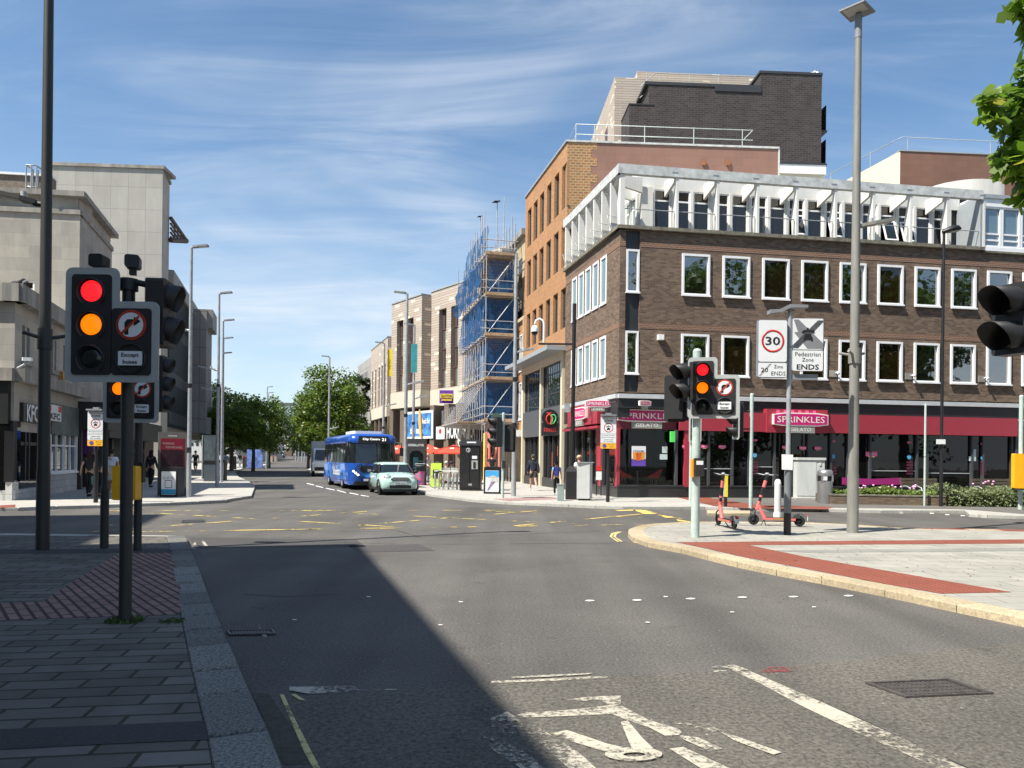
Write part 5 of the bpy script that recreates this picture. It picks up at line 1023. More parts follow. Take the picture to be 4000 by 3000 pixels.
q = MB(); FB8.box(q, -25, .25, zf0, zc0, -.05, .24); FB8.box(q, -25, -.4, zf0, zc0 - .001, -1.2, -.05); FK.box(q, aE - .1, aR8 + .25, zf0 - .002, zc0 - .004, -1.2, .25); FB8.box(q, -25, .04, zf1 - .1, zf1 + .1, -.4, .08); FK.box(q, aE, aR8, zf1 - .1, zf1 + .1, -.3, .08); q.add([FB8.P(-25, zc0 - .02, 0), FB8.P(0, zc0 - .02, 0), FK.P(aR8, zc0 - .02, 0), FK.P(aR8, zc0 - .02, -26)], [(0, 1, 2, 3)]); obj('roof_cornice', q, STONE_S, sb8)
fm = frame_mesh('window', wx[1] - wx[0], wx[3] - wx[2], bars=(.7,)); putwin(sb8, fm, FB8, wx[0], wx[2], -.12, pane=pane_mesh(wx[1] - wx[0], wx[3] - wx[2], WGLASS2))
q = MB(); zr = FB8.hit(60, 684, -9)[1]; aR_8 = FB8.hit(200, 700, -9)[0]; FB8.box(q, -25, aR_8, zc0, zr, -9.6, -9); obj('roof_parapet', q, mat('brown_roof_strip', (.19, .15, .115), .9, var=.3, sc=6), sb8); q = MB(); FB8.box(q, -25, aR_8, zc0 + .35, zc0 + .6, -9.1, -8.9); FB8.box(q, -25, aR_8, zr, zr + .12, -9.6, -8.9); obj('roof_strip', q, WHITE, sb8)
ld = thing('roof_ladder', 'caged metal ladder standing on the stone roof', 'ladder', FB8.P(-3.5, zc0, -8.5), world=True); q = MB()
a0, a1_ = FB8.hit(128, 700, -8.8)[0], FB8.hit(168, 700, -8.8)[0]; zt_ = FB8.hit(150, 665, -8.8)[1]
for a in (a0, (a0 + a1_) / 2, a1_): q.tube([FB8.P(a, zc0, -8.8), FB8.P(a, zt_, -8.8)], .05, 6); q.tube([FB8.P(a, zc0 + .6, -8.1), FB8.P(a, zt_, -8.1)], .035, 6)
for k in range(4): q.tube([FB8.P(a0, zc0 + .5 + (zt_ - zc0 - .5) * k / 3, -8.8), FB8.P(a0, zc0 + .5 + (zt_ - zc0 - .5) * k / 3, -8.1), FB8.P(a1_, zc0 + .5 + (zt_ - zc0 - .5) * k / 3, -8.1), FB8.P(a1_, zc0 + .5 + (zt_ - zc0 - .5) * k / 3, -8.8)], .04, 6)
obj('ladder_frame', q, STEEL, ld)
# dark shopfronts under it
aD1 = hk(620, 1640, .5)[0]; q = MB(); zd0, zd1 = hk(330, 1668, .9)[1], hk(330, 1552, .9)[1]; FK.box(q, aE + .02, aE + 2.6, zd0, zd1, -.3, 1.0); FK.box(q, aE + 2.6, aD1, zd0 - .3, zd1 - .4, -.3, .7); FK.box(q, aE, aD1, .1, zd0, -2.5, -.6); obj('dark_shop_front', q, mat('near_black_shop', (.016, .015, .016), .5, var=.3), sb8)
q = MB()
for k in range(7): FK.box(q, aE + .2 + 3 * k, aE + .5 + 3 * k, .1, zd0, -.6, .1)
obj('shop_pillar', q, mat('dark_brown_pillar', (.05, .04, .036), .6), sb8)
q = MB(); FK.box(q, aE + 1.0, aE + 1.9, 1.6, 3.0, -.1, .4); obj('purple_sign', q, mat('purple_sign', (.12, .02, .2), .5), sb8)
q = MB(); FK.box(q, aE + 8, aE + 8.9, .1, 3.1, -.6, .12); FK.box(q, aE + 8, aE + 14, 3.0, 3.15, -.6, .14); obj('pale_door_frame', q, STONE_S, sb8)
aS = hk(632, 1000)[0]; S0 = FK.P(aS, 0, 0); FSb = Fr(S0, (1, .06), (.06, -1)); zs = FSb.hit(600, 660)[1]
sl9 = thing('stone_slab_building', 'tall windowless pale stone slab block behind the traffic lights', 'building', (S0.x, S0.y, 0), world=True)
aS2 = hk(662, 800)[0]; q = MB(); aL9 = FSb.hit(196, 700)[0]; FSb.wall(q, aL9, 0, 2, zs, (), .1); q.add([S0 + Vector((0, 0, .1)), FK.P(aS2, .1, 0), FK.P(aS2, zs, 0), S0 + Vector((0, 0, zs))], [(0, 1, 2, 3)]); q.add([FSb.P(aL9, zs, 0), FSb.P(0, zs, 0), FK.P(aS2, zs, 0), FSb.P(aL9, zs, -12)], [(0, 1, 2, 3)]); obj('stone_wall', q, SLABST, sl9)
q = MB(); FSb.box(q, aL9, .15, zs, zs + .22, -2, .12); FK.box(q, aS + .1, aS2, zs + .002, zs + .222, -.3, .12); obj('coping', q, STONE_S, sl9)
q = MB(); b_ = [A(666, 850, FK.P(aS2, 0).y)] ; y_ = FK.P(aS2 - .5, 0).y; e = [A(666, 850, y_), A(729, 941, y_ + 2), A(666, 938, y_), A(720, 935, y_ + 5)]
q.tube([e[0], e[1]], .14, 6); q.tube([e[2], e[1]], .2, 6)
for t in (.25, .45, .65, .85): q.tube([e[0].lerp(e[1], t), e[2].lerp(e[1], t)], .06, 6); q.tube([e[0].lerp(e[2], t), e[1].lerp(e[2], t)], .08, 6)
obj('sunshade', q, BROWNF, sl9)
# ---- glazed block along the street
gb = thing('glazed_building', 'dark glazed block with ribbed curtain wall and concrete end wall', 'building', FK.P(aS2 + 5, 0) * Vector((1, 1, 0)) if 0 else tuple(FK.P(aS2 + 5, 0)), world=True)
aG0, aG1 = aS2, hk(738, 1400)[0]; zg1 = hk(700, 1170)[1]; zg0 = hk(690, 1675)[1]; zl = [hk(690, y)[1] for y in (1325, 1480)]
q = MB(); FK.box(q, aG0, aG1, zg0, zg1, -8, 0); obj('curtain_wall', q, mat('dark_teal_glazing', (.014, .022, .03), .12, var=.5, sc=.6), gb)
q = MB(); n_ = 22
for k in range(n_ + 1): a = aG0 + (aG1 - aG0) * k / n_; FK.box(q, a - .05, a + .05, zg0, zg1, 0, .14)
obj('glazing_rib', q, mat('dark_rib', (.03, .04, .048), .4), gb)
q = MB(); zband = [hk(690, 1300)[1], hk(690, 1490)[1], hk(690, 1640)[1]]
for z in zband: FK.box(q, aG0, aG1, z - .45, z + .45, 0, .1)
obj('spandrel', q, mat('grey_spandrel', (.16, .17, .17), .5, var=.4, sc=.7), gb)
q = MB(); zroof = zg1 + 1.1; FK.box(q, aG0, aG1 + 3, zg1, zroof, -9, .35); obj('roof_band', q, CONCW, gb)
q = MB(); FK.box(q, aG0, aG1, 3.0, zg0, -3, -.2); FK.box(q, aS, aS + 3, .1, zs - 14, -.5, .05); obj('stone_base', q, SLABST, gb); q = MB(); FK.box(q, aG0, aG1, .1, 3.0, -3, -1.5); obj('shop_window', q, SHOPG, gb)
yE = FK.P(aG1, 0).y; dX = lambda x: (A(x, 1500, yE) - FK.P(aG1, 0)).dot(FK.n); zE0, zE1 = zat(780, 1690, yE), zat(780, 1205, yE); d1, d2 = dX(802), dX(824)
q = MB(); FK.box(q, aG1 + .02, aG1 + 5, zE0, zE1, -8, d1); obj('end_wall', q, bricks('shaded_concrete', (.26, .255, .245), (.23, .225, .22), (.13, .13, .125), 2.6, 1.6, .03, offs=0), gb)  # end wall concrete toned darker, its shade put into the colour
q = MB(); FK.box(q, aG1 + .5, aG1 + 4.5, zE1 - 1.6, zE1 + .1, d1 - .4, d2); FK.box(q, aG1 + .6, aG1 + 4, zE0 - .1, zE0 + 1.4, d1 - .3, d2 - .1); obj('canopy_slab', q, CONCW, gb)
q = MB(); FK.box(q, aG1 + 5, aG1 + 8, 3, zE1 - 6, -8, d1 - .2); obj('far_wing', q, CONCW, gb)
# ---- building beside the near pavement, out of the picture on the left: it throws the shade over the road
def shadeblock(name, label, corner, hgt, dirn, w, l):
 d = Vector((dirn[0], dirn[1])).normalized(); n = Vector((-d.y, d.x)); c = Vector(corner); t = thing(name, label, 'building', (corner[0], corner[1], 0), world=True)
 p = [c, c - d * l, c - d * l + n * w, c + n * w]; ar = sum(p[i].x * p[(i + 1) % 4].y - p[(i + 1) % 4].x * p[i].y for i in range(4)); p = p if ar > 0 else p[::-1]
 q = MB(); q.ext([(k.x, k.y, 0) for k in p], (0, 0, hgt)); obj('stone_wall', q, STONE, t); F_ = Fr(c, -d, -n); qq = MB(); q3 = MB()
 for k in range(int(l / 3.2)):
  for z in [4.5 + 3.3 * j for j in range(int((hgt - 5) / 3.3))]: F_.box(qq, 1.2 + 3.2 * k, 2.5 + 3.2 * k, z, z + 1.9, .002, .03); F_.box(q3, 1.1 + 3.2 * k, 2.6 + 3.2 * k, z - .12, z, .002, .12)
 obj('window', qq, DGLASS, t); obj('window_sill', q3, STONE_S, t); q = MB(); F_.box(q, 0, l, 3.4, 3.9, .002, .25); obj('cornice', q, STONE_S, t); return t
shadeblock('shaded_side_building', 'stone building beside the near pavement that shades the road', (-11.86, 8.86), 15.0, (-3.24, 10.53), 16, 45)
shadeblock('tall_side_building', 'taller stone block set back behind the near pavement', (-23.9, 11.9), 24.0, (-3.0, 10.5), 20, 30)
# ================================================================ street furniture
def gb_(x, y, z=.1): return G(x, y, z)
SHADEPOST = mat('shaded_post_paint', (.028, .029, .027), .55, var=.25, sc=6, streak=True)  # grey post paint darkened: the near pavement's shade is put into the colour
# ---------------------------------------------------------------- lamp posts
LEDM = mat('lamp_head_grey', (.22, .23, .24), .5, var=.1); LENSM = mat('lamp_lens', (.45, .46, .45), .3, var=0)
def lamp(base, ztop, label, r0=.085, r1=.05, m=STEEL, head='arm', hdir=(1, 0), extras=(), lean=0.0, group='street lamp posts'):
 t = thing('street_lamp', label, 'street lamp', base, group=group); h = ztop - base.z; q = MB()
 q.cyl((0, 0, -.02), (0, 0, min(1.3, h)), r0 * 1.02, r0, 16); q.cyl((0, 0, min(1.3, h)), (lean * h, 0, h), r0 * .93, r1, 16); obj('pole', q, m, t)
 d = Vector((hdir[0], hdir[1], 0)).normalized(); n = Vector((-d.y, d.x, 0)); top = Vector((lean * h, 0, h))
 def slabhead(c, L, wd, th, name='lamp_head', mm=LEDM, tilt=.05, taper=.6):
  q = MB(); p = []
  for k, w_ in ((0, taper), (.35, 1), (1, 1)):
   e = c + d * (L * k) + Vector((0, 0, tilt * k)); p.append([e - n * (wd / 2 * w_), e + n * (wd / 2 * w_), e + n * (wd / 2 * w_) + Vector((0, 0, th)), e - n * (wd / 2 * w_) + Vector((0, 0, th))])
  q.loft(p, smooth=False); o = obj(name, q, mm, t); q = MB(); e0, e1 = c + d * (L * .4) + Vector((0, 0, -.004 + tilt * .4)), c + d * (L * .95) + Vector((0, 0, -.004 + tilt * .95))
  q.add([e0 - n * wd * .4, e1 - n * wd * .4, e1 + n * wd * .4, e0 + n * wd * .4], [(0, 1, 2, 3)]); obj('lamp_lens', q, LENSM, o); return o
 if head == 'arm': q = MB(); q.tube([top - Vector((0, 0, .35)), top, top + d * .12 + Vector((0, 0, .02))], .05); obj('spigot', q, m, t); slabhead(top + d * .05, .55, .22, .07)
 if head == 'panel':
  q = MB(); q.cyl(top - Vector((0, 0, .5)), top + Vector((0, 0, .02)), r1 * 1.12, n=14); obj('spigot', q, LEDM, t); slabhead(top - d * .22 + Vector((0, 0, .05)), .56, .56, .035, taper=1, tilt=.03)
 if head == 'cobra':
  q = MB(); rings = []
  for k, w_, hh, zz_ in ((0, .08, .07, 0), (.25, .15, .12, .04), (.55, .17, .16, .08), (.85, .13, .12, .1), (1, .04, .04, .09)):
   e = top + d * (.62 * k - .05) + Vector((0, 0, zz_)); rings.append([e + n * (w_ * math.cos(a)) + Vector((0, 0, hh * max(math.sin(a), -.5))) for a in [2 * math.pi * i / 12 for i in range(12)]])
  q.loft(rings); o = obj('lamp_head', q, BLACK, t); q = MB(); e = top + d * .33 + Vector((0, 0, .03)); q.ell(e, (.2, .13, .05)); obj('lamp_lens', q, LENSM, o)
 for kind, z, dx, L in extras:
  if kind == 'arm':
   dd = Vector((dx[0], dx[1], 0)).normalized(); d_, n_ = d, n; d, n = dd, Vector((-dd.y, dd.x, 0)); q = MB(); q.tube([Vector((0, 0, z)) + dd * .03, Vector((0, 0, z + .02)) + dd * .2], .045); obj('arm', q, m, t)
   slabhead(Vector((0, 0, z)) + dd * .15, L, .24, .07, tilt=L * .2, mm=m if m is not BLACK else LEDM, taper=.5); q = MB(); q.cyl(Vector((0, 0, z + .09)) + dd * .35, Vector((0, 0, z + .2)) + dd * .35, .05, n=10); obj('sensor', q, LENSM, t); d, n = d_, n_
  if kind == 'band': q = MB(); q.cyl((0, 0, z), (0, 0, z + L), r0 * .93, r0 * .93, 14); obj('clamp_band', q, BLACK, t)
  if kind == 'clamp':
   q = MB(); q.cyl((0, 0, z), (0, 0, z + .34), r0 * 1.08, n=16)
   for a in (.5, 2.6, 3.9): dv = Vector((math.cos(a), math.sin(a), .25)); q.tube([Vector((0, 0, z + .17)), Vector((0, 0, z + .17)) + dv * .32], .03)
   obj('clamp', q, m, t)
 return t
b = gb_(166, 2146); lamp(b, 12.5, 'tall dark lamp post on the shaded near pavement at left', .103, .062, SHADEPOST, 'arm', (1, .2), [('arm', zat(110, 800, b.y) - b.z, (-1, -.1), .62), ('clamp', zat(166, 1365, b.y) - b.z, 0, 0), ('band', .02, 0, .02)])
for px, y, lab, hd, ex in [((737, 1942), 968, 'pale lamp post beside the left advertising kiosk and poster bin', (1, 0), [('arm', 6.1, (-1, 0), .95), ('band', 4.0, 0, .16), ('band', 1.62, 0, .2)]),
      ((848, 1903), 1148, 'dark footed lamp post in front of the tilted information kiosk', (1, 0), [('arm', 5.6, (-1, 0), .8), ('arm', 4.6, (-1, 0), .6), ('band', 4.8, 0, .14)])]:
 b = gb_(*px); lamp(b, zat(px[0] + 15, y, b.y), lab, .085, .05, STEEL, 'arm', hd, ex)
for y, xx, lab in ((1256, 866, 'first lamp post behind the dark footed one on the left pavement'), (1325, 868, 'second lamp post behind the dark footed one on the left pavement'), (1383, 869, 'third lamp post behind the dark footed one on the left pavement'), (1513, 1041, 'far lamp rising out of the left tree crowns'), (1535, 1046, 'farthest small lamp rising out of the left tree crowns')):
 Y = 7.5 * 3000 / (1775 - y); p = A(xx, 1780, Y); p.z = .1; lamp(p, 9.2, lab, .08, .05, STEEL, 'arm', (1, 0))
for x, y, xt, lab, hd in ((1283, 1398, 1297, 'slim lamp post standing in front of the big tree behind the bus', (-1, 0)), (1583, 1147, 1594, 'tall lamp post between the bus and the defibrillator cabinet', (-1, 0)), (1613, 1270, 1620, 'lamp post with teal banner before the striped building', (-1, 0)), (1496, 1342, 1502, 'lamp post with yellow banner by the tan wing', (-1, 0))):
 Y = 7.5 * 3000 / (1781 - y); p = A(x, 1800, Y); p.z = .1; lamp(p, 9.2, lab, .095, .06, STEEL, 'arm', hd, [('arm', 4.9, (1, 0), .7), ('band', 3.4, 0, .15)] if x > 1300 else [('arm', 3.6, (1, 0), .6)])
for x, y0, lab in ((1155, 1664, 'first pale pole on the distant right kerb'), (1166, 1678, 'second pale pole on the distant right kerb'), (1180, 1690, 'third pale pole on the distant right kerb'), (1190, 1678, 'fourth pale pole nearest the tree on distant kerb')):
 p = A(x, 1785, 150); p.z = .1; lamp(p, zat(x, y0, 150), lab, .13, .1, STEEL, '', (1, 0), group='pale poles along the distant kerb')
b = gb_(2006, 1938); lamp(b, zat(2011, 988, b.y), 'tall grey lamp post in front of the scaffolded building', .1, .06, STEEL, 'arm', (-1, -.1), [('arm', zat(2020, 1385, b.y), (1, .1), .62), ('band', zat(2005, 1500, b.y), 0, .18), ('band', zat(2005, 1680, b.y), 0, .2)])
b = gb_(3330, 2080); lamp(b, zat(3337, 62, b.y), 'very tall thick lamp post with square panel head on the island', .122, .07, POSTTOP, 'panel', (-.75, -.66), [('arm', zat(3340, 885, b.y) - .1, (1, .1), .7), ('clamp', zat(3330, 1385, b.y) - .3, 0, 0)])
b = gb_(3675, 1978); lamp(b, zat(3677, 906, b.y), 'slender black lamp column in front of the shrub planter', .062, .045, BLACK, 'cobra', (1, -.2))
t = SC.objects.get('street_lamp');
# banners on lamps
def banner(px0, px1, Y, m, label, txt=None, tcol=None):
 a, b_ = A(*px0, Y), A(*px1, Y); q = MB(); q.ext([(a.x, Y, b_.z), (b_.x, Y, b_.z), (b_.x, Y, a.z), (a.x, Y, a.z)], (0, .03, 0)); o = tag(obj('lamp_banner', q, m), label, 'banner')
 if txt: q = MB(); text(q, txt, ((a.x + b_.x) / 2, Y - .01, (a.z + b_.z) / 2 - .1), (0, 0, -1), abs(a.z - b_.z) * .36, abs(b_.x - a.x) * .4, up=(1, 0, 0)); obj('lettering', q, tcol, o)
 return o
banner((1515, 1364), (1531, 1470), 51.4, mat('yellow_banner', (.75, .58, .02), .6, var=.05), 'tall yellow banner hung on a lamp post', 'City Eye', INK)
banner((1606, 1343), (1629, 1455), 43.8, mat('teal_banner', (.03, .25, .28), .6, var=.3, sc=2), 'tall teal banner hung on the lamp post before the striped building')
o = banner((1717, 1524), (1771, 1576), 50.5, mat('purple_banner', (.12, .03, .33), .6, var=.05), 'square purple banner with yellow panel hung on the scaffold')
q = MB(); a, b_ = A(1720, 1538, 50.45), A(1768, 1556, 50.45); q.b(a.x, b_.x, 50.43, 50.47, b_.z, a.z); a2, b2 = A(1724, 1560, 50.45), A(1765, 1565, 50.45); q.b(a2.x, b2.x, 50.43, 50.47, b2.z, a2.z); pn_ = obj('yellow_panel', q, mat('yellow_panel', (.8, .62, .08), .6, var=0), o); q = MB(); text(q, 'SAXTON', ((a.x + b_.x) / 2, 50.41, (a.z + b_.z) / 2), (1, 0, 0), (b_.x - a.x) * .88, (a.z - b_.z) * .7, bold=.02); obj('lettering', q, INK, pn_)
# ---------------------------------------------------------------- traffic signals
LR = mat('lit_red_lens', (.9, .02, .02), .3, var=0, em=((1, .01, .015), 1.0)); LA = mat('lit_amber_lens', (.9, .3, .01), .3, var=.25, sc=26, em=((1, .17, .0), .75)); LO = mat('unlit_lens', (.010, .013, .012), .15, var=0); HOUS = mat('signal_black_plastic', (.017, .017, .018), .55, var=.25, sc=12); BORD = mat('signal_board_white', (.37, .39, .38), .6, var=.1)
GREYL = mat('hood_inside', (.1, .1, .1), .5)
def rot(yaw, c): return Matrix.Translation(c) @ Matrix.Rotation(yaw, 4, 'Z')
def head(root, c, s=1.0, yaw=0, lit=(1, 1, 0), board=True, side=None, hood=.16, n_asp=3, back=False):
 # c = middle lens centre on the front plane; side = 'R' adds the turn-ban column on the right
 Mx = rot(yaw, c); p = .305 * s; w = .2 * s; q = MB()
 q.bbox((0, .07 * s, 0), (.36 * s, .16 * s, p * n_asp), .03 * s, axis='y'); hz = -p / 2
 if side: q.bbox((.365 * s, .07 * s, hz), (.36 * s, .15 * s, p * 2), .03 * s, axis='y')
 hd = obj('signal_head', q.xf(Mx), HOUS, root)
 if board:
  q = MB(); e = .065 * s; q.bbox((0, .014 * s, 0), (.36 * s + 2 * e, .016 * s, p * n_asp + 2 * e), .06 * s, axis='y')
  if side: q.bbox((.365 * s, .015 * s, hz), (.36 * s + 2 * e, .017 * s, p * 2 + 2 * e), .06 * s, axis='y')
  obj('backing_board', q.xf(Mx), BORD if not back else HOUS, hd)
 zs_ = [p, 0, -p] if n_asp == 3 else [p / 2, -p / 2]
 for i, z in enumerate(zs_):
  q = MB(); q.lathe([(.001, -.025 * s), (.05 * s, -.022 * s), (.085 * s, -.012 * s), (.102 * s, 0)], (0, -.006, z), 24, axis='y')
  q.v = [(x, y, zz_) for x, y, zz_ in q.v]
  o = obj('lens', q.xf(Mx), LO if not lit[i] else (LR, LA, LA)[i], hd, label=('lit red lens', 'lit amber lens', '')[i] if lit[i] else None)
  if hood:
   q = MB(); N_ = 20; r0, r1 = .118 * s, .124 * s
   for (ra, rb, yo) in ((r0, r1, 0),):
    ang = [rad(-52 + 284 * k / N_) for k in range(N_ + 1)]; L_ = [hood * s * (.45 + .55 * min(1, max(0, math.sin(a) * .75 + .55))) for a in ang]
    vs = [(r0 * math.cos(a), 0, z + r0 * math.sin(a)) for a in ang] + [(r1 * math.cos(a), -L, z + r1 * math.sin(a) - .02 * s) for a, L in zip(ang, L_)]
    vs += [((r1 + .006) * math.cos(a), -L, z + (r1 + .006) * math.sin(a) - .02 * s) for a, L in zip(ang, L_)] + [((r0 + .012) * math.cos(a), 0, z + (r0 + .012) * math.sin(a)) for a in ang]
    m = N_ + 1; fs = []
    for k in range(N_):
     for j in range(3): fs.append((j * m + k, j * m + k + 1, (j + 1) * m + k + 1, (j + 1) * m + k))
    q.add(vs, fs, 0, True)
   obj('visor', q.xf(Mx), HOUS, hd)
 if side:
  q = MB(); q.cyl((.365 * s, -.012, 0), (.365 * s, .0, 0), .138 * s, n=28); rg = obj('turn_ban_sign', q.xf(Mx), mat_red_dark, hd); q = MB(); q.cyl((.365 * s, -.018, 0), (.365 * s, -.012, 0), .112 * s, n=28); wf = obj('sign_face', q.xf(Mx), SIGNW, rg)
  q = MB(); y_ = -.021; S = s
  q.ext([(.365 * S + a * S, y_, b_ * S) for a, b_ in ((-.055, -.09), (-.02, -.09), (-.02, .0), (-.005, .015), (.03, .015), (.03, -.012), (.09, .032), (.03, .076), (.03, .05), (-.03, .05), (-.055, .02))], (0, .003, 0)); obj('turn_arrow', q.xf(Mx), INK, wf)
  q = MB(); k = .078 * S; e = .0075 * S; q.ext([(.365 * S - k - e, y_ - .004, -k + e), (.365 * S - k + e, y_ - .004, -k - e), (.365 * S + k + e, y_ - .004, k - e), (.365 * S + k - e, y_ - .004, k + e)], (0, .003, 0)); obj('red_bar', q.xf(Mx), mat_red_dark, wf)
  q = MB(); q.lathe([(.128 * s, 0), (.128 * s, -.03 * s), (.138 * s, -.03 * s), (.138 * s, 0)], (.365 * s, 0, -p), 24, axis='y'); obj('visor', q.xf(Mx), HOUS, hd)
  q = MB(); q.b(.365 * s - .11 * s, .365 * s + .11 * s, -.022, -.012, -p - .065 * s, -p + .065 * s); pl = obj('exception_plate', q.xf(Mx), SIGNW, hd); q = MB(); text(q, 'Except', (.365 * s, -.026, -p + .025 * s), (1, 0, 0), .16 * s, .048 * s, bold=.02); text(q, 'buses', (.365 * s, -.026, -p - .032 * s), (1, 0, 0), .13 * s, .038 * s, bold=.02); obj('lettering', q.xf(Mx), INK, pl)
 return hd
mat_red_dark = mat('sign_red_ring', (.42, .04, .02), .4, var=.05)
def pole_(root, r, h, m, cap=True, z0=-.02, name='pole'):
 q = MB(); q.cyl((0, 0, z0), (0, 0, h), r, n=16);
 if cap: q.lathe([(r, h), (r * .7, h + r * .5), (.001, h + r * .7)], (0, 0, 0), 14)
 return obj(name, q, m, root)
def detector(root, c, yaw=0, s=1.0):
 q = MB(); q.bbox((0, 0, 0), (.13 * s, .14 * s, .12 * s), .025, axis='y'); q.b(-.03 * s, .03 * s, -.03, .03, -.12 * s, -.05 * s); obj('vehicle_detector', q.xf(rot(yaw, c)), HOUS, root)
# near left signal
b = gb_(488, 2425); YN = b.y - .22
sg = thing('traffic_signal', 'large near traffic signal at left with lit red and amber and turn ban', 'traffic signal', b)
pole_(sg, .057, zat(488, 1100, b.y) - b.z, SHADEPOST)
mid = A(358, 1268, YN) - b; head(sg, mid, (1395 - 1134) / 2 * YN / 3000 / .305, 0, (1, 1, 0), True, 'R', hood=.05)
detector(sg, A(365, 1012, YN) - b + Vector((0, .1, 0)))
k_ = A(520, 1025, b.y) - b; detector(sg, Vector((k_.x, 0, k_.z)), .3, 1.0)
hz_ = A(652, 1225, b.y) - b; head(sg, Vector((hz_.x, .03, hz_.z)), 1.02, rad(97), (0, 0, 0), False, hood=.13, n_asp=2)
q = MB(); q.tube([Vector((0, 0, zat(488, 1110, b.y) - b.z)), Vector((.1, 0, zat(488, 1105, b.y) - b.z)), Vector((.22, 0, zat(488, 1115, b.y) - b.z))], .03); q.tube([Vector((0, 0, zat(488, 1330, b.y) - b.z)), Vector((.2, 0, zat(488, 1330, b.y) - b.z))], .03); q.cyl((0, 0, zat(488, 1135, b.y) - b.z), (0, 0, zat(488, 1090, b.y) - b.z), .085, n=12); obj('bracket', q, HOUS, sg)
GRASS = leafmat('small_weeds', (.03, .06, .01), (.08, .13, .03), .2)
def weeds(c, r, n, h, label):
 q = MB()
 for i in range(n):
  a = rnd.uniform(0, 6.28); d = r * math.sqrt(rnd.random()); x, y = c.x + d * math.cos(a), c.y + d * math.sin(a); t = rnd.uniform(0, 6.28); w = .008 + rnd.random() * .012; hh = h * rnd.uniform(.4, 1.1); lx, ly = rnd.uniform(-.5, .5) * hh, rnd.uniform(-.5, .5) * hh
  q.add([(x - w * math.cos(t), y - w * math.sin(t), c.z), (x + w * math.cos(t), y + w * math.sin(t), c.z), (x + lx, y + ly, c.z + hh)], [(0, 1, 2)])
 o = obj('weeds', q, GRASS); o['kind'] = 'stuff'; return o
weeds(Vector((b.x, b.y, .1)), .17, 260, .04, '')
weeds(Vector((b.x + .45, b.y, .1)), .13, 90, .02, '')
# second signal just behind
b2 = gb_(537, 2150); Y2 = b2.y - .2; s2 = thing('traffic_signal', 'second traffic signal half hidden behind the near one with lit amber', 'traffic signal', b2)
pole_(s2, .062, zat(540, 1560, b2.y) - b2.z, SHADEPOST); head(s2, A(464, 1518, Y2) - b2, 1.05, 0, (1, 1, 0), True, 'R', hood=.06)
h2 = A(640, 1500, b2.y) - b2; head(s2, Vector((h2.x, 0.05, h2.z)), 1.0, rad(98), (0, 0, 0), False, hood=.14)
q = MB(); q.bbox((A(552, 1845, b2.y) - b2) * Vector((1, 0, 1)) + Vector((0, -.06, 0)), (.16, .1, .32), .02); obj('push_button_box', q, HOUS, s2)
yb = thing('push_button_unit', 'big dull yellow pedestrian push button box behind near signal pole', 'push button box', A(496, 1820, b2.y - .2)); q = MB(); w_ = (542 - 450) * (b2.y - .2) / 3000; h_ = (1953 - 1820) * (b2.y - .2) / 3000
q.bbox((0, 0, -h_ / 2), (w_, .2, h_), .03, axis='y'); obj('yellow_case', q, YELLOW, yb); q = MB(); q.b(-.1, .1, .08, .2, -h_ * .8, -h_ * .2); obj('mounting_bracket', q, BLACK, yb)
# grey post with thick foot
b3 = gb_(407, 2140); gp = thing('grey_post', 'plain grey post with thick foot beside the tall dark lamp post', 'post', b3); q = MB(); zf_ = zat(407, 1910, b3.y) - b3.z
q.cyl((0, 0, -.02), (0, 0, zf_), .068, n=16); q.lathe([(.068, zf_), (.045, zf_ + .08)], (0, 0, 0), 16); obj('foot', q, SHADEPOST, gp); q = MB(); q.cyl((0, 0, zf_), (0, 0, zat(407, 1560, b3.y) - b3.z), .043, n=14); obj('pole', q, SHADEPOST, gp)
# main signal on the island
b4 = gb_(2715, 2098); Y4 = b4.y - .2; s4 = thing('traffic_signal', 'sunlit traffic signal on the island with red and amber lit and turn ban', 'traffic signal', b4)
pole_(s4, .088, zat(2718, 1372, b4.y) - b4.z, PALEGREEN); sc4 = 72 * Y4 / 3000 / .305; head(s4, A(2744, 1515, Y4) - b4, sc4 * .97, rad(-13), (1, 1, 0), True, 'R', hood=.2)
h4 = A(2655, 1492, b4.y) - b4; head(s4, Vector((h4.x + .12, -.02, h4.z)), sc4 * 1.05, rad(-62), (0, 0, 0), False, hood=.26, n_asp=2)
h5 = A(2642, 1556, b4.y + .2) - b4; head(s4, Vector((h5.x, .3, h5.z)), sc4 * .76, rad(160), (0, 0, 0), True, hood=.2, back=True)
q = MB(); c_ = A(2730, 1825, b4.y - .12) - b4; q.bbox(c_, (.2, .14, .37), .02); obj('push_button_box', q, HOUS, s4); q = MB(); q.bbox(c_ + Vector((-.13, .02, -.02)), (.06, .12, .37), .02); obj('yellow_box_side', q, mat('orange_plastic', (.7, .3, .02), .4), s4); q = MB(); q.b(c_.x - .07, c_.x + .07, c_.y - .075, c_.y - .07, c_.z + .05, c_.z + .13); obj('button_label', q, SIGNW, s4)
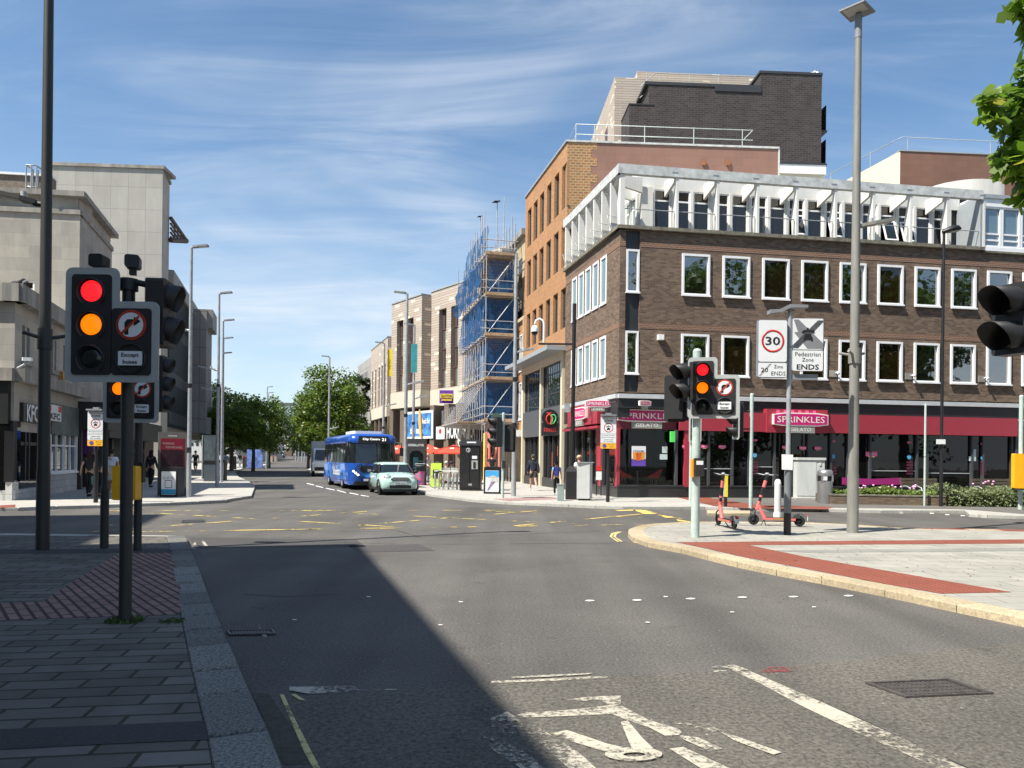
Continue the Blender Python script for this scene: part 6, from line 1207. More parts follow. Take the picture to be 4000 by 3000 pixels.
# signals farther off
b5 = gb_(2697, 1968); s5 = thing('traffic_signal', 'thin distant signal half hidden behind the island signal pole', 'traffic signal', b5); pole_(s5, .06, 3.6, PALEGREEN); c5 = A(2712, 1677, b5.y) - b5; head(s5, Vector((c5.x - .02, -.2, c5.z)), .9, rad(-25), (0, 0, 0), True, hood=.18)
b6 = gb_(2932, 1985); s6 = thing('traffic_signal', 'pale green pole with signal head seen edge on before the crimson fascia', 'traffic signal', b6); pole_(s6, .062, zat(2932, 1541, b6.y) - b6.z, PALEGREEN); c6 = A(2862, 1640, b6.y) - b6; head(s6, Vector((c6.x + .1, 0, c6.z)), 1.25, rad(-86), (0, 0, 0), True, hood=.24)
q = MB(); q.tube([Vector((0, 0, c6.z + .3)), Vector((c6.x + .3, 0, c6.z + .3))], .025); q.tube([Vector((0, 0, c6.z - .3)), Vector((c6.x + .3, 0, c6.z - .3))], .025); obj('bracket', q, HOUS, s6)
b7 = gb_(1963, 1946); s7 = thing('traffic_signal', 'pair of black signal heads on pale pole beside the poster bin', 'traffic signal', b7); pole_(s7, .055, zat(1963, 1615, b7.y) - b7.z, PALEGREEN)
c7 = A(1935, 1688, b7.y) - b7; head(s7, Vector((c7.x, -.12, c7.z)), 1.28, rad(-70), (0, 0, 0), False, hood=.22); c8 = A(1990, 1713, b7.y) - b7; head(s7, Vector((c8.x, .1, c8.z)), 1.0, rad(170), (0, 0, 0), True, hood=.1, back=True)
q = MB(); c9 = A(1938, 1632, b7.y + .2) - b7; q.cyl(c9, c9 + Vector((0, .03, 0)), .2, n=20); obj('round_sign_back', q, mat('green_grey_back', (.06, .1, .085), .5), s7); q = MB(); q.bbox((A(1968, 1815, b7.y - .1) - b7), (.16, .12, .3), .02); obj('push_button_box', q, HOUS, s7)
# signal cut off by the right edge
b8 = Vector((5.35, 7.6, .1)); s8 = thing('traffic_signal', 'close traffic signal cut off by right edge with two deep hoods facing left', 'traffic signal', b8); pole_(s8, .06, 3.6, PALEGREEN); c8 = A(3975, 1242, 7.45) - b8; head(s8, Vector((c8.x - .02, -.1, c8.z)), 1.13, rad(-68), (0, 0, 0), False, hood=.30, n_asp=2)
q = MB(); q.tube([Vector((0, 0, c8.z + .2)), Vector((c8.x + .1, -.05, c8.z + .2))], .03); q.tube([Vector((0, 0, c8.z - .2)), Vector((c8.x + .1, -.05, c8.z - .2))], .03); obj('bracket', q, HOUS, s8)
b9 = gb_(3985, 1990); p9 = thing('signal_pole', 'pale green pole with bright yellow push button box at right edge', 'post', b9); pole_(p9, .07, zat(3987, 1548, b9.y) - b9.z, PALEGREEN); a_, c_ = A(3958, 1772, b9.y - .2), A(4030, 1908, b9.y - .2); q = MB(); q.bbox(((a_ + c_) / 2 - b9), (c_.x - a_.x, .2, a_.z - c_.z), .03, axis='y'); obj('push_button_box', q, YELLOW, p9); q = MB(); q.bbox(((a_ + c_) / 2 - b9) + Vector((0, 0, -(a_.z - c_.z) / 2 - .02)), (c_.x - a_.x - .02, .18, .05), .03, axis='y'); obj('button_base', q, BLACK, p9)
# ---------------------------------------------------------------- pedestrian zone signs
def car_icon(q, c, s, yo=0):
 x, y, z = c
 def P(l): q.ext([(x + a * s, y + yo, z + b_ * s) for a, b_ in l], (0, .003, 0))
 P([(-.5, -.5), (-.32, -.5), (-.32, -.36), (.32, -.36), (.32, -.5), (.5, -.5), (.5, -.1), (.38, .05), (.3, .3), (-.3, .3), (-.38, .05), (-.5, -.1)])
 P([(-.75, .42), (-.5, .4), (-.2, .6), (.3, .6), (.55, .4), (.75, .5), (.6, .72), (.1, .74), (.02, 1.0), (-.14, 1.0), (-.2, .76), (-.6, .7)])
def pedzone(base, px, pole_m, label, py_foot=None):
 t = thing('zone_sign', label, 'road sign', base); Y = base.y - .09; x0, y0, x1, y1 = px; a, c = A(x0, y0, Y) - base, A(x1, y1, Y) - base; w = c.x - a.x; hh = a.z - c.z; cx = (a.x + c.x) / 2
 pole_(t, .045, a.z + .03, pole_m); q = MB(); q.cyl((0, 0, 0), (0, 0, min(1.2, a.z * .4)), .068, n=14); obj('pole_foot', q, pole_m, t)
 q = MB(); q.bbox((cx, -.09, (a.z + c.z) / 2), (w, .02, hh), .03, axis='y'); bd = obj('sign_board', q, SIGNBACK, t)
 zs = [a.z, a.z - hh * .54, a.z - hh * .825, c.z]
 q = MB(); q.bbox((cx, -.105, (zs[0] + zs[1]) / 2), (w - .02, .008, zs[0] - zs[1] - .012), .03, axis='y'); q.bbox((cx, -.105, (zs[1] + zs[2]) / 2), (w - .02, .008, zs[1] - zs[2] - .01), .02, axis='y'); wf = obj('white_panel', q, SIGNW, bd); q = MB(); q.bbox((cx, -.105, (zs[2] + zs[3]) / 2), (w - .02, .008, zs[2] - zs[3] - .01), .02, axis='y'); yf = obj('yellow_panel', q, SIGNY, bd)
 q = MB(); text(q, 'PEDESTRIAN', (cx, -.112, zs[0] - hh * .045), (1, 0, 0), w * .84, hh * .045); text(q, 'ZONE', (cx, -.112, zs[0] - hh * .13), (1, 0, 0), w * .56, hh * .065, bold=.02)
 for i, s_ in enumerate(('Except buses', 'permit holders', 'taxis and', 'for loading')): text(q, s_, (cx, -.112, zs[1] - hh * (.045 + .066 * i)), (1, 0, 0), w * (.78, .84, .56, .62)[i], hh * .042)
 car_icon(q, (cx, -.113, zs[0] - hh * .375), w * .2); obj('lettering', q, INK, wf)
 q = MB(); r = w * .29; q.lathe([(r, 0), (r, -.004), (r * .85, -.004), (r * .85, 0)], (cx, -.109, zs[0] - hh * .345), 32, axis='y'); obj('red_ring', q, RED, wf)
 q = MB(); text(q, 'At any', (cx + w * .2, -.112, zs[2] - hh * .055), (1, 0, 0), w * .38, hh * .05); text(q, 'time', (cx + w * .2, -.112, zs[2] - hh * .115), (1, 0, 0), w * .26, hh * .04); obj('lettering', q, INK, yf)
 q = MB(); q.cyl((cx - w * .24, -.114, zs[2] - hh * .085), (cx - w * .24, -.11, zs[2] - hh * .085), w * .13, n=20); rr = obj('red_ring', q, RED, yf); q = MB(); q.cyl((cx - w * .24, -.117, zs[2] - hh * .085), (cx - w * .24, -.114, zs[2] - hh * .085), w * .1, n=20); obj('blue_disc', q, BLUE, rr)
 q = MB(); q.box((cx, -.12, a.z + .05), (w * .95, .22, .05)); q.box((cx, -.05, a.z + .1), (w * .35, .12, .07)); obj('sign_light', q, LEDM, t)
 return t
pedzone(gb_(374, 1963), (343, 1607, 406, 1743), BLACK, 'pedestrian zone sign on black sticker covered pole near the chicken shop')
pedzone(gb_(2374, 1961), (2346, 1627, 2407, 1753), BLACK, 'pedestrian zone sign on black pole before the gelato shop corner')
# ---------------------------------------------------------------- 30 and zone-ends sign post
b = gb_(3075, 2088); t = thing('speed_sign_post', 'grey post carrying the 30 limit and pedestrian zone ends signs', 'road sign', b); q = MB(); zf_ = zat(3075, 1845, b.y) - b.z; zb_ = zat(3075, 2004, b.y) - b.z
q.cyl((0, 0, zb_), (0, 0, zf_), .075, n=16); q.lathe([(.075, zf_), (.055, zf_ + .1)], (0, 0, 0), 16); obj('pole_foot', q, GREYPOST, t); q = MB(); q.cyl((0, 0, -.02), (0, 0, zb_), .077, n=16); obj('painted_band', q, BLACK, t); q = MB(); zt_ = zat(3080, 1222, b.y) - b.z; q.cyl((0, 0, zf_), (.0, 0, zt_), .05, n=14); obj('pole', q, STEEL, t)
Yb = b.y - .12
def board(px, th=.05, yo=0):
 a, c = A(px[0], px[1], Yb) - b, A(px[2], px[3], Yb) - b; return a.x, c.x, c.z, a.z
x0, x1, z0, z1 = board((2962, 1248, 3075, 1476)); q = MB(); q.bbox(((x0 + x1) / 2, -.06, (z0 + z1) / 2), (x1 - x0, .1, z1 - z0), .04, axis='y'); bd = obj('speed_limit_board', q, SIGNBACK, t); cx = (x0 + x1) / 2; w = x1 - x0; zm = z0 + (z1 - z0) * .265
q = MB(); q.bbox((cx, -.115, (zm + z1) / 2), (w - .03, .01, z1 - zm - .025), .04, axis='y'); q.bbox((cx, -.115, (zm + z0) / 2), (w - .03, .01, zm - z0 - .025), .03, axis='y'); wf = obj('white_panel', q, SIGNW, bd)
rc = (cx, -.12, zm + (z1 - zm) * .5); q = MB(); r = w * .385; q.lathe([(r, 0), (r, -.005), (r * .83, -.005), (r * .83, 0)], rc, 40, axis='y'); obj('red_ring', q, RED, wf); q = MB(); text(q, '30', (rc[0], -.123, rc[2]), (1, 0, 0), w * .5, w * .29, bold=.02); text(q, '20', (cx - w * .27, -.123, (z0 + zm) / 2), (1, 0, 0), w * .24, (zm - z0) * .3, bold=.01); text(q, 'Zone', (cx + w * .2, -.123, zm - (zm - z0) * .28), (1, 0, 0), w * .3, (zm - z0) * .22); text(q, 'ENDS', (cx + w * .2, -.123, z0 + (zm - z0) * .28), (1, 0, 0), w * .48, (zm - z0) * .26); obj('lettering', q, INK, wf)
q = MB(); q.ext([(cx - w * .47, -.121, z0 + .03), (cx - w * .4, -.121, z0 + .03), (cx - w * .02, -.121, zm - .03), (cx - w * .1, -.121, zm - .03)], (0, .002, 0)); obj('grey_bar', q, mat('sign_grey_bar', (.3, .31, .32), .5, var=0), wf)
x0, x1, z0, z1 = board((3098, 1241, 3220, 1450)); q = MB(); q.bbox(((x0 + x1) / 2, -.05, (z0 + z1) / 2), (x1 - x0, .04, z1 - z0), .04, axis='y'); bd = obj('zone_ends_board', q, SIGNBACK, t); cx = (x0 + x1) / 2; w = x1 - x0; zm = z0 + (z1 - z0) * .4
q = MB(); q.bbox((cx, -.075, (zm + z1) / 2), (w - .03, .01, z1 - zm - .02), .03, axis='y'); q.bbox((cx, -.075, (zm + z0) / 2), (w - .03, .01, zm - z0 - .02), .03, axis='y'); wf = obj('white_panel', q, SIGNW, bd)
q = MB(); text(q, 'Pedestrian', (cx, -.083, z0 + (zm - z0) * .8), (1, 0, 0), w * .8, (zm - z0) * .2); text(q, 'Zone', (cx, -.083, z0 + (zm - z0) * .54), (1, 0, 0), w * .36, (zm - z0) * .17); text(q, 'ENDS', (cx, -.083, z0 + (zm - z0) * .2), (1, 0, 0), w * .7, (zm - z0) * .25, bold=.02); car_icon(q, (cx, -.09, zm + (z1 - zm) * .42), w * .28)
g_ = MB(); H_ = z1 - zm; g_.ext([(cx - w * .46, -.083, z1 - .03), (cx - w * .30, -.083, z1 - .03), (cx + w * .47, -.083, zm + H_ * .22), (cx + w * .47, -.083, zm + .03), (cx - w * .02, -.083, zm + .03), (cx - w * .44, -.083, zm + H_ * .55), (cx - w * .32, -.083, zm + H_ * .57)], (0, .002, 0)); obj('grey_flash', g_, mat('sign_mid_grey', (.2, .21, .22), .5, var=.05), wf)
for k in range(5):
 o_ = (k - 2) * w * .055; q.ext([(cx - w * .46 + o_, -.085, zm + .04), (cx - w * .44 + o_ + .008, -.085, zm + .04), (cx + w * .42 + o_ * .8, -.085, z1 - .04), (cx + w * .40 + o_ * .8, -.085, z1 - .04)], (0, .002, 0))
obj('lettering', q, INK, wf); q = MB(); x2, x3, z2, z3 = board((3103, 1459, 3202, 1482)); q.b(x2, x3, -.02, .1, z2, z3); obj('rear_board', q, SIGNBACK, t)
q = MB(); zt2 = zat(3080, 1222, b.y) - b.z; q.ext([(-.45, -.1, zt2 - .03), (-.2, -.1, zt2 + .0), (0, -.1, zt2 + .1), (.36, -.1, zt2 + .1), (.36, -.1, zt2 + .16), (-.03, -.1, zt2 + .17), (-.25, -.1, zt2 + .06), (-.45, -.1, zt2 + .05)], (0, .22, 0)); q.cyl((0, 0, zt2 - .1), (0, 0, zt2 + .1), .035); obj('sign_light', q, LEDM, t)
nt_ = A(3077, 1805, b.y - .1) - b; q = MB(); q.ext([(nt_.x - .12, -.09, nt_.z - .16), (nt_.x + .11, -.09, nt_.z - .17), (nt_.x + .12, -.085, nt_.z + .16), (nt_.x - .125, -.085, nt_.z + .165)], (0, .006, 0)); q.v = [(x + b.x, y + b.y, z + b.z) for x, y, z in q.v]; tag(obj('paper_notice', q, WHITE), 'white paper notice tied round the speed sign post', 'notice')
# ---------------------------------------------------------------- plain posts, bollards, boxes, bins
def simple(name, label, cat, px, r, topy, m, group=None):
 b = gb_(*px); t = thing(name, label, cat, b, group=group); pole_(t, r, zat(px[0], topy, b.y) - b.z, m); return t, b
t, b = simple('grey_post', 'thin pale post in front of the brick planter wall', 'post', (3611, 1976), .038, 1580, PALEGREEN); q = MB(); q.cyl((0, 0, 1.78), (0, 0, 1.8), .04, n=12); obj('joint_ring', q, BLACK, t)
t, b = simple('bollard', 'white round topped bollard behind the pink scooters', 'bollard', (3037, 2024), .09, 1890, mat('white_bollard', (.6, .61, .6), .6, var=.1)); q = MB(); q.lathe([(.09, zat(3037, 1890, b.y) - b.z), (.08, zat(3037, 1880, b.y) - b.z), (.05, zat(3037, 1873, b.y) - b.z), (.001, zat(3037, 1871, b.y) - b.z)], (0, 0, 0), 16); q.cyl((0, 0, 0), (0, 0, .15), .11, n=16); obj('rounded_cap', q, WHITE, t)
b = gb_(2834, 1980); t = thing('marker_post', 'yellow and black marker post behind the pink scooter', 'marker post', b); h = zat(2834, 1858, b.y) - b.z; q = MB(); q.box((0, 0, .17), (.1, .05, .34)); obj('black_base', q, BLACK, t); q = MB(); q.box((0, 0, .34 + (h - .34) / 2), (.13, .05, h - .34)); obj('yellow_panel', q, mat('yellow_marker', (.8, .62, .03), .5, var=0), t); q = MB(); q.box((-.065, -.026, .34 + (h - .34) / 2), (.03, .01, h - .36)); obj('white_edge', q, SIGNW, t)
b = gb_(3170, 1951); Yc = b.y; x0, x1 = A(3113, 1900, Yc).x - b.x, A(3226, 1900, Yc).x - b.x; h = zat(3170, 1795, Yc) - b.z; cabm = mat('pale_grey_cabinet', (.56, .58, .56), .5, var=.14, sc=2.5, streak=True)
t = thing('utility_cabinet', 'large pale grey utility cabinet beside the steel bin', 'utility cabinet', b); q = MB(); q.bbox(((x0 + x1) / 2, .28, h / 2), (x1 - x0 - .06, .5, h), .02); obj('cabinet_body', q, cabm, t); q = MB(); q.bbox(((x0 + x1) / 2, .28, h + .03), (x1 - x0 + .04, .6, .1), .04); obj('lid', q, cabm, t); q = MB(); q.b(x0 + .02, (x0 + x1) / 2 + .2, .015, .03, .15, h - .1); q.b(x1 - .28, x1 - .2, .0, .03, h - .25, h - .12); obj('door', q, cabm, t); q = MB(); q.b(x0 - .05, x1 + .1, -.05, .6, -.02, .06); obj('plinth', q, CONC, t)
b = gb_(3222, 1966); r = 28.5 * b.y / 3000; h = zat(3222, 1834, b.y) - b.z; BST = mat('brushed_steel', (.4, .4, .4), .38, .75, var=.25, sc=3, streak=True)
def steel_bin(t, r, h, m, slot=True):
 q = MB(); zs = h * .76; q.lathe([(r * .96, 0), (r, .03), (r, h * .66)], (0, 0, 0), 24); q.lathe([(r, zs + .06), (r * 1.02, zs + .07), (r, h * .95), (r * .8, h * .99), (.001, h)], (0, 0, 0), 24)
 for a in range(0, 360, 90): q.box((r * .97 * math.cos(rad(a + 45)), r * .97 * math.sin(rad(a + 45)), h * .74), (.07, .07, h * .19))
 obj('bin_body', q, m, t); q = MB(); q.cyl((0, 0, h * .6), (0, 0, h * .86), r * .9, n=18); obj('bin_opening', q, BLACK, t); q = MB(); q.b(-r * .62, -r * .1, -r * .99, -r * .93, h * .68, h * .8); obj('bin_notice', q, SIGNW, t)
t = thing('litter_bin', 'brushed steel litter bin with rounded top beside cabinet', 'litter bin', b); steel_bin(t, r, h, BST)
b = gb_(2280, 1955); x0, x1, h = A(2253, 1900, b.y).x - b.x, A(2317, 1900, b.y).x - b.x, zat(2290, 1808, b.y) - b.z; t = thing('utility_cabinet', 'narrow pale grey utility cabinet beside the black camera post', 'utility cabinet', b); q = MB(); q.hexa([(x0, .0, .07), (x1 - .14, -.05, .07), (x1, .32, .07), (x0 + .1, .4, .07), (x0, .0, h), (x1 - .14, -.05, h), (x1, .32, h), (x0 + .1, .4, h)]); obj('cabinet_body', q, mat('light_grey_cabinet', (.5, .51, .5), .5, var=.1), t); q = MB(); q.b(x0 - .02, x1 + .02, -.07, .42, h, h + .03); obj('lid', q, STEEL, t); q = MB(); q.b(x0 + .08, x1 - .1, .02, .3, 0, .07); obj('plinth', q, BLACK, t)
b = gb_(2190, 1957); t = thing('service_box', 'short grey green service box left of the black camera post', 'utility cabinet', b); q = MB(); h = zat(2190, 1894, b.y) - b.z; q.bbox((0, .15, h / 2), (.24, .28, h), .02); obj('box_body', q, mat('grey_green_box', (.25, .3, .29), .5, var=.15), t); q = MB(); q.bbox((0, .15, h + .015), (.27, .31, .03), .02); obj('lid', q, STEEL, t)
b = gb_(2232, 1951); t = thing('camera_post', 'black square footed camera post with white domed camera arm', 'camera post', b); w = 44 * b.y / 3000; zq = zat(2232, 1842, b.y) - b.z; q = MB(); q.bbox((0, .1, zq / 2), (w, w, zq), .02); q.hexa([(-w / 2, .1 - w / 2, zq), (w / 2, .1 - w / 2, zq), (w / 2, .1 + w / 2, zq), (-w / 2, .1 + w / 2, zq), (-.09, .02, zq + .22), (.09, .02, zq + .22), (.09, .2, zq + .22), (-.09, .2, zq + .22)]); obj('post_base', q, BLACK, t)
zt_ = zat(2236, 1184, b.y) - b.z; q = MB(); q.cyl((0, .1, zq), (0.03, .1, zq + 1.9), .085, n=14); q.cyl((.03, .1, zq + 1.9), (.04, .1, zt_), .075, n=14); obj('pole', q, BLACK, t); za = zat(2230, 1343, b.y) - b.z; xa = A(2104, 1343, b.y).x - b.x; q = MB(); q.box((xa / 2, .1, za), (abs(xa), .06, .07)); obj('arm', q, BLACK, t)
xs = A(2125, 1335, b.y).x - b.x; q = MB(); pts = [Vector((xs, .1, za + .05)), Vector((xs, .1, za + .75)), Vector((xs - .05, .1, za + .9)), Vector((xs - .18, .1, za + .97)), Vector((xs - .31, .1, za + .9)), Vector((xs - .36, .1, za + .75))]; q.tube(pts, .04); nk = obj('swan_neck', q, WHITE, t); q = MB(); q.lathe([(.03, .26), (.1, .22), (.14, .1), (.14, 0)], (xs - .36, .1, za + .46), 18); cs = obj('camera_housing', q, WHITE, t); q = MB(); q.ell((xs - .36, .1, za + .45), (.125, .125, .14)); obj('camera_dome', q, DGLASS, cs); q = MB(); q.b(-.3, -.09, -.02, .18, zat(2220, 1610, b.y) - b.z, zat(2220, 1588, b.y) - b.z + .12); obj('junction_box', q, STEEL, t)
b = gb_(2338, 1936); t = thing('stand_sign', 'small red topped notice stand by the gelato shop window', 'notice stand', b); q = MB(); h = zat(2338, 1820, b.y) - b.z
for dx in (-.1, .1): q.cyl((dx, 0, 0), (dx, 0, h), .022, n=8)
obj('leg', q, BLACK, t); q = MB(); q.b(-.12, .12, -.04, -.02, h - .2, h); obj('red_panel', q, RED, t); q = MB(); q.b(-.12, .12, -.04, -.02, h - .6, h - .24); obj('white_panel', q, SIGNW, t)
# poster bins (solar bins with poster side)
def poster_bin(b, w, h, label, cols, sidecol, art):
 t = thing('poster_bin', label, 'litter bin', b, group='black poster sided bins'); q = MB(); d = w * .95
 q.bbox((0, d / 2, h * .47), (w, d, h * .94), .03); pts = [(-w / 2, 0, h * .93), (w / 2, 0, h * .93), (w / 2, 0, h * .965), (w * .3, 0, h * .995), (0, 0, h), (-w * .3, 0, h * .995), (-w / 2, 0, h * .965)]; q.ext([Vector(p) for p in pts], (0, d, 0)); obj('bin_case', q, BLACK, t)
 q = MB(); q.bbox((0, -.006, h * .46), (w * .8, .012, h * .78), .03, axis='y'); p = obj('poster', q, cols, t); art(p, w, h)
 q = MB(); q.b(-w / 2 - .012, -w / 2, d * .08, d * .92, h * .08, h * .88); obj('side_poster', q, sidecol, t); return t
def art_white(p, w, h):
 q = MB(); q.b(-w * .4, w * .4, -.016, -.012, h * .085, h * .26); obj('blue_panel', q, mat('poster_blue_panel', (.03, .3, .5), .5, var=.2), p); q = MB(); q.b(-w * .2, w * .2, -.018, -.012, h * .3, h * .56); obj('tablet_picture', q, INK, p); q = MB(); q.b(-w * .17, w * .17, -.021, -.018, h * .32, h * .54); obj('tablet_screen', q, SIGNW, p)
 q = MB(); text(q, 'WHY ARE YOU', (-.02, -.016, h * .66), (1, 0, 0), w * .6, h * .035); text(q, 'THROWING IT AWAY', (0, -.016, h * .61), (1, 0, 0), w * .7, h * .035); obj('lettering', q, INK, p)
def art_city(p, w, h):
 q = MB(); q.b(-w * .39, w * .39, -.016, -.012, h * .62, h * .84); obj('blue_sky_picture', q, mat('poster_sky', (.05, .35, .7), .5, var=.1), p); q = MB()
 for k in range(6): q.b(-w * .1 + k * w * .08, -w * .06 + k * w * .08, -.018, -.012, h * .42, h * .58)
 q.ext([(-w * .3, -.018, h * .6), (w * .36, -.018, h * .6), (w * .05, -.018, h * .68)], (0, .004, 0)); obj('portico_picture', q, mat('poster_stone', (.5, .48, .45), .6, var=.1), p); q = MB(); q.ext([(-w * .3, -.018, h * .12), (-w * .22, -.018, h * .12), (w * .1, -.018, h * .38), (w * .2, -.018, h * .44), (-w * .05, -.018, h * .44)], (0, .004, 0)); obj('figure_picture', q, mat('poster_figure', (.25, .18, .3), .6, var=.6, sc=9), p)
b = gb_(658, 1941); poster_bin(b, .66, zat(658, 1824, b.y) - b.z, 'poster bin with white tablet poster beside pale lamp post', SIGNW, BLACK, art_white)
b = gb_(1922, 1929); poster_bin(b, 66 * b.y / 3000, zat(1922, 1822, b.y) - b.z, 'poster bin with blue sky city picture near the black phone box', SIGNW, mat('white_blue_side', (.6, .65, .7), .5), art_city)
b = A(860, 1850, 46); b.z = .1; poster_bin(b, .5, 1.25, 'far poster bin with narrow white face behind dark footed lamp', SIGNW, BLACK, art_white)
# round bins
b = gb_(1640, 1895); t = thing('litter_bin', 'round bin painted with pink and teal graffiti behind the pale car', 'litter bin', b); m, n, l, p = M_('graffiti_paint'); tcn = n.new('ShaderNodeTexCoord'); no = n.new('ShaderNodeTexNoise'); l.new(tcn.outputs['Object'], no.inputs[0]); no.inputs['Scale'].default_value = 2.2; no.inputs['Detail'].default_value = 3; no.inputs['Distortion'].default_value = 1.5; cr = n.new('ShaderNodeValToRGB'); l.new(no.outputs[0], cr.inputs[0]); cr.color_ramp.interpolation = 'CONSTANT'
for i, (ps_, c_) in enumerate(((0, (.1, .08, .3)), (.40, (.62, .12, .25)), (.56, (.05, .4, .45)), (.62, (.5, .12, .4)), (.7, (.12, .1, .1)))):
 e = cr.color_ramp.elements[i] if i < 2 else cr.color_ramp.elements.new(ps_); e.position = ps_; e.color = c4(c_)
l.new(cr.outputs[0], p.inputs['Base Color']); hb = zat(1640, 1803, b.y) - b.z; rb3 = 19 * b.y / 3000
q = MB(); q.lathe([(rb3, 0), (rb3, hb * .58)], (0, 0, 0), 20); obj('painted_body', q, m, t); q = MB(); q.lathe([(rb3, hb * .58), (rb3, hb * .9)], (0, 0, 0), 20); obj('bin_body', q, DKGREY, t); q = MB(); q.b(-rb3 * .6, rb3 * .6, -rb3 * 1.02, -rb3 * .8, hb * .66, hb * .76); obj('bin_opening', q, BLACK, t); q = MB(); q.loft([[Vector((rb3 * 1.03 * math.cos(a), rb3 * 1.03 * math.sin(a), hb * .88 + .09 * math.sin(a) + dz)) for a in [.3142 * i for i in range(20)]] for dz in (0, .03)]); obj('sloped_lid', q, STEEL, t)
b = A(910, 1831, 80); b.z = .1; t = thing('litter_bin', 'dark round bin by the walkers near the bollards', 'litter bin', b); steel_bin(t, .34, 1.4, DKGREY)
# ---------------------------------------------------------------- kiosks
b = gb_(672, 1936); w = 112 * b.y / 3000; h = zat(672, 1688, b.y) - b.z; t = thing('advert_kiosk', 'grey advertising kiosk showing a dark red film poster', 'kiosk', b, rad(6)); q = MB(); q.bbox((0, .15, h / 2), (w, .3, h), .03); obj('kiosk_case', q, mat('kiosk_grey', (.075, .075, .072), .5, var=.15), t); q = MB(); q.b(-w * .4, w * .4, -.012, .0, h * .28, h * .9); p = obj('poster', q, mat('dark_red_poster', (.14, .012, .025), .3, var=.3, sc=1.5), t); q = MB(); q.b(-w * .38, w * .38, -.016, -.012, h * .33, h * .72); obj('poster_picture', q, mat('poster_dark_photo', (.02, .008, .014), .3, var=.6), p)
q = MB(); text(q, 'WORKING', (-w * .13, -.018, h * .82), (1, 0, 0), w * .4, h * .035, bold=.01); text(q, 'FOR MICHAEL', (w * .06, -.018, h * .76), (1, 0, 0), w * .56, h * .035, bold=.01); obj('lettering', q, mat('poster_grey_letters', (.25, .2, .2), .4, var=0), p); q = MB(); text(q, 'Community', (0, -.005, h * .94), (1, 0, 0), w * .3, h * .02, bold=.03); obj('lettering', q, SIGNW, t)
b = gb_(818, 1880); w = 54 * b.y / 3000; h = zat(818, 1700, b.y) - b.z; t = thing('information_kiosk', 'dark leaning information kiosk with screen behind the lamp posts', 'kiosk', b); q = MB(); q.hexa([(-w * .42, 0, 0), (w * .45, 0, 0), (w * .45, .35, 0), (-w * .42, .35, 0), (-w * .52, .0, h), (w * .5, 0, h), (w * .5, .3, h), (-w * .52, .3, h)]); obj('kiosk_case', q, mat('kiosk_blue_grey', (.06, .075, .09), .4, var=.1), t); q = MB(); q.b(-w * .4, w * .42, -.012, 0, h * .45, h * .92); obj('screen', q, mat('kiosk_screen', (.08, .1, .11), .2, var=.5, sc=2.5), t); q = MB(); q.b(-w * .42, w * .44, -.02, 0, h * .38, h * .44); obj('shelf', q, BLACK, t); q = MB(); q.b(-w * .56, -w * .5, -.03, .3, h * .05, h); obj('white_edge', q, STEEL, t)
b = gb_(1834, 1917); w = 86 * b.y / 3000; h = zat(1834, 1716, b.y) - b.z; t = thing('phone_box', 'black public phone box with round white emblem and keypad panel', 'phone box', b, rad(-3)); q = MB(); q.bbox((0, .5, h * .46), (w * .94, .95, h * .9), .03); obj('box_case', q, BLACK, t)
q = MB(); q.ext([Vector(k) for k in ((-w / 2, -.03, h * .88), (w / 2, -.03, h * .88), (w / 2, -.03, h * .955), (w * .3, -.03, h * .99), (0, -.03, h), (-w * .3, -.03, h * .99), (-w / 2, -.03, h * .955))], (0, 1.06, 0)); rf_ = obj('curved_roof', q, DKGREY, t); q = MB(); q.b(-w * .14, w * .28, -.045, -.03, h * .925, h * .955); obj('roof_sign', q, SIGNW, rf_)
q = MB(); q.b(-w * .42, -w * .02, -.0, .02, h * .06, h * .84); q.b(w * .02, w * .42, -.0, .02, h * .06, h * .84); obj('door_panel', q, mat('phone_box_panel', (.02, .02, .021), .3, var=.3), t); q = MB(); q.lathe([(.1, 0), (.1, -.012), (.08, -.012), (.08, 0)], (-w * .08, -.002, h * .79), 24, axis='y'); q.ext([(-w * .08 - .008, -.012, h * .765), (-w * .08 + .012, -.012, h * .765), (-w * .08 + .02, -.012, h * .815), (-w * .08, -.012, h * .815)], (0, .008, 0)); obj('round_emblem', q, SIGNW, t); q = MB(); q.b(w * .08, w * .36, -.02, 0, h * .42, h * .59); pp_ = obj('keypad_panel', q, mat('steel_panel', (.45, .46, .42), .4, .3), t); q = MB(); q.b(w * .1, w * .33, -.01, 0, h * .62, h * .68); obj('instruction_label', q, SIGNW, t); q = MB(); q.b(w * .16, w * .26, -.05, -.02, h * .44, h * .56); obj('handset', q, BLACK, pp_); q = MB(); q.b(-w * .05, w * .1, -.008, .0, h * .1, h * .14); obj('floor_label', q, STEEL, t)
for k in range(8): pass
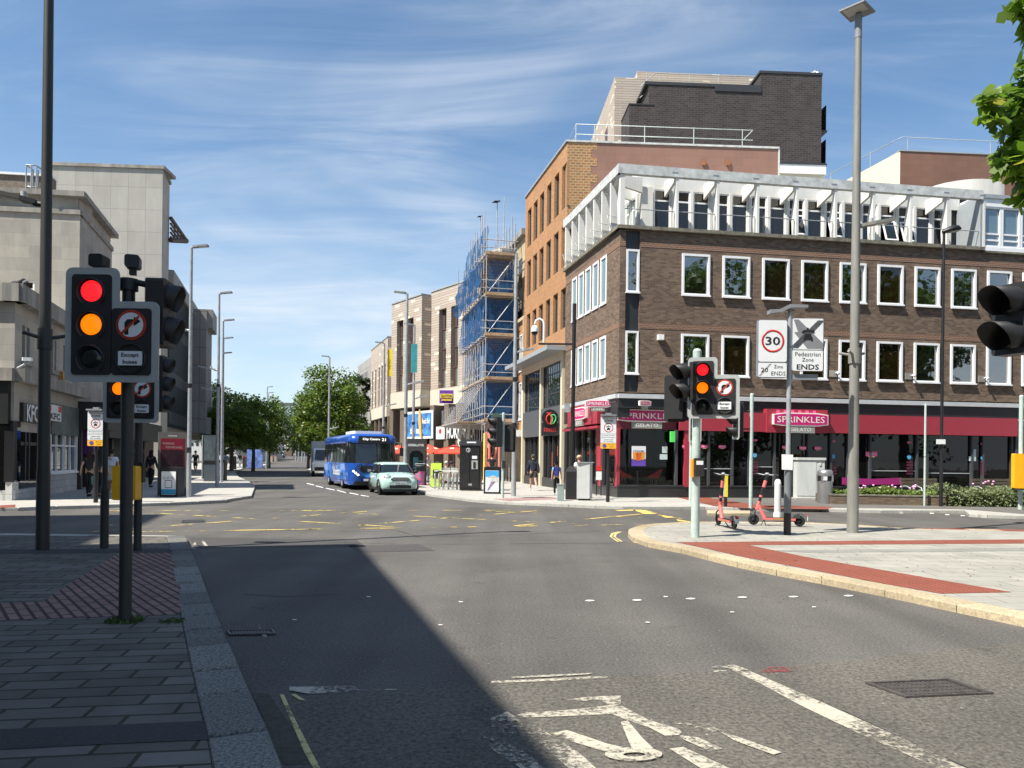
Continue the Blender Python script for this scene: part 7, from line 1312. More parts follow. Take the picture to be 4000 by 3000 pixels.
Yd = 42.5; a, c = A(1590, 1713, Yd), A(1662, 1860, Yd); b = Vector(((a.x + c.x) / 2, Yd, .1)); w = c.x - a.x; h = a.z - .1; t = thing('defibrillator_cabinet', 'tall dark cabinet lettered DEFIBRILLATOR beside the bus', 'kiosk', b); q = MB(); q.bbox((0, .3, h / 2), (w, .6, h), .02); obj('cabinet_case', q, mat('cabinet_dark', (.045, .043, .042), .5, var=.15), t); q = MB(); pts = [(-w * .36, -.01, h * .05), (w * .36, -.01, h * .05), (w * .36, -.01, h * .66), (w * .2, -.01, h * .73), (0, -.01, h * .75), (-w * .2, -.01, h * .73), (-w * .36, -.01, h * .66)]; q.ext(pts, (0, .012, 0)); ip = obj('arched_panel', q, DGLASS, t); q = MB(); text(q, 'DEFIBRILLATOR', (-w * .02, -.006, h * .86), (1, 0, 0), w * .84, h * .05, bold=.02); obj('lettering', q, SIGNW, t); q = MB(); q.b(-w * .16, w * .12, -.016, -.01, h * .34, h * .6); obj('screen_poster', q, mat('teal_screen', (.02, .07, .08), .3, var=.7, sc=4), ip)
# ---------------------------------------------------------------- bollards along the left kerb
def bol(base, h, m, label):
 t = thing('bollard', label, 'bollard', base, group='bollards lining the left kerb'); q = MB(); q.cyl((0, 0, 0), (0, 0, h), .085, n=10); obj('post', q, m, t); q = MB(); q.cyl((0, 0, h), (0, 0, h + .1), .09, n=10); obj('cap', q, mat_bcap, t); return t
mat_bcap = mat('red_bollard_cap', (.45, .07, .04), .5); PB = mat('pale_timber_post', (.5, .42, .33), .7, var=.2); DB = mat('dark_timber_post', (.06, .05, .042), .7, var=.3)
xs_ = [442, 456, 478, 500, 520, 536, 566, 584, 602, 622, 640, 656, 680, 705, 732, 758, 772, 846, 866, 886, 906, 926, 944, 974, 992, 1012, 1032]
names = ['near', 'middle', 'far']; pd = bol(Vector((0, 0, -50)), 1.25, DB, ''); pl = bol(Vector((1, 0, -50)), 1.25, PB, '')
for i, x in enumerate(xs_):
 X = 850 + x / 4.424; Yp = 356 - (x - 440) * (100 / 590.0); b = gb_(X, 1750 + (Yp - 3) / 4.424); dark = x < 645 or 960 < x < 990
 lab = ('dark bollard in the near dark group by the left kerb' if x < 645 else 'dark bollard within the farthest pale group') if dark else ('pale red capped bollard in the middle group by the left kerb' if x < 800 else 'pale red capped bollard in the far group by the left kerb')
 if i == 0: pd.location = b; pd['label'] = lab
 elif x == 656: pl.location = b; pl['label'] = lab
 else: dup(pd if dark else pl, b, 0, lab)
b = gb_(3675, 1978); q = MB(); a, c = A(3659, 1716, b.y - .12), A(3694, 1735, b.y - .12); q.box(((a.x + c.x) / 2, b.y - .1, (a.z + c.z) / 2), (c.x - a.x, .02, a.z - c.z)); tag(obj('small_sign', q, SIGNW), 'little white plate fixed to the black lamp column', 'road sign')
# ================================================================ vehicles
BUSB = mat('bus_blue', (.012, .075, .36), .25, var=.12, sc=1.5, coat=.6); BUSL = mat('bus_blue_pattern', (.03, .2, .62), .3, var=.7, sc=5, coat=.5, dirt=(.012, .07, .35)); BUSG = glass('bus_glass', (.012, .016, .018), ior=1.75); HEADL = mat('headlamp', (.75, .78, .8), .1, .5, var=0)
BULB = mat('lit_headlamp', (.9, .9, .85), .2, var=0, em=((1, .97, .9), 1.5))
def rrect(x0, x1, y0, y1, rf, rr, n=5):
 o = []
 for cx, cy, r, a0 in ((x1 - rr, y1 - rr, rr, 0), (x0 + rr, y1 - rr, rr, 90), (x0 + rf, y0 + rf, rf, 180), (x1 - rf, y0 + rf, rf, 270)):
  for i in range(n + 1): t = rad(a0 + 90 * i / n); o.append((cx + r * math.cos(t), cy + r * math.sin(t)))
 return o
def ringz(x0, x1, y0, y1, z, rf, rr): return [Vector((x, y, z)) for x, y in rrect(x0, x1, y0, y1, rf, rr)]
def wheel(root, c, r, w, rim=STEEL, ax='x'):
 q = MB(); prof = [(r * .66, -w / 2), (r * .93, -w / 2), (r, -w * .3), (r, w * .3), (r * .93, w / 2), (r * .66, w / 2)]; q.lathe(prof, c, 22, axis=ax); wl = obj('tyre', q, RUBBER, root)
 q = MB(); q.lathe([(.001, -w * .42), (r * .2, -w * .42), (r * .25, -w * .3), (r * .62, -w * .34), (r * .68, -w * .48), (r * .68, w * .48), (r * .62, w * .34), (r * .25, w * .3), (.001, w * .42)], c, 16, axis=ax)
 obj('rim', q, rim, wl); return wl
def bus(loc, rz, label, dest, L=9.2):
 t = thing('bus', label, 'bus', loc, rz); W = 1.22; q = MB()
 q.loft([ringz(-W + .03, W - .03, .04, L, .26, .4, .15), ringz(-W, W, 0, L, .42, .42, .15), ringz(-W, W, .0, L, 1.0, .42, .15), ringz(-W, W, .05, L, 1.32, .42, .15)]); lb = obj('lower_body', q, BUSB, t)
 q = MB(); q.loft([ringz(-W + .03, W - .03, .06, L - .02, 1.31, .4, .15), ringz(-W + .06, W - .06, .22, L - .03, 2.34, .42, .15)]); wb_ = obj('window_band', q, BUSG, t)
 q = MB(); q.loft([ringz(-W + .05, W - .05, .17, L, 2.32, .42, .15), ringz(-W + .04, W - .04, .16, L, 2.42, .42, .15), ringz(-W + .05, W - .05, .2, L, 2.62, .42, .15), ringz(-W + .18, W - .18, .4, L - .1, 2.76, .4, .15), ringz(-W + .5, W - .5, .8, L - .4, 2.8, .3, .15)]); obj('roof', q, BUSB, t)
 q = MB(); q.bbox((-.1, 2.2, 2.85), (1.5, 2.6, .16), .1); obj('roof_pod', q, WHITE, t)
 q = MB(); pts = [(W * .80 * math.sin(a), .0, 0) for a in (0,)]; q.hexa([(-.78, .14, 2.3), (.78, .14, 2.3), (.78, .3, 2.3), (-.78, .3, 2.3), (-.72, .15, 2.66), (.72, .15, 2.66), (.72, .3, 2.66), (-.72, .3, 2.66)]); ds = obj('destination_display', q, BLACK, t)
 if dest: q = MB(); text(q, dest, (-.12, .125, 2.5), (1, 0, 0), .86, .14, bold=.03); text(q, '21', (.5, .125, 2.5), (1, 0, 0), .2, .15, bold=.03); obj('lettering', q, mat('display_white', (.8, .8, .78), .5, var=0, em=((1, .95, .85), .5)), ds)
 q = MB(); q.ext([(-.98, .02, 1.02), (-.4, -.025, .62), (0, -.03, .58), (.4, -.025, .62), (.98, .02, 1.02), (.6, -.01, 1.06), (-.6, -.01, 1.06)], (0, .05, 0)); obj('pattern_panel', q, BUSL, lb)
 q = MB(); q.ext([(-.55, -.03, .86), (.6, -.03, .86), (.7, -.02, 1.05), (.62, -.005, 1.2), (-.62, -.005, 1.2), (-.7, -.02, 1.05)], (0, .05, 0)); gp_ = obj('grille_panel', q, BLACK, lb); q = MB(); text(q, 'bluestar', (0, -.036, .98), (1, 0, 0), .62, .13, bold=.02); obj('lettering', q, SIGNW, gp_)
 q = MB(); q.loft([ringz(-W + .12, W - .12, -.02, .9, .24, .4, .1), ringz(-W + .06, W - .06, -.03, .9, .44, .42, .1)]); obj('bumper', q, BLACK, t)
 for s in (-1, 1):
  q = MB(); q.ext([(s * 1.14, .19, 1.08), (s * 1.0, .015, 1.0), (s * .72, -.02, .74), (s * .66, -.02, .62), (s * .95, .02, .72), (s * 1.17, .24, .88)][::s], (0, .06, 0)); hl = obj('headlight', q, BLACK, t); q = MB()
  for k in range(3): q.ell((s * (1.0 - .11 * k), .02 - .018 * k, .93 - .09 * k), (.06, .03, .05), 10, 6)
  obj('lamp_bulb', q, BULB, hl)
  q = MB(); q.tube([(s * 1.1, .2, 2.35), (s * 1.32, -.12, 2.33), (s * 1.34, -.14, 2.1)], .03); mr_ = obj('mirror_arm', q, BLACK, t); q = MB(); q.bbox((s * 1.34, -.14, 1.9), (.2, .12, .42), .04); obj('mirror', q, BLACK, mr_)
  for y in (2.1, L - 2.3):
   wheel(t, (s * 1.1, y, .44), .44, .28); q = MB(); q.lathe([(.5, -.01), (.5, .015), (.46, .015)], (s * 1.215, y, .46), 24, axis='x'); obj('wheel_arch', q, BLACK, t)
 for s in (-1, 1):
  q = MB()
  for k in range(7): y = .75 + k * 1.2; q.b(s * 1.165 - .03, s * 1.165 + .03, y - .04, y + .04, 1.33, 2.33)
  q.b(s * 1.175 - .02, s * 1.175 + .02, .7, L - .2, 2.0, 2.03); obj('window_pillar', q, BLACK, wb_)
 q = MB(); q.ext([(-1.226, .8, .5), (-1.226, 3.6, .45), (-1.226, 4.2, .8), (-1.226, 3.2, 1.3), (-1.226, 1.4, 1.3)][::-1], (-.004, 0, 0)); q.ext([(-1.226, 5.5, .5), (-1.226, 8, .5), (-1.226, 8.8, 1.25), (-1.226, 6.3, 1.3)][::-1], (-.004, 0, 0)); obj('side_pattern', q, BUSL, lb)
 q = MB(); text(q, 'bluestar', (-1.236, 3.9, .86), (0, -1, 0), 2.6, .42, bold=.02); obj('side_lettering', q, SIGNW, lb)
 q = MB(); q.box((-.25, -.045, .5), (.52, .012, .11)); obj('number_plate', q, SIGNW, t); q = MB(); q.tube([(-.5, .02, 1.3), (.15, .06, 1.52)], .015); q.tube([(.05, .03, 1.28), (.85, .1, 1.5)], .015); obj('wiper', q, BLACK, t)
 q = MB(); q.ell((-.55, .75, 1.75), (.2, .16, .3)); q.ell((-.55, .75, 2.08), (.1, .11, .13)); dr = obj('driver', q, mat('driver_shirt', (.05, .08, .16), .8), t); return t
c = G(1364, 1915); th = rad(21.3); p = c + Vector((math.cos(th), math.sin(th), 0)) * 1.2
bus((p.x, p.y, 0), th, 'single deck blue bus coming towards the junction behind the pale car', 'City Centre')
def car(loc, rz, label, body, roof=None, L=3.7, W=.84, plate=None, kind='car', tall=1.0):
 t = thing('parked_car' if kind == 'p' else 'car', label, 'car', loc, rz); k = L / 3.7; q = MB()
 st = [(-1.86, .50, .34, .60), (-1.82, .66, .26, .70), (-1.68, .78, .21, .80), (-1.4, .83, .2, .88), (-.9, .84, .2, .96), (-.6, .84, .2, .98), (.6, .84, .2, 1.0), (1.4, .84, .2, 1.0), (1.68, .80, .22, .98), (1.8, .74, .28, .9), (1.85, .62, .36, .76)]
 rings = []
 for y, hw, zb, zt in st:
  hw = hw / .84 * W; y *= k; m = (zb + zt) / 2; r = [(-hw * .86, zb), (hw * .86, zb), (hw * .97, zb + .1), (hw, m), (hw * .985, zt - .12), (hw * .88, zt - .02), (hw * .5, zt + .015), (0, zt + .025), (-hw * .5, zt + .015), (-hw * .88, zt - .02), (-hw * .985, zt - .12), (-hw, m), (-hw * .97, zb + .1)]; rings.append([Vector((x, y, z * (1 if z < .5 else tall))) for x, z in r])
 q.loft(rings); bd = obj('body', q, body, t); g = MB(); a = W / .84
 g.loft([ringz(-.79 * a, .79 * a, -.98 * k, 1.72 * k, .93, .3, .3), ringz(-.74 * a, .74 * a, -.72 * k, 1.66 * k, 1.08, .3, .3), ringz(-.66 * a, .66 * a, -.32 * k, 1.5 * k, 1.33, .28, .28)]); obj('windows', g, BUSG, t)
 g = MB(); g.loft([ringz(-.675 * a, .675 * a, -.36 * k, 1.53 * k, 1.31, .28, .28), ringz(-.67 * a, .67 * a, -.34 * k, 1.52 * k, 1.35, .28, .28), ringz(-.58 * a, .58 * a, -.2 * k, 1.4 * k, 1.40, .25, .25), ringz(-.3 * a, .3 * a, .1 * k, 1.1 * k, 1.42, .2, .2)]); obj('roof', g, roof or body, t)
 for s in (-1, 1):
  g = MB(); g.tube([(s * .75 * a, -.86 * k, .97), (s * .645 * a, -.3 * k, 1.33)], .03, 6); g.tube([(s * .76 * a, .35 * k, .98), (s * .68 * a, .4 * k, 1.33)], .035, 6); obj('pillar', g, BLACK, t)
  for y in (-1.18 * k, 1.24 * k):
   wheel(t, (s * (W - .1), y, .31), .31, .19, CHROME); g = MB(); ang = [rad(-8 + 196 * i / 14) for i in range(15)]; g.tube([(s * (W - .005), y + .355 * math.cos(x), .31 + .355 * math.sin(x)) for x in ang], .035, 6); g.lathe([(.001, 0), (.34, 0)], (s * (W - .02), y, .31), 18, axis='x'); obj('wheel_arch', g, BLACK, t)
  g = MB(); g.ell((s * .53 * a, -1.70 * k, .74), (.15, .09, .15), 18, 10); hl = obj('headlight', g, HEADL, t); g = MB(); g.lathe([(.15, 0), (.165, -.01), (.165, .03)], (s * .53 * a, -1.735 * k, .74), 22, axis='y'); obj('headlight_ring', g, CHROME, hl)
  g = MB(); g.ell((s * .93 * a, -.62 * k, 1.0), (.11, .09, .075), 12, 8); g.tube([(s * .8 * a, -.6 * k, .97), (s * .9 * a, -.62 * k, .99)], .02, 6); obj('mirror', g, BLACK, t)
  g = MB(); g.ell((s * .55 * a, -1.78 * k, .4), (.06, .05, .06), 10, 6); obj('fog_lamp', g, HEADL, t)
  g = MB(); g.b(s * W - .02 * s - .01, s * W - .02 * s + .01, -.85 * k, 1.0 * k, .2, .3); obj('sill_trim', g, BLACK, t)
 g = MB(); pts = [(-.36, .66), (.36, .66), (.42, .72), (.3, .8), (-.3, .8), (-.42, .72)]; g.ext([(x * a, -1.875 * k, z - .02) for x, z in pts], (0, .1, 0)); gr = obj('grille', g, BLACK, t); g = MB()
 for i in range(3): g.b(-.36 * a, .36 * a, -1.885 * k, -1.87 * k, .665 + .04 * i, .68 + .04 * i)
 obj('grille_bar', g, CHROME, gr); g = MB(); g.b(-.46 * a, .46 * a, -1.872 * k, -1.7 * k, .3, .44); obj('lower_intake', g, BLACK, t); g = MB(); g.b(-.7 * a, .7 * a, -1.83 * k, -1.5 * k, .17, .27); obj('lower_bumper', g, BLACK, t)
 g = MB(); g.box((0, -1.885 * k, .53), (.52, .015, .115)); pl = obj('number_plate', g, SIGNW, t)
 if plate: g = MB(); text(g, plate, (0, -1.896 * k, .53), (1, 0, 0), .45, .075, bold=.02); obj('lettering', g, INK, pl)
 g = MB(); g.ell((-.33 * a, .0, 1.08), (.15, .15, .2)); g.ell((-.33 * a, .0, 1.25), (.085, .09, .1)); obj('driver', g, BLACK, t); return t
MINT = mat('pale_mint_paint', (.40, .58, .52), .22, var=.03, coat=.7)
cm = (G(1489, 1928) + G(1618, 1937)) / 2; th = rad(19); p = cm + Vector((-math.sin(th), math.cos(th), 0)) * 1.15
car((p.x, p.y, 0), th, 'pale mint green hatchback turning beside the blue bus', MINT, None, plate='EY62 LLO')
def zroad(Y): return max(0.0, .0112 * (Y - 120))
def far(x, Y): p = A(x, 1780, Y); return Vector((p.x, Y, zroad(Y)))
car(far(1097, 190), rad(14), 'dark blue car far down the street', mat('dark_blue_paint', (.02, .035, .07), .25, var=.05, coat=.5), None, L=4.3, W=.9)
car(far(1101, 222), rad(14), 'white car behind the dark blue car far down the street', mat('white_car_paint', (.7, .7, .7), .25, var=.03, coat=.5), None, L=4.3, W=.9)
car(far(1060, 205), rad(100), 'small red car far beyond the bollards', mat('red_car_paint', (.5, .02, .03), .25, var=.03, coat=.5), None, L=4.0, W=.86)
pb = far(1112, 240); bus((pb.x, pb.y, pb.z), rad(13), 'dark fronted bus far down the street under the trees', None)
# van behind the bus
cv = G(1284, 1862); th = rad(15); t = thing('van', 'white cabbed box van partly hidden behind the blue bus', 'van', (cv.x - .3, cv.y, 0), th); q = MB(); q.bbox((0, 3.3, 1.65), (2.1, 3.9, 2.3), .06); obj('box_body', q, mat('grey_van_box', (.33, .36, .38), .5, var=.15), t)
q = MB(); q.loft([[Vector((x, y, z)) for x, y, z in ((-.95, yy, .45), (.95, yy, .45), (.98, yy, 1.1), (.85, yy2, zt_), (-.85, yy2, zt_), (-.98, yy, 1.1))] for yy, yy2, zt_ in ((-.4, -.35, 1.15), (.1, .35, 1.3), (.7, .85, 2.2), (1.4, 1.4, 2.25))], smooth=False); obj('cab', q, WHITE, t); q = MB(); q.ext([(-.8, .1, 1.32), (.8, .1, 1.32), (.72, .62, 2.1), (-.72, .62, 2.1)], (0, -.02, .015)); obj('windscreen', q, BUSG, t)
for s in (-1, 1):
 wheel(t, (s * .9, .35, .36), .36, .22); wheel(t, (s * .9, 4.2, .36), .36, .22); q = MB(); q.bbox((s * 1.2, .55, 1.5), (.16, .12, .34), .03); obj('mirror', q, BLACK, t); q = MB(); q.bbox((s * .7, -.4, .85), (.3, .08, .2), .03); obj('headlight', q, HEADL, t); q = MB(); q.ext([(s * .97, .5, 1.2), (s * .97, 1.2, 1.2), (s * .9, 1.2, 2.0), (s * .9, .85, 2.0)][::s], (s * .012, 0, 0)); obj('side_window', q, BUSG, t)
q = MB(); q.b(-.8, .8, -.44, -.38, .5, .75); obj('grille', q, BLACK, t)
# ---------------------------------------------------------------- scooters and bicycle
CORAL = mat('coral_scooter_paint', (.72, .17, .16), .35, var=.06);
def scooter(loc, rz, bar, label):
 t = thing('scooter', label, 'e-scooter', loc, rz, group='coral pink hire scooters on the island'); s = 1.08
 def V(x, y, z): return Vector((x * s, y * s, z * s))
 for nm, x in (('front_wheel', 0), ('rear_wheel', .98)):
  q = MB(); q.lathe([(.07, -.03), (.11, -.034), (.13, -.018), (.13, .018), (.11, .034), (.07, .03)], V(x, 0, .13), 22, axis='y'); w = obj(nm, q, RUBBER, t); q = MB(); q.lathe([(.001, -.022), (.03, -.022), (.03, -.012), (.07, -.016), (.07, .016), (.03, .012), (.03, .022), (.001, .022)], V(x, 0, .13), 14, axis='y'); obj('hub', q, DKGREY, w)
 q = MB(); q.hexa([V(.2, -.075, .135), V(.9, -.075, .135), V(.9, .075, .135), V(.2, .075, .135), V(.2, -.085, .185), V(.9, -.085, .185), V(.9, .085, .185), V(.2, .085, .185)]); q.tube([V(.24, 0, .17), V(.13, 0, .4), V(.1, 0, .5)], [.05, .045, .04], 8); obj('deck', q, CORAL, t); q = MB(); q.b(.26 * s, .86 * s, -.07 * s, .07 * s, .186 * s, .192 * s); obj('grip_mat', q, BLACK, t)
 q = MB(); q.tube([V(0, -.06, .13), V(.03, -.06, .3), V(.07, 0, .38)], .018, 6); q.tube([V(0, .06, .13), V(.03, .06, .3), V(.07, 0, .38)], .018, 6); obj('fork', q, BLACK, t)
 q = MB(); q.tube([V(.07, 0, .36), V(.125, 0, .55)], .042, 10); q.tube([V(.15, 0, .64), V(.165, 0, .69)], .04, 10); q.tube([V(.215, 0, .87), V(.255, 0, 1.02)], .042, 10); st = obj('stem', q, CORAL, t)
 q = MB(); q.tube([V(.125, 0, .55), V(.15, 0, .64)], .035, 10); q.tube([V(.165, 0, .69), V(.215, 0, .87)], .044, 10); q.tube([V(.255, 0, 1.02), V(.285, 0, 1.14)], .036, 10); obj('stem_sleeve', q, BLACK, st)
 d = Vector((math.cos(bar), math.sin(bar), 0)); c = V(.285, 0, 1.15); q = MB(); q.tube([c - d * .27 * s + Vector((0, 0, .03)), c - d * .1, c + d * .1, c + d * .27 * s - Vector((0, 0, .01))], .014, 8); q.ell(c + Vector((0, 0, .02)), (.06, .05, .035)); hb = obj('handlebar', q, STEEL, t); q = MB()
 for e in (-1, 1): q.tube([c + d * .17 * s * e, c + d * .28 * s * e + Vector((0, 0, .03 if e < 0 else -.01))], .02, 8)
 q.tube([c + d * .13, c + d * .22 + Vector((.03, -.03, .07))], .008, 6); q.tube([c - d * .13, c - d * .22 + Vector((.03, .03, .03))], .008, 6); obj('grip', q, BLACK, hb)
 q = MB(); ang = [rad(20 + 130 * i / 8) for i in range(9)]; q.loft([[V(.98 + .155 * math.cos(a), -.05, .13 + .155 * math.sin(a)), V(.98 + .155 * math.cos(a), .05, .13 + .155 * math.sin(a)), V(.98 + .165 * math.cos(a), .05, .13 + .165 * math.sin(a)), V(.98 + .165 * math.cos(a), -.05, .13 + .165 * math.sin(a))] for a in ang]); q.ext([V(.85, -.06, .19), V(1.0, -.06, .19), V(.98, -.06, .3), V(.86, -.06, .26)], V(0, .12, 0)); rm = obj('rear_mudguard', q, DKGREY, t); q = MB(); q.box(V(1.13, 0, .27), (.02, .08, .05)); obj('rear_light', q, RED, rm); q = MB(); q.box(V(1.15, 0, .19), (.012, .09, .1)); obj('number_plate', q, SIGNW, rm)
 q = MB(); q.tube([V(.22, -.05, .14), V(.17, -.13, .01)], .012, 6); q.tube([V(.22, .05, .14), V(.26, .13, .01)], .012, 6); obj('kickstand', q, BLACK, t); q = MB(); q.box(V(.55, -.083, .16), (.32, .006, .03)); obj('side_label', q, mat('gold_label', (.3, .2, .06), .5), t); return t
a = gb_(2943, 2051); b = gb_(3102, 2057); scooter(a, math.atan2(b.y - a.y, b.x - a.x), rad(-28), 'coral pink scooter standing side on behind the speed sign post')
a = gb_(2806, 2053); b = gb_(2862, 2066); scooter(a, math.atan2(b.y - a.y - .55, b.x - a.x), rad(28), 'coral pink scooter seen from behind with its number plate')
def bicycle(loc, rz, label, s=1.0):
 t = thing('bicycle', label, 'bicycle', loc, rz); V = lambda x, z, y=0: Vector((x * s, y, z * s))
 for x in (-.52, .52):
  q = MB(); q.lathe([(.32 * s, -.02), (.345 * s, -.012), (.345 * s, .012), (.32 * s, .02)], V(x, .345), 28, axis='y'); w = obj('wheel', q, RUBBER, t); q = MB()
  for k in range(12): a = k * math.pi / 6; q.tube([V(x, .345), V(x + .325 * math.cos(a), .345 + .325 * math.sin(a))], .004, 4)
  obj('spokes', q, STEEL, w)
 q = MB(); bbk, hd, se = V(-.08, .3), V(.38, .78), V(-.2, .78); q.tube([bbk, hd + Vector((0, 0, -.1)), hd], .022, 8); q.tube([hd, se], .02, 8); q.tube([se + V(-.03, .1), bbk], .018, 8); q.tube([bbk, V(-.52, .345)], .014, 6); q.tube([se, V(-.52, .345)], .012, 6); q.tube([hd, V(.52, .345)], .018, 6); obj('frame', q, mat('rust_orange_frame', (.35, .1, .04), .4), t)
 q = MB(); q.tube([hd, hd + V(-.02, .12)], .016, 6); q.tube([hd + V(-.02, .12, -.26), hd + V(0, .12, 0), hd + V(-.02, .12, .26)], .014, 6); obj('handlebar', q, BLACK, t); q = MB(); q.ell(se + V(-.05, .13), (.14, .06, .035)); obj('saddle', q, BLACK, t); q = MB(); q.lathe([(.09 * s, -.01), (.09 * s, .01)], bbk, 14, axis='y'); obj('chainring', q, STEEL, t); return t
b = A(1735, 1880, 39.0); bicycle((b.x, 39.0, .1), rad(4), 'mountain bicycle locked to the hoop stands by the phone box', .92)
for i, (x, y) in enumerate(((1700, 1905), (1716, 1908), (1732, 1910), (1752, 1911), (1770, 1908), (1786, 1906))):
 b = gb_(x, y); b = Vector((A(x, 1850, 37.6 - .35 * (i % 2)).x, 37.6 - .35 * (i % 2), .1)); q = MB(); q.tube([(b.x, b.y - .3, .1), (b.x, b.y - .3, .75), (b.x, b.y - .22, .86), (b.x, b.y + .22, .86), (b.x, b.y + .3, .75), (b.x, b.y + .3, .1)], .025, 8)
 tag(obj('bicycle_stand', q, STEEL), ['metal hoop stand at the left wheel of the mountain bicycle', 'second metal hoop stand from the left beside the bicycle', 'third metal hoop stand from the left beside the bicycle', 'fourth metal hoop stand from the left beside the bicycle', 'fifth metal hoop stand from the left beside the bicycle', 'metal hoop stand closest to the black phone box'][i], 'bicycle stand', 'hoop bicycle stands')
# ================================================================ people
SKIN = mat('skin', (.52, .30, .21), .6, var=.08); SKIN2 = mat('tan_skin', (.38, .20, .13), .6, var=.08)
def skin_mesh(verts, edges, sub=1):
 me = bpy.data.meshes.new('grown'); bm = bmesh.new(); ly = bm.verts.layers.skin.verify(); vs = []
 for p, r in verts: v = bm.verts.new(p); v[ly].radius = r if isinstance(r, tuple) else (r, r); vs.append(v)
 vs[0][ly].use_root = True
 for a, b in edges: bm.edges.new((vs[a], vs[b]))
 bm.to_mesh(me); bm.free(); o = bpy.data.objects.new('grown', me); COL.objects.link(o); m = o.modifiers.new('Skin', 'SKIN'); m.use_smooth_shade = True
 s = o.modifiers.new('Sub', 'SUBSURF'); s.levels = sub; s.render_levels = sub
 dg = bpy.context.evaluated_depsgraph_get(); me2 = bpy.data.meshes.new_from_object(o.evaluated_get(dg)); COL.objects.unlink(o); bpy.data.objects.remove(o);
 V_ = [tuple(v.co) for v in me2.vertices]; F_ = [tuple(p.vertices) for p in me2.polygons]; bpy.data.meshes.remove(me2); return V_, F_
def person(loc, rz, label, h=1.72, top=(.02, .02, .03), bottom=(.03, .03, .035), hair=(.02, .014, .01), shorts=False, sleeves=True, stride=.25, arms=(.15, -.15), bend=(.25, .25), long_hair=False, shoe=(.6, .6, .6), dress=False, skin=None, cap=None, bag=None, sit=False, coat=False, lean=0.0, group='people on the pavements', build=1.0):
 t = thing('person', label, 'person', loc, rz, group=group); k = h / 1.75; skin = skin or SKIN; zp = .95; off = 0
 if sit: zp = .52
 P = {}
 P['pel'] = Vector((0, 0, zp)); P['sp'] = Vector((0, -lean * .1, zp + .2)); P['ch'] = Vector((0, -lean * .25, zp + .41)); P['nb'] = Vector((0, -lean * .33, zp + .52)); P['nk'] = Vector((0, -lean * .36 - .01, zp + .585)); P['h1'] = Vector((0, -lean * .38 - .025, zp + .66)); P['h2'] = Vector((0, -lean * .4 - .01, zp + .755))
 for s, n_ in ((-1, 'l'), (1, 'r')):
  P['sh' + n_] = P['ch'] + Vector((s * .175, 0, .06)); a = arms[0 if s < 0 else 1]; b = bend[0 if s < 0 else 1]
  P['el' + n_] = P['sh' + n_] + Vector((s * .055, -math.sin(a) * .28, -math.cos(a) * .28)); P['wr' + n_] = P['el' + n_] + Vector((s * .01, -math.sin(a + b) * .25, -math.cos(a + b) * .25)); P['ha' + n_] = P['wr' + n_] + Vector((0, -math.sin(a + b) * .07, -math.cos(a + b) * .07))
  st = stride * (1 if s > 0 else -1); P['hi' + n_] = P['pel'] + Vector((s * .09, 0, -.04))
  if sit: P['kn' + n_] = P['hi' + n_] + Vector((s * .03, -.42, .0)); P['an' + n_] = P['kn' + n_] + Vector((0, .04, -.42)); P['to' + n_] = P['an' + n_] + Vector((s * .02, -.17, -.04))
  else:
   a1 = st; a2 = st - (.12 + (.45 if st < 0 else .0) * min(1, abs(st) / .25)); P['kn' + n_] = P['hi' + n_] + Vector((s * .005, -math.sin(a1) * .43, -math.cos(a1) * .43)); P['an' + n_] = P['kn' + n_] + Vector((0, -math.sin(a2) * .41, -math.cos(a2) * .41)); P['to' + n_] = P['an' + n_] + Vector((s * .02, -.16, -.055 if st >= 0 else -.1))
 dz = -min(P['tol'].z, P['tor'].z) + .035 if not sit else 0
 for q in P.values(): q.z += dz; q *= 1
 for n_ in P: P[n_] = P[n_] * k
 def sk(names, edges, rr):
  ix = {n: i for i, n in enumerate(names)}; return skin_mesh([(P[n], tuple(c * k for c in rr[n])) for n in names], [(ix[a], ix[b]) for a, b in edges])
 B = build; R = dict(pel=(.135 * B, .105 * B), sp=(.12 * B, .095 * B), ch=(.135 * B, .105), nb=(.075, .07), nk=(.055, .055), h1=(.078, .09), h2=(.072, .085))
 for n_ in 'lr': R.update({'sh' + n_: (.062, .062), 'el' + n_: (.042, .042), 'wr' + n_: (.03, .03), 'ha' + n_: (.022, .038), 'hi' + n_: (.09 * B, .09 * B), 'kn' + n_: (.06, .06), 'an' + n_: (.04, .04), 'to' + n_: (.03, .04)})
 nm = list(R); E = [('pel', 'sp'), ('sp', 'ch'), ('ch', 'nb'), ('nb', 'nk'), ('nk', 'h1'), ('h1', 'h2')]
 for n_ in 'lr': E += [('ch', 'sh' + n_), ('sh' + n_, 'el' + n_), ('el' + n_, 'wr' + n_), ('wr' + n_, 'ha' + n_), ('pel', 'hi' + n_), ('hi' + n_, 'kn' + n_), ('kn' + n_, 'an' + n_), ('an' + n_, 'to' + n_)]
 V_, F_ = sk(nm, E, R); q = MB(); q.add(V_, F_, 0, True)
 for s, n_ in ((-1, 'l'), (1, 'r')):
  d = (P['ha' + n_] - P['wr' + n_]).normalized(); sd = Vector((0, 1, 0)); hc = P['ha' + n_]
  for f, (o_, L) in enumerate(((-.027, .062), (-.009, .075), (.009, .07), (.026, .052))): q.tube([hc + sd * o_ * k, hc + (sd * o_ * 1.1 + d * L * .6) * k, hc + (sd * o_ + d * L + Vector((-s * .018, 0, 0))) * k], [.009 * k, .008 * k, .006 * k], 5)
  q.tube([P['wr' + n_] + d * .02, P['wr' + n_] + (d * .05 + Vector((0, -.045, 0))) * k, P['wr' + n_] + (d * .085 + Vector((0, -.05, 0))) * k], [.011 * k, .01 * k, .007 * k], 5)
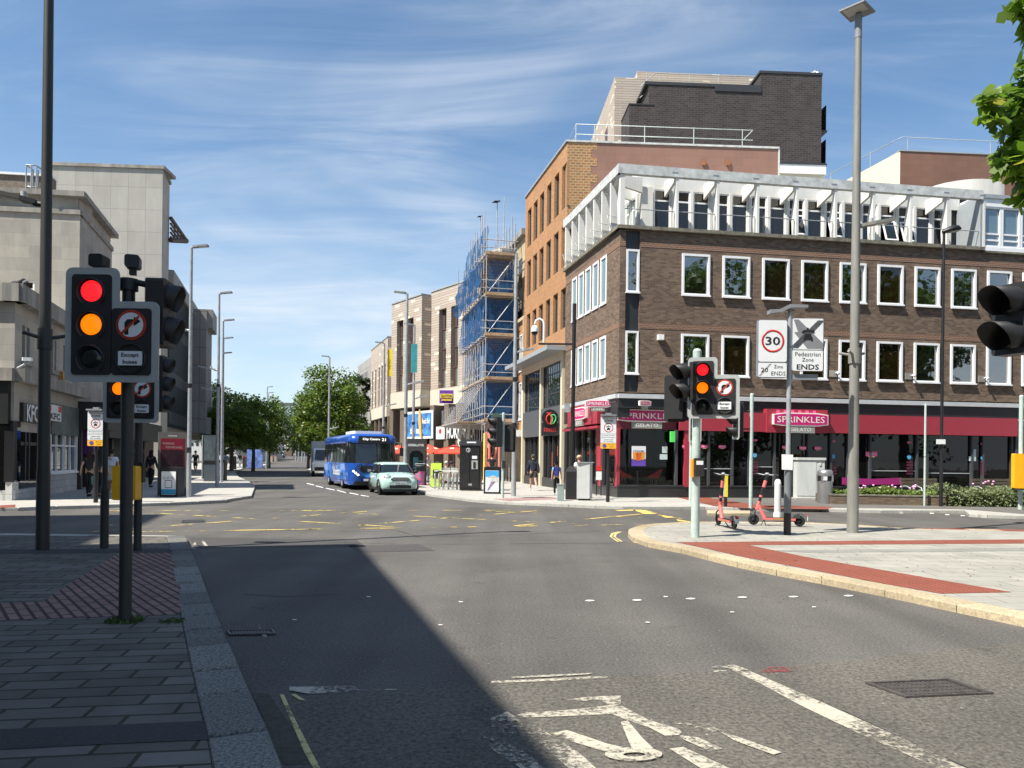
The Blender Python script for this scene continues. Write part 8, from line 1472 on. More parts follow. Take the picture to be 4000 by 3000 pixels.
 hc = (P['h1'] + P['h2']) / 2; q.ell(hc + Vector((0, -.105, -.02)) * k, (.014 * k, .022 * k, .022 * k), 8, 6)
 for s in (-1, 1): q.ell(hc + Vector((s * .088, .005, -.01)) * k, (.012 * k, .02 * k, .03 * k), 8, 6)
 bo = obj('body', q, skin, t); q = MB()
 for s in (-1, 1): q.ell(hc + Vector((s * .032, -.088, .012)) * k, (.011 * k, .008 * k, .007 * k), 8, 6)
 obj('eyes', q, INK, t); q = MB(); q.ell(hc + Vector((0, -.092, -.065)) * k, (.024 * k, .008 * k, .007 * k), 8, 6); obj('mouth', q, mat_lip, t)
 # clothes
 g = lambda r, e: tuple(c + e for c in r); ex = .045 if coat else .02; Rt = {n: g(R[n], ex) for n in R}; nmt = ['sp', 'ch', 'nb', 'pel'] + [a + b for a in ('sh', 'el') + (('wr',) if sleeves else ()) for b in 'lr']; Et = [('pel', 'sp'), ('sp', 'ch'), ('ch', 'nb')] + [('ch', 'sh' + b) for b in 'lr'] + [('sh' + b, 'el' + b) for b in 'lr'] + ([('el' + b, 'wr' + b) for b in 'lr'] if sleeves else [])
 sv = {}
 if not sleeves:
  for b in 'lr': sv['el' + b] = P['el' + b].copy(); P['el' + b] = P['sh' + b].lerp(P['el' + b], .55)
 Rt['nb'] = (.08, .075); V_, F_ = sk(nmt, Et, Rt); P.update(sv); q = MB(); q.add(V_, F_, 0, True); obj('jacket' if coat else 'top', q, mat_cache(top), t)
 if dress: q = MB(); q.loft([[Vector((r * math.cos(a), r * .8 * math.sin(a), z)) * k + Vector((0, 0, dz * k)) for a in [.524 * i for i in range(12)]] for r, z in ((.15, 1.15), (.2, .9), (.26, .55))]); obj('dress', q, mat_cache(bottom), t)
 else:
  nb_ = ['pel', 'sp'] + [a + b for a in ('hi', 'kn') + (() if shorts else ('an',)) for b in 'lr']; Eb = [('pel', 'hi' + b) for b in 'lr'] + [('hi' + b, 'kn' + b) for b in 'lr'] + ([] if shorts else [('kn' + b, 'an' + b) for b in 'lr']) + [('pel', 'sp')]; Rb = {n: g(R[n], .018 if n != 'sp' else .004) for n in R}; sv = {'sp': P['sp'].copy()}; P['sp'] = P['pel'].lerp(P['sp'], .35)
  for b in 'lr':
   if shorts: sv['kn' + b] = P['kn' + b].copy(); P['kn' + b] = P['hi' + b].lerp(P['kn' + b], .8); Rb['kn' + b] = (.085, .085)
  V_, F_ = sk(nb_, Eb, Rb); P.update(sv); q = MB(); q.add(V_, F_, 0, True); obj('shorts' if shorts else 'trousers', q, mat_cache(bottom), t)
 for n_ in 'lr': q = MB(); d = (P['to' + n_] - P['an' + n_]); c = P['an' + n_] + d * .5 + Vector((0, 0, -.01)); q.ell(c, (.05 * k, .135 * k, .048 * k), 10, 6); obj('shoe', q, mat_cache(shoe), t)
 q = MB(); q.ell(hc + Vector((0, .018, .035)) * k, (.098 * k, .108 * k, .105 * k), 14, 10); ha = None
 if long_hair: q.loft([[hc + Vector((w * math.cos(a), .055 + dd * math.sin(a), z)) * k for a in [.628 * i for i in range(10)]] for w, dd, z in ((.09, .06, .08), (.11, .06, -.05), (.13, .055, -.2), (.12, .045, -.34), (.05, .03, -.42))])
 obj('hair', q, mat_cache(hair), t)
 if cap: q = MB(); q.ell(hc + Vector((0, .0, .06)) * k, (.108 * k, .118 * k, .085 * k), 14, 8); q.ell(hc + Vector((0, -.12, .04)) * k, (.085 * k, .09 * k, .012 * k), 12, 6); obj('hat', q, mat_cache(cap), t)
 if bag == 'pack': q = MB(); q.bbox(P['ch'] + Vector((0, .19, -.1)) * k, (.3 * k, .18 * k, .42 * k), .07); q.bbox(P['ch'] + Vector((0, .3, -.18)) * k, (.22 * k, .06 * k, .2 * k), .03); obj('backpack', q, mat_cache((.03, .035, .2)), t)
 if bag == 'side': q = MB(); q.bbox(P['pel'] + Vector((-.26, .04, .06)) * k, (.09 * k, .24 * k, .26 * k), .04); q.tube([P['shr'] + Vector((0, 0, .05)), P['ch'] + Vector((0, .13, 0)), P['pel'] + Vector((-.25, .04, .18))], .012, 5); obj('shoulder_bag', q, mat_cache((.015, .015, .015)), t)
 if bag == 'black': q = MB(); q.bbox(P['ch'] + Vector((0, .18, -.1)) * k, (.27 * k, .16 * k, .4 * k), .06); obj('backpack', q, mat_cache((.012, .012, .014)), t)
 if bag == 'carrier': q = MB(); q.bbox(P['har'] + Vector((.02, 0, -.24)) * k, (.07 * k, .26 * k, .34 * k), .03); obj('carrier_bag', q, mat_cache((.12, .3, .25)), t)
 return t
_mc = {}
def mat_cache(c):
 if c not in _mc: _mc[c] = mat('cloth', c, .85, var=.15, sc=8)
 return _mc[c]
mat_lip = mat('lips', (.3, .1, .09), .6, var=0)
def stand(x, y): b = gb_(x, y); return b
PI = math.pi
# right hand pavement: three walking away
b = stand(2082, 1916); person(b, PI + rad(8), 'person in navy jacket and olive shorts walking away past grey shop', 1.72, (.014, .018, .035), (.03, .032, .02), (.05, .05, .04), shorts=True, coat=True, stride=.3, arms=(-.2, .25), bag='side', cap=(.06, .055, .04), shoe=(.7, .7, .7), build=1.12)
b = stand(2173, 1934); person(b, PI - rad(5), 'child in light blue shirt carrying a blue patterned backpack', 1.42, (.16, .34, .6), (.012, .012, .013), (.03, .018, .01), sleeves=False, stride=.28, arms=(.1, -.15), bag='pack', shoe=(.45, .6, .75))
b = A(2262, 1900, 31.0); b.z = .1; person(b, PI + rad(20), 'person in straw hat and white vest behind the pale cabinet', 1.66, (.75, .73, .72), (.7, .68, .68), (.25, .1, .04), sleeves=False, stride=.15, cap=(.55, .42, .24), skin=SKIN)
b = A(1920, 1890, 46.5); b.z = .1; person(b, PI, 'person with black backpack under the scaffold', 1.75, (.02, .02, .022), (.02, .02, .025), (.015, .01, .01), bag='black', stride=.2, sleeves=False)
# cafe
b = A(1669, 1870, 44.5); b.z = .1; person(b, rad(60), 'person in white shirt standing by the cafe barrier', 1.7, (.75, .74, .72), (.4, .42, .5), (.6, .5, .35), stride=.05, arms=(.2, .3), bend=(.8, .9))
cafe = [(1707, 'seated person in pale top at the left cafe table', (.6, .5, .42), (.45, .38, .3)), (1743, 'seated person in light cap at the middle cafe table', (.12, .13, .12), (.5, .5, .42)), (1764, 'seated person in dark purple hat at right cafe table', (.05, .04, .07), (.05, .03, .06))]
CHM = mat('cafe_chair_black', (.02, .02, .02), .5)
for i, (x, l, tp_, hr) in enumerate(cafe):
 b = A(x, 1860, 43.2 + .2 * i); b.z = .1; person(b, rad(20 - 30 * i), l, 1.72, tp_, (.03, .03, .05), hr, sit=True, arms=(.3, .35), bend=(1.0, .9), stride=0, cap=hr if i else None)
 t = thing('cafe_chair', ['black cafe chair under the seated person in pale top', 'black cafe chair under the seated person in light cap', 'black cafe chair under the seated person in purple hat'][i], 'chair', b, rad(20 - 30 * i), group='black cafe chairs'); q = MB(); q.box((0, .0, .43), (.42, .42, .03)); obj('seat', q, CHM, t); q = MB(); q.box((0, .21, .68), (.42, .03, .4)); obj('backrest', q, CHM, t)
 for sx in (-.18, .18):
  for sy in (-.18, .18): q = MB(); q.cyl((sx, sy, 0), (sx, sy, .42), .015, n=6); obj('leg', q, CHM, t)
# left hand pavement
b = stand(300, 1946); b.y += .8; person(b, PI + rad(4), 'long haired person in dark clothes walking past the white window at left', 1.66, (.02, .022, .022), (.015, .015, .017), (.03, .015, .012), long_hair=True, sleeves=False, stride=.15, arms=(.1, -.5), shoe=(.02, .02, .02), bag=None, build=1.1)
b = stand(338, 1947); b.y += .9; person(b, PI, 'person in dark clothes walking beside the long haired one with a bag', 1.68, (.018, .022, .022), (.014, .014, .016), (.012, .01, .01), long_hair=True, sleeves=False, stride=.12, shoe=(.02, .02, .02), bag='carrier', build=1.1)
b = stand(435, 1928); person(b, PI + rad(15), 'person in white t-shirt and pale skirt walking behind the grey post', 1.7, (.7, .72, .78), (.5, .48, .45), (.02, .015, .012), dress=True, sleeves=False, stride=.3, shoe=(.7, .7, .7))
b = stand(590, 1905); person(b, PI - rad(10), 'long haired person all in black near the advertising kiosk', 1.68, (.012, .012, .012), (.012, .012, .013), (.01, .008, .008), long_hair=True, stride=.1, shoe=(.05, .05, .05))
b = stand(763, 1853); person(b, rad(10), 'person in black shorts and t-shirt walking towards the junction', 1.8, (.012, .012, .013), (.012, .012, .013), (.02, .014, .01), shorts=True, sleeves=False, stride=.3, arms=(.6, -.1), bend=(1.1, .3), shoe=(.6, .5, .4))
b = A(882, 1840, 70); b.z = .1; person(b, PI, 'person in pale grey coat and jeans walking away by the dark bin', 1.65, (.42, .42, .44), (.05, .07, .12), (.012, .01, .01), coat=True, stride=.15, shoe=(.6, .6, .6))
b = A(902, 1830, 84); b.z = .1; person(b, PI, 'person in dark top beyond the pale grey coat', 1.7, (.04, .035, .05), (.04, .04, .06), (.04, .02, .01), stride=.15)
b = A(936, 1820, 96); b.z = .1; person(b, rad(5), 'distant person in white trousers beside the bollards', 1.7, (.04, .03, .03), (.7, .68, .66), (.2, .1, .05), stride=.15)
p = far(1152, 165); t = thing('cyclist_bicycle', 'small bicycle ridden by the far cyclist in white', 'bicycle', p, rad(80)); q = MB()
for x in (-.52, .52): q.lathe([(.31, -.02), (.345, 0), (.31, .02)], (x, 0, .345), 18, axis='y')
obj('wheel', q, RUBBER, t); q = MB(); q.tube([(-.52, 0, .345), (-.2, 0, .8), (.38, 0, .8), (.52, 0, .345)], .03, 6); q.tube([(.38, 0, .8), (.36, -.25, .95)], .02, 5); q.tube([(.38, 0, .8), (.36, .25, .95)], .02, 5); obj('frame', q, BLACK, t)
person(p + Vector((-.02, .3, .35)), rad(0), 'far cyclist in white top riding towards the junction', 1.7, (.75, .74, .74), (.05, .05, .06), (.02, .02, .02), shorts=True, sleeves=False, sit=True, arms=(.8, .8), bend=(.2, .2), stride=0, lean=.6)
# cafe umbrellas, barrier and board
UMB = mat('red_umbrella', (.72, .07, .03), .7, var=.06)
def umbrella(c, r, zt_, label):
 t = thing('cafe_umbrella', label, 'umbrella', (c.x, c.y, .1), rad(20), group='red cafe umbrellas'); h = zt_ - .1; q = MB(); n_ = 8
 rings = [[Vector((rr * math.cos(a), rr * math.sin(a), z)) for a in [2 * PI * i / n_ for i in range(n_)]] for rr, z in ((.03, h), (r * .5, h - .22), (r, h - .48), (r, h - .56))]; q.loft(rings, smooth=False, cap=False); obj('canopy', q, UMB, t); q = MB(); q.cyl((0, 0, 0), (0, 0, h + .05), .025, n=8); obj('pole', q, STEEL, t); q = MB(); q.box((0, 0, .04), (.5, .5, .08)); obj('base', q, BLACK, t)
 q = MB(); fa = rad(-110 + 22); m = [(-.16, -.12), (.16, -.12), (.16, .12), (-.16, .12)];
 for a in (-112.5, -67.5):
  a = rad(a); d = Vector((math.cos(a), math.sin(a), 0)); sd = Vector((-d.y, d.x, 0)); e = [d * (r * .9 * .6 + y) + sd * x * .7 + Vector((0, 0, h - .22 - (r * .55 + y - r * .5) / (r * .5) * .26 + .02)) for x, y in m]; q.quad(*e)
 obj('white_emblem', q, mat('umbrella_white', (.8, .55, .5), .7, var=0), t)
umbrella(A(1674, 1740, 47), 1.35, zat(1674, 1737, 47), 'red cafe umbrella beside the defibrillator cabinet')
umbrella(A(1772, 1740, 45.5), 1.45, zat(1772, 1737, 45.5), 'red cafe umbrella behind the black phone box')
umbrella(A(1556, 1742, 48.5), 1.3, zat(1556, 1739, 48.5), 'red cafe umbrella seen past the back of the bus')
t = thing('cafe_barrier', 'low white and grey barrier panels round the cafe seats', 'barrier', A(1740, 1850, 41) * Vector((1, 1, 0)), world=True); q = MB()
for x0, x1 in ((1700, 1728), (1731, 1758), (1761, 1790)): a, c = A(x0, 1820, 41), A(x1, 1838, 41); q.box(((a.x + c.x) / 2, 41, .75), (c.x - a.x, .03, .7))
obj('panel', q, mat('barrier_panel', (.4, .42, .38), .5, var=.4, sc=2), t); q = MB(); a, c = A(1697, 1840, 39.6), A(1790, 1848, 39.6); q.box(((a.x + c.x) / 2, 39.6, .95), (c.x - a.x, .1, .06)); obj('rail', q, WHITE, t); q = MB()
for x in (1702, 1728, 1760, 1786): a = A(x, 1850, 41.1); q.cyl((a.x, 41.1, .1), (a.x, 41.1, 1.15), .02, n=6)
obj('leg', q, BLACK, t)
t = thing('a_board', 'bright green and yellow pavement board by the cafe seats', 'pavement board', A(1702, 1860, 40.2) * Vector((1, 1, 0)) + Vector((0, 0, .1)), 0); q = MB(); q.ext([(-.28, 0, 0), (.28, 0, 0), (.28, .2, 1.25), (-.28, .2, 1.25)], (0, .02, 0)); bp = obj('board', q, mat('lime_board', (.45, .62, .06), .5, var=.1), t); q = MB(); q.ext([(-.16, -.002 + .06, .45), (.16, .058, .45), (.16, .13, .9), (-.16, .13, .9)], (0, -.01, 0)); obj('picture', q, INK, bp); q = MB(); q.ext([(-.28, .45, 0), (.28, .45, 0), (.28, .24, 1.25), (-.28, .24, 1.25)], (0, .02, 0)); obj('back_leg', q, BLACK, t)
# chairs and table inside the corner window
CHR = mat('red_chair', (.6, .03, .03), .5, var=.2, sc=14)
for i, (x, l) in enumerate(((2435, 'red shell chair on the left behind the corner shop glass'), (2553, 'red shell chair on the right behind the corner shop glass'))):
 a, z = FR.hit(x, 1870, -.7); b = FR.P(a, .5, -.75); t = thing('shell_chair', l, 'chair', b, rad(9), group='red shell chairs in the shop'); s = 1 if i == 0 else -1; q = MB(); q.ext([(s * x, -.24, z) for x, z in ((-.32, .78), (-.22, .76), (.02, .60), (.3, .48), (.32, .40), (-.14, .38), (-.2, .45))][::s], (0, .46, 0)); obj('shell', q, CHR, t); q = MB()
 for dx in (-.1, .15):
  for dy in (-.15, .15): q.cyl((dx, dy, 0), (dx * .6, dy * .6, .36), .015, n=6)
 obj('leg', q, STEEL, t)
a, z = FR.hit(2495, 1870, -.7); b = FR.P(a, .5, -.9); t = thing('cafe_table', 'small dark table between the red chairs in the shop window', 'table', b); q = MB(); q.cyl((0, 0, .68), (0, 0, .71), .36, n=20); obj('table_top', q, BLACK, t); q = MB(); q.cyl((0, 0, 0), (0, 0, .68), .035, n=8); q.cyl((0, 0, 0), (0, 0, .02), .22, n=14); obj('pedestal', q, STEEL, t)
# ================================================================ trees and plants
BARK = mat('tree_bark', (.10, .08, .06), .9, var=.4, sc=6, bump=.4)
LF = [leafmat('plane_leaf', (.075, .15, .012), (.20, .31, .035), .58, (.4, .36, .05)), leafmat('street_tree_leaf', (.045, .09, .010), (.15, .215, .03), .42, (.16, .13, .03)), leafmat('dark_tree_leaf', (.015, .035, .010), (.045, .075, .02), .22), leafmat('mirror_tree_leaf', (.03, .07, .01), (.10, .17, .03), .3)]
def leaf_mesh(name, P, Nn, size, m, shape='rhomb', seed=1):
 rg = np.random.default_rng(seed); n = len(P); up = np.array([0, 0, 1.0]); a = rg.normal(size=(n, 3)); Nn = Nn + rg.normal(size=(n, 3)) * .55; Nn /= np.linalg.norm(Nn, axis=1, keepdims=True); a -= (a * Nn).sum(1, keepdims=True) * Nn; a /= np.linalg.norm(a, axis=1, keepdims=True); b = np.cross(Nn, a); s = size * rg.uniform(.65, 1.3, (n, 1))
 if shape == 'rhomb': out = [(0, 0, 0), (.5, .34, .08), (1, 0, -.04), (.5, -.34, .08)]
 else: out = [(0, 0, 0), (.12, .2, .03), (.02, .48, .05), (.26, .24, .04), (.42, .62, .0), (.5, .24, .04), (.72, .36, .0), (1.0, 0, -.08), (.72, -.36, .0), (.5, -.24, .04), (.42, -.62, .0), (.26, -.24, .04), (.02, -.48, .05), (.12, -.2, .03)]
 o = np.array(out); V = P[:, None, :] + s[:, None] * (o[None, :, 0:1] * a[:, None] + o[None, :, 1:2] * b[:, None] + o[None, :, 2:3] * Nn[:, None]); k = len(out); me = bpy.data.meshes.new(name); me.vertices.add(n * k); me.vertices.foreach_set('co', V.astype('f').ravel()); me.loops.add(n * k); me.loops.foreach_set('vertex_index', np.arange(n * k, dtype='i')); me.polygons.add(n); me.polygons.foreach_set('loop_start', np.arange(0, n * k, k, dtype='i')); me.update(calc_edges=True); me.materials.append(m); return me
def clumps(c, r, n, seed, rc=.34):
 # twig clumps near the outside of an uneven crown
 rg = np.random.default_rng(seed); out = []
 while len(out) < n:
  d = rg.normal(size=3); d /= np.linalg.norm(d); f = rg.uniform(.35, 1.0) ** .6; lob = 1 + .16 * math.sin(3.1 * d[0] + seed) + .14 * math.sin(4.3 * d[2] + 2 * seed) + .1 * math.sin(5 * d[1] + seed)
  out.append((np.array(c) + d * np.array(r) * f * lob, min(r) * rc * rg.uniform(.6, 1.25)))
 return out
def leaves(cl, per, size, seed):
 rg = np.random.default_rng(seed); P = []; Nn = []
 for c, r in cl:
  d = rg.normal(size=(per, 3)); d /= np.linalg.norm(d, axis=1, keepdims=True); f = rg.uniform(.25, 1, (per, 1)) ** .5; q = d * f * r * np.array([1.15, 1.15, .72]); q[:, 2] -= .18 * (q[:, 0] ** 2 + q[:, 1] ** 2) / r; P.append(c + q); Nn.append(d * .6 + np.array([0, 0, .75]))
 return np.concatenate(P), np.concatenate(Nn)
def tree(base, c, r, label, nc=70, per=90, size=.3, m=1, seed=1, group='street trees', trunk_r=.16, rc=.34):
 t = thing('street_tree', label, 'tree', base, group=group); cl = clumps((c[0] - base[0], c[1] - base[1], c[2] - base[2]), r, nc, seed, rc); P, Nn = leaves(cl, per, size, seed); o = obj('crown', leaf_mesh('crown', P, Nn, size, LF[m], seed=seed), None, t)
 q = MB(); C = Vector((c[0] - base[0], c[1] - base[1], c[2] - base[2])); lo = C.z - r[2] * .55; q.tube([(0, 0, -.1), (.03, 0, lo * .5), (C.x * .2, C.y * .2, lo), (C.x * .7, C.y * .7, C.z)], [trunk_r * 1.3, trunk_r, trunk_r * .9, trunk_r * .45], 10); rg = random.Random(seed)
 for i in range(9): e = Vector(cl[i * (len(cl) // 9)][0]); q.tube([(C.x * .25, C.y * .25, lo + rg.uniform(-.2, .5)), Vector((C.x * .25, C.y * .25, lo)).lerp(e, .5) + Vector((0, 0, .3)), e], [trunk_r * .5, trunk_r * .3, trunk_r * .1], 6)
 obj('trunk', q, BARK, t); return t
def ptree(px, Y, ytop, ybot, wpx, label, m=1, seed=1, nc=80, per=90, size=.3, rd=1.0, **k):
 zt_, zb = zat(px, ytop, Y), zat(px, ybot, Y); x = A(px, 1700, Y).x; tree((x, Y, .0), (x, Y, (zt_ + zb) / 2), (wpx * Y / 3000 / 2, wpx * Y / 3000 / 2 * rd, (zt_ - zb) / 2), label, nc, per, size, m, seed, **k)
ptree(870, 92, 1482, 1735, 200, 'dark round topped tree behind the left lamp posts', 2, 3, 80, 90, .34)
ptree(905, 72, 1560, 1752, 190, 'bright green street tree left of the pair by the bollards', 1, 5, 80, 90, .27)
ptree(990, 76, 1545, 1750, 190, 'bright green street tree in the middle above the bollards', 1, 6, 80, 90, .27)
ptree(1052, 98, 1578, 1748, 150, 'street tree at the right end of the left hand row', 1, 8, 70, 90, .3)
ptree(1290, 76, 1420, 1800, 250, 'big leafy tree right behind the blue bus', 1, 11, 130, 100, .3, trunk_r=.25)
ptree(1375, 90, 1455, 1780, 120, 'dark pine topped tree beside the concrete block', 2, 12, 60, 90, .34)
ptree(1205, 96, 1545, 1790, 200, 'shady tree leaning over the road left of the big tree', 2, 14, 90, 90, .32)
ptree(1165, 190, 1655, 1765, 60, 'small yellowish tree far down the street', 1, 16, 40, 70, .5)
for i, (x, Y) in enumerate(((970, 150), (1020, 170), (900, 130))): ptree(x, Y, 1640, 1770, 150, 'distant tree behind the street trees on the left', 2, 20 + i, 50, 70, .5, group='distant trees behind the left row')
for i, (x, y, h) in enumerate(((20, 17, 14), (27, 20.5, 15), (20.5, 8, 18), (28, 11, 18), (34, 17, 16), (25, 1, 20))): tree((x, y, 0), (x, y, h * .6), (4.2, 4.2, h * .4), 'plane tree across the side road that the office windows mirror', 80, 80, .42, 3, 40 + i, group='plane trees mirrored in the windows', trunk_r=.3)
# plane tree whose branch hangs into the top right corner
tx, ty = 9.2, 9.6; t = thing('plane_tree', 'plane tree with large lobed leaves hanging in at top right', 'tree', (tx, ty, 0)); rg = np.random.default_rng(5); cl = []; br = MB(); br.tube([(0, 0, -.1), (.05, 0, 2), (-.1, -.1, 4.2), (-.3, -.2, 7.5)], [.32, .26, .22, .1], 12)
NEAR = [(3915, 15, .16), (3950, 70, .12), (3970, 140, .1), (3930, 270, .13), (3955, 305, .2), (3950, 360, .2), (3812, 385, .05), (3850, 375, .08), (3895, 385, .12), (3828, 458, .05), (3868, 440, .09), (3915, 430, .18), (3870, 520, .1), (3895, 560, .18), (3862, 612, .08), (3880, 645, .1), (3925, 590, .22), (3925, 700, .09), (3955, 680, .14), (3950, 790, .08), (3970, 740, .1), (3985, 200, .12)]
for (xl, y, r) in NEAR + [(4010, 250, .4), (4030, 520, .5), (4020, 20, .4)]:
 Y = 8.5 + rnd.uniform(-.3, .3); p = A(xl + 35 + r * 350, y, Y); cl.append((np.array([p.x - tx, Y - ty, p.z]), r)); st = Vector((-.2, -.15, 4.8 + (p.z - 5) * .45)); e = Vector((p.x - tx, Y - ty, p.z)); br.tube([st, st.lerp(e, .5) + Vector((0, 0, .35)), e], [.05, .022, .006], 6)
nk = len(cl)
for d in range(46): v = rg.normal(size=3); v /= np.linalg.norm(v); cl.append((np.array([1.1, .6, 6.8]) + v * np.array([2.9, 2.4, 2.6]) * rg.uniform(.5, 1), .6))
P = []; Nn = []
for i, (c, r) in enumerate(cl):
 n = int(14 + 330 * r * r / .12 * .33) if i < nk else 60; n = min(n, 150); d = rg.normal(size=(n, 3)); d /= np.linalg.norm(d, axis=1, keepdims=True); P.append(c + d * (rg.uniform(0, 1, (n, 1)) ** .45) * r); Nn.append(d * .35 + np.array([-.25, -.35, .7]))
 if i == nk - 1: nn = sum(len(k) for k in P)
P = np.concatenate(P); Nn = np.concatenate(Nn)
okx = np.array([(tx + p[0]) / (ty + p[1]) > (.55 if i < nn else .72) for i, p in enumerate(P)]); P, Nn = P[okx], Nn[okx]
obj('crown', leaf_mesh('crown', P, Nn, .17, LF[0], 'plane', 9), None, t); obj('trunk', br, BARK, t)
# planter wall, shrubs, flowers, benches
pl = [gb_(3248, 1969), gb_(3640, 1975), gb_(4000, 1981)]; d = (pl[2] - pl[0]).normalized(); FP = Fr((pl[0].x, pl[0].y), (d.x, d.y), (d.y, -d.x)); Lp = (pl[2] - pl[0]).length + 16
t = thing('planter', 'low brown brick planter wall in front of the shop terrace', 'planter', pl[0], world=True); q = MB(); FP.box(q, 0, Lp, 0, .42, -.24, 0); FP.box(q, 0, .24, 0, .42, -1.9, -.24); obj('brick_wall', q, bricks('planter_brick', (.12, .085, .06), (.19, .135, .095), (.11, .09, .07), .22, .075, .01), t); q = MB(); FP.box(q, -.02, Lp, .42, .47, -.27, .02); obj('coping', q, LEDGE, t); q = MB(); FP.box(q, .2, Lp, .1, .40, -1.9, -.24); obj('soil', q, mat('soil', (.05, .035, .02), .95), t)
def shrub(name, label, a0, a1, d0, d1, z0, z1, n, size, m, seed, group='planter shrubs', droop=0):
 rg = np.random.default_rng(seed); a = rg.uniform(a0, a1, n); dd = rg.uniform(d0, d1, n); hmax = z1 * (1 + .12 * np.sin(a * 2.3 + seed) + .08 * np.sin(a * 6.1)); z = z0 + (hmax - z0) * rg.uniform(0, 1, n) ** .55
 if droop: k = rg.uniform(0, 1, n) < .45; dd = np.where(k, rg.uniform(-.05, .26, n), dd); z = np.where(k, rg.uniform(droop, z1, n) - .12 * np.abs(np.sin(a * 3.7)), z)
 P = np.array([tuple(FP.P(x, h, y)) for x, h, y in zip(a, z, dd)]); Nn = np.tile(np.array([-.1, -.4, .7]), (n, 1)); b = FP.P((a0 + a1) / 2, z0, (d0 + d1) / 2); o = obj(name, leaf_mesh(name, P - np.array(b), Nn, size, m, seed=seed), None); o.location = b; return tag(o, label, 'shrub', group)
SH1 = leafmat('grey_green_shrub', (.085, .11, .045), (.19, .23, .10), .25); SH2 = leafmat('fresh_green_plant', (.06, .10, .015), (.16, .22, .04), .3)
a1 = FP.hit(3715, 1950)[0]; shrub('low_plants', 'low fresh green plants along the left part of the planter', .3, a1, -1.7, -.25,    .40, .60, 3800, .12, SH2, 3); shrub('trailing_shrub', 'bushy grey green shrub trailing over the planter wall at right', a1 - .2, a1 + 4.2, -1.6, -.1, .42, .74, 9000, .10, SH1, 4, droop=.05); shrub('trailing_shrub', 'grey green shrub continuing past the right edge of the planter', a1 + 4.2, Lp, -1.6, -.1, .42, .74, 5000, .12, SH1, 6, droop=.05)
FLW = mat('pink_petals', (.75, .38, .6), .6, var=.1); rf2 = random.Random(4)
for i in range(26):
 x = (rf2.uniform(3330, 3640) if i < 20 else rf2.uniform(3840, 3950)); a = FP.hit(x, 1950)[0]; zz = .66 + rf2.uniform(.02, .18) + (0 if i < 20 else .18); b = FP.P(a, .45, -rf2.uniform(.3, 1.0)); t = thing('pink_flower', 'pink round flower head standing among the low planter plants' if i < 20 else 'pink flower head above the trailing shrub before the bench', 'flower', b, group='pink flowers in the planter' if i < 20 else 'pink flowers by the bench'); q = MB(); q.ell((0, 0, zz - .45), (.045, .045, .035), 8, 6); obj('flower_head', q, FLW, t); q = MB(); q.cyl((0, 0, 0), (0, 0, zz - .45), .006, n=5); obj('stem', q, SH2, t)
OAK = mat('weathered_bench_wood', (.10, .078, .055), .8, var=.3, sc=6);
for i, (x0, x1) in enumerate(((3524, 3668), (3803, 3956))):
 r_ = [FR.hit(x0, 1890, 1.6)[0], FR.hit(x1, 1890, 1.6)[0]]; t = thing('bench', ['dark slatted bench to the left before the shop window', 'dark slatted bench on the right by the last shop window'][i], 'bench', FR.P(sum(r_) / 2, .1, 1.6), world=True, group='slatted benches by the shop'); q = MB()
 for k in range(4): FR.box(q, r_[0], r_[1], .5, .54, 1.62 + .11 * k, 1.71 + .11 * k)
 obj('seat', q, OAK, t); q = MB()
 for k in range(3): FR.box(q, r_[0], r_[1], .66 + .13 * k, .76 + .13 * k, 1.5 - .03 * k, 1.54 - .03 * k)
 obj('backrest', q, OAK, t)
 for k in range(4): a = r_[0] + .08 + (r_[1] - r_[0] - .16) * k / 3; q = MB(); q.tube([FR.P(a, .1, 2.05), FR.P(a, .3, 2.1), FR.P(a, .62, 2.0), FR.P(a, .7, 1.75), FR.P(a, .68, 1.55)], .025, 6); q.tube([FR.P(a, .1, 1.55), FR.P(a, 1.02, 1.42)], .025, 6); obj('leg', q, STEEL, t)
# birds
def bird(p, rz, s, m, label, kind='bird'):
 t = thing(kind, label, 'bird', p, rz, group='birds perched on the roofs'); q = MB(); q.loft([[Vector((r * math.cos(a), y, z + r * 1.1 * math.sin(a))) * s for a in [.785 * i for i in range(8)]] for y, z, r in ((-.30, .26, .008), (-.24, .27, .035), (-.18, .27, .052), (-.12, .23, .055), (-.02, .16, .085), (.12, .13, .08), (.24, .08, .05), (.42, .02, .03), (.5, -.01, .01))]); q.tube([(0.03 * s, .02 * s, .1 * s), (.03 * s, .02 * s, 0)], .01 * s, 5); q.tube([(-.03 * s, .02 * s, .1 * s), (-.03 * s, .02 * s, 0)], .01 * s, 5); obj('body', q, m, t); q = MB()
 for e in (-1, 1): q.ell((e * .075 * s, .12 * s, .14 * s), (.02 * s, .2 * s, .07 * s), 8, 6)
 obj('wing', q, m, t); return t
pb = FL.P(19.3, 18.2, 1.2); bird((pb.x, pb.y, 18.2), rad(130), .9, BLACK, 'black crow perched on top of the scaffold pole'); pb = FL.P(21.5, 17.9, 1.9); bird((pb.x, pb.y, 17.9), rad(120), .6, BLACK, 'smaller dark bird perched on a lower scaffold pole')
a, z = FD.hit(*z7(1985, 170)); pb = FD.P(a, zC_ + .2, -.5); bird(tuple(pb), rad(200), 1.3, WHITE, 'white gull standing on the dark brick tower')
for x, y, l in ((68, 1108, 'left pigeon on the low stone parapet'), (83, 1119, 'right pigeon on the low stone parapet')): a, z = hk(x, y, 0.0); pb = FK.P(a, zP0, 0.05); bird(tuple(pb), rad(80), .8, mat('pigeon_grey', (.06, .06, .065), .8, var=.3, sc=20), l)
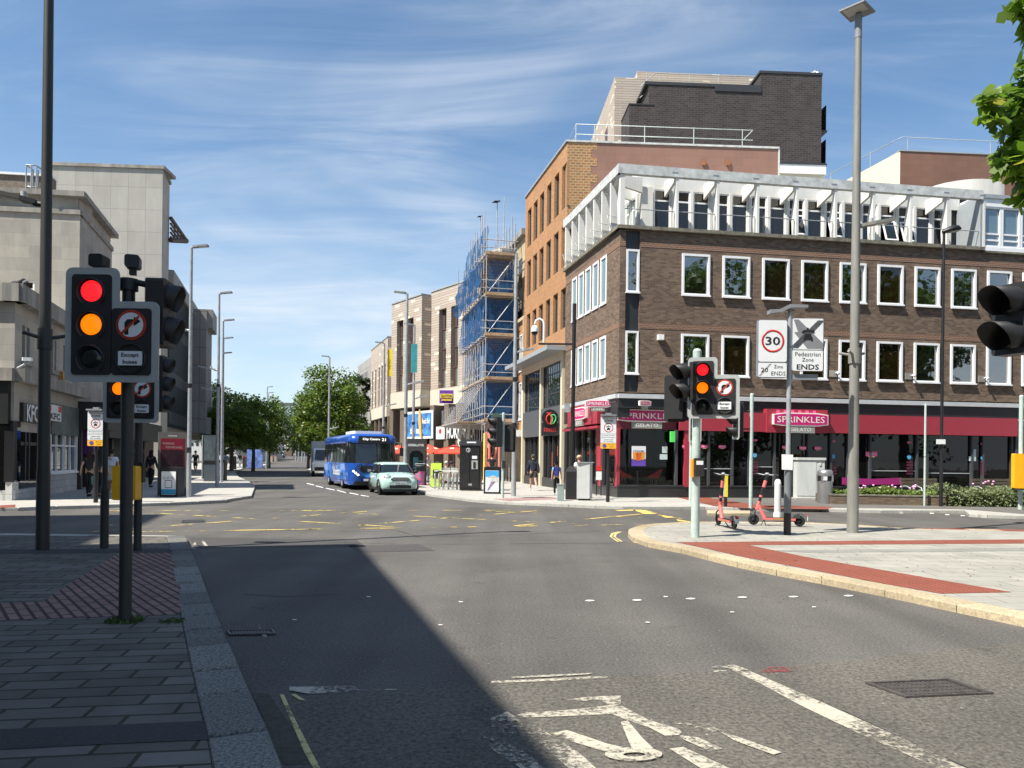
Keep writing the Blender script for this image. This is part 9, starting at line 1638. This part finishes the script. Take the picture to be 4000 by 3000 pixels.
# ---------------------------------------------------------------- far end of the street
HILL = mat('far_hill', (.05, .075, .06), .95, var=.3, sc=.02); mb = MB(); rg = random.Random(2); n = 60; pr = [(-900 + 1800 * i / n, 4 + 10 * (.5 + .5 * math.sin(i * .7)) + rg.uniform(0, 5)) for i in range(n + 1)]
for (x0, h0), (x1, h1) in zip(pr, pr[1:]): mb.add([(x0, 900, -2), (x1, 900, -2), (x1, 980, h1 + 8), (x0, 980, h0 + 8), (x1, 1200, h1 + 14), (x0, 1200, h0 + 14)], [(0, 1, 2, 3), (3, 2, 4, 5)], 0, True)
structure('hill', mb, HILL)
def farblock(x0, x1, ytop, Y, m, wm_, label, rows, cols, name='far_building', depth=20):
 a, c = A(x0, 1700, Y), A(x1, 1700, Y); zt_ = zat((x0 + x1) / 2, ytop, Y); zb = -.5; t = thing(name, label, 'building', ((a.x + c.x) / 2, Y, 0), world=True); q = MB(); q.b(a.x, c.x, Y, Y + depth, zb, zt_); obj('wall', q, m, t); w = c.x - a.x; q = MB()
 for i in range(cols):
  for j in range(rows): q.b(a.x + w * (i + .25) / cols, a.x + w * (i + .75) / cols, Y - .05, Y, 3 + (zt_ - 3.5) * (j + .2) / rows, 3 + (zt_ - 3.5) * (j + .75) / rows)
 obj('window', q, wm_, t); q = MB(); q.b(a.x - .3, c.x + .3, Y - .3, Y + depth, zt_, zt_ + .4); obj('roof', q, ROOFF, t)
farblock(1065, 1145, 1578, 260, mat('pale_teal_cladding', (.34, .40, .40), .4, var=.2, sc=.1), TEALG, 'pale teal glass block closing the far end of the street', 4, 6)
farblock(1108, 1140, 1690, 230, BROWN, UPVC, 'small dark brick house front far down the street', 2, 3)
farblock(1145, 1210, 1712, 245, PALEST, DGLASS, 'low pale building far down the right side', 2, 4); farblock(980, 1070, 1722, 240, STONE, DGLASS, 'low stone building far beyond the left trees', 2, 6); farblock(700, 985, 1715, 150, mat('pale_hoarding', (.5, .5, .48), .7, var=.1), DGLASS, 'long pale low building behind the left pavement', 1, 14)
farblock(1210, 1330, 1690, 170, CONCW, DGLASS, 'pale block hidden behind the big trees', 3, 8); farblock(1320, 1420, 1600, 150, CONCW, DGLASS, 'concrete block rising behind the big tree', 4, 8)
q = MB(); a = A(995, 1780, 88); q.b(a.x - .9, a.x + .9, 88, 88.15, .1, 1.95 + .3); tag(obj('display_board', q, mat('blue_display', (.12, .2, .5), .5, var=.7, sc=2, dirt=(.02, .02, .04))), 'blue and black display board beyond the bollards', 'display board')
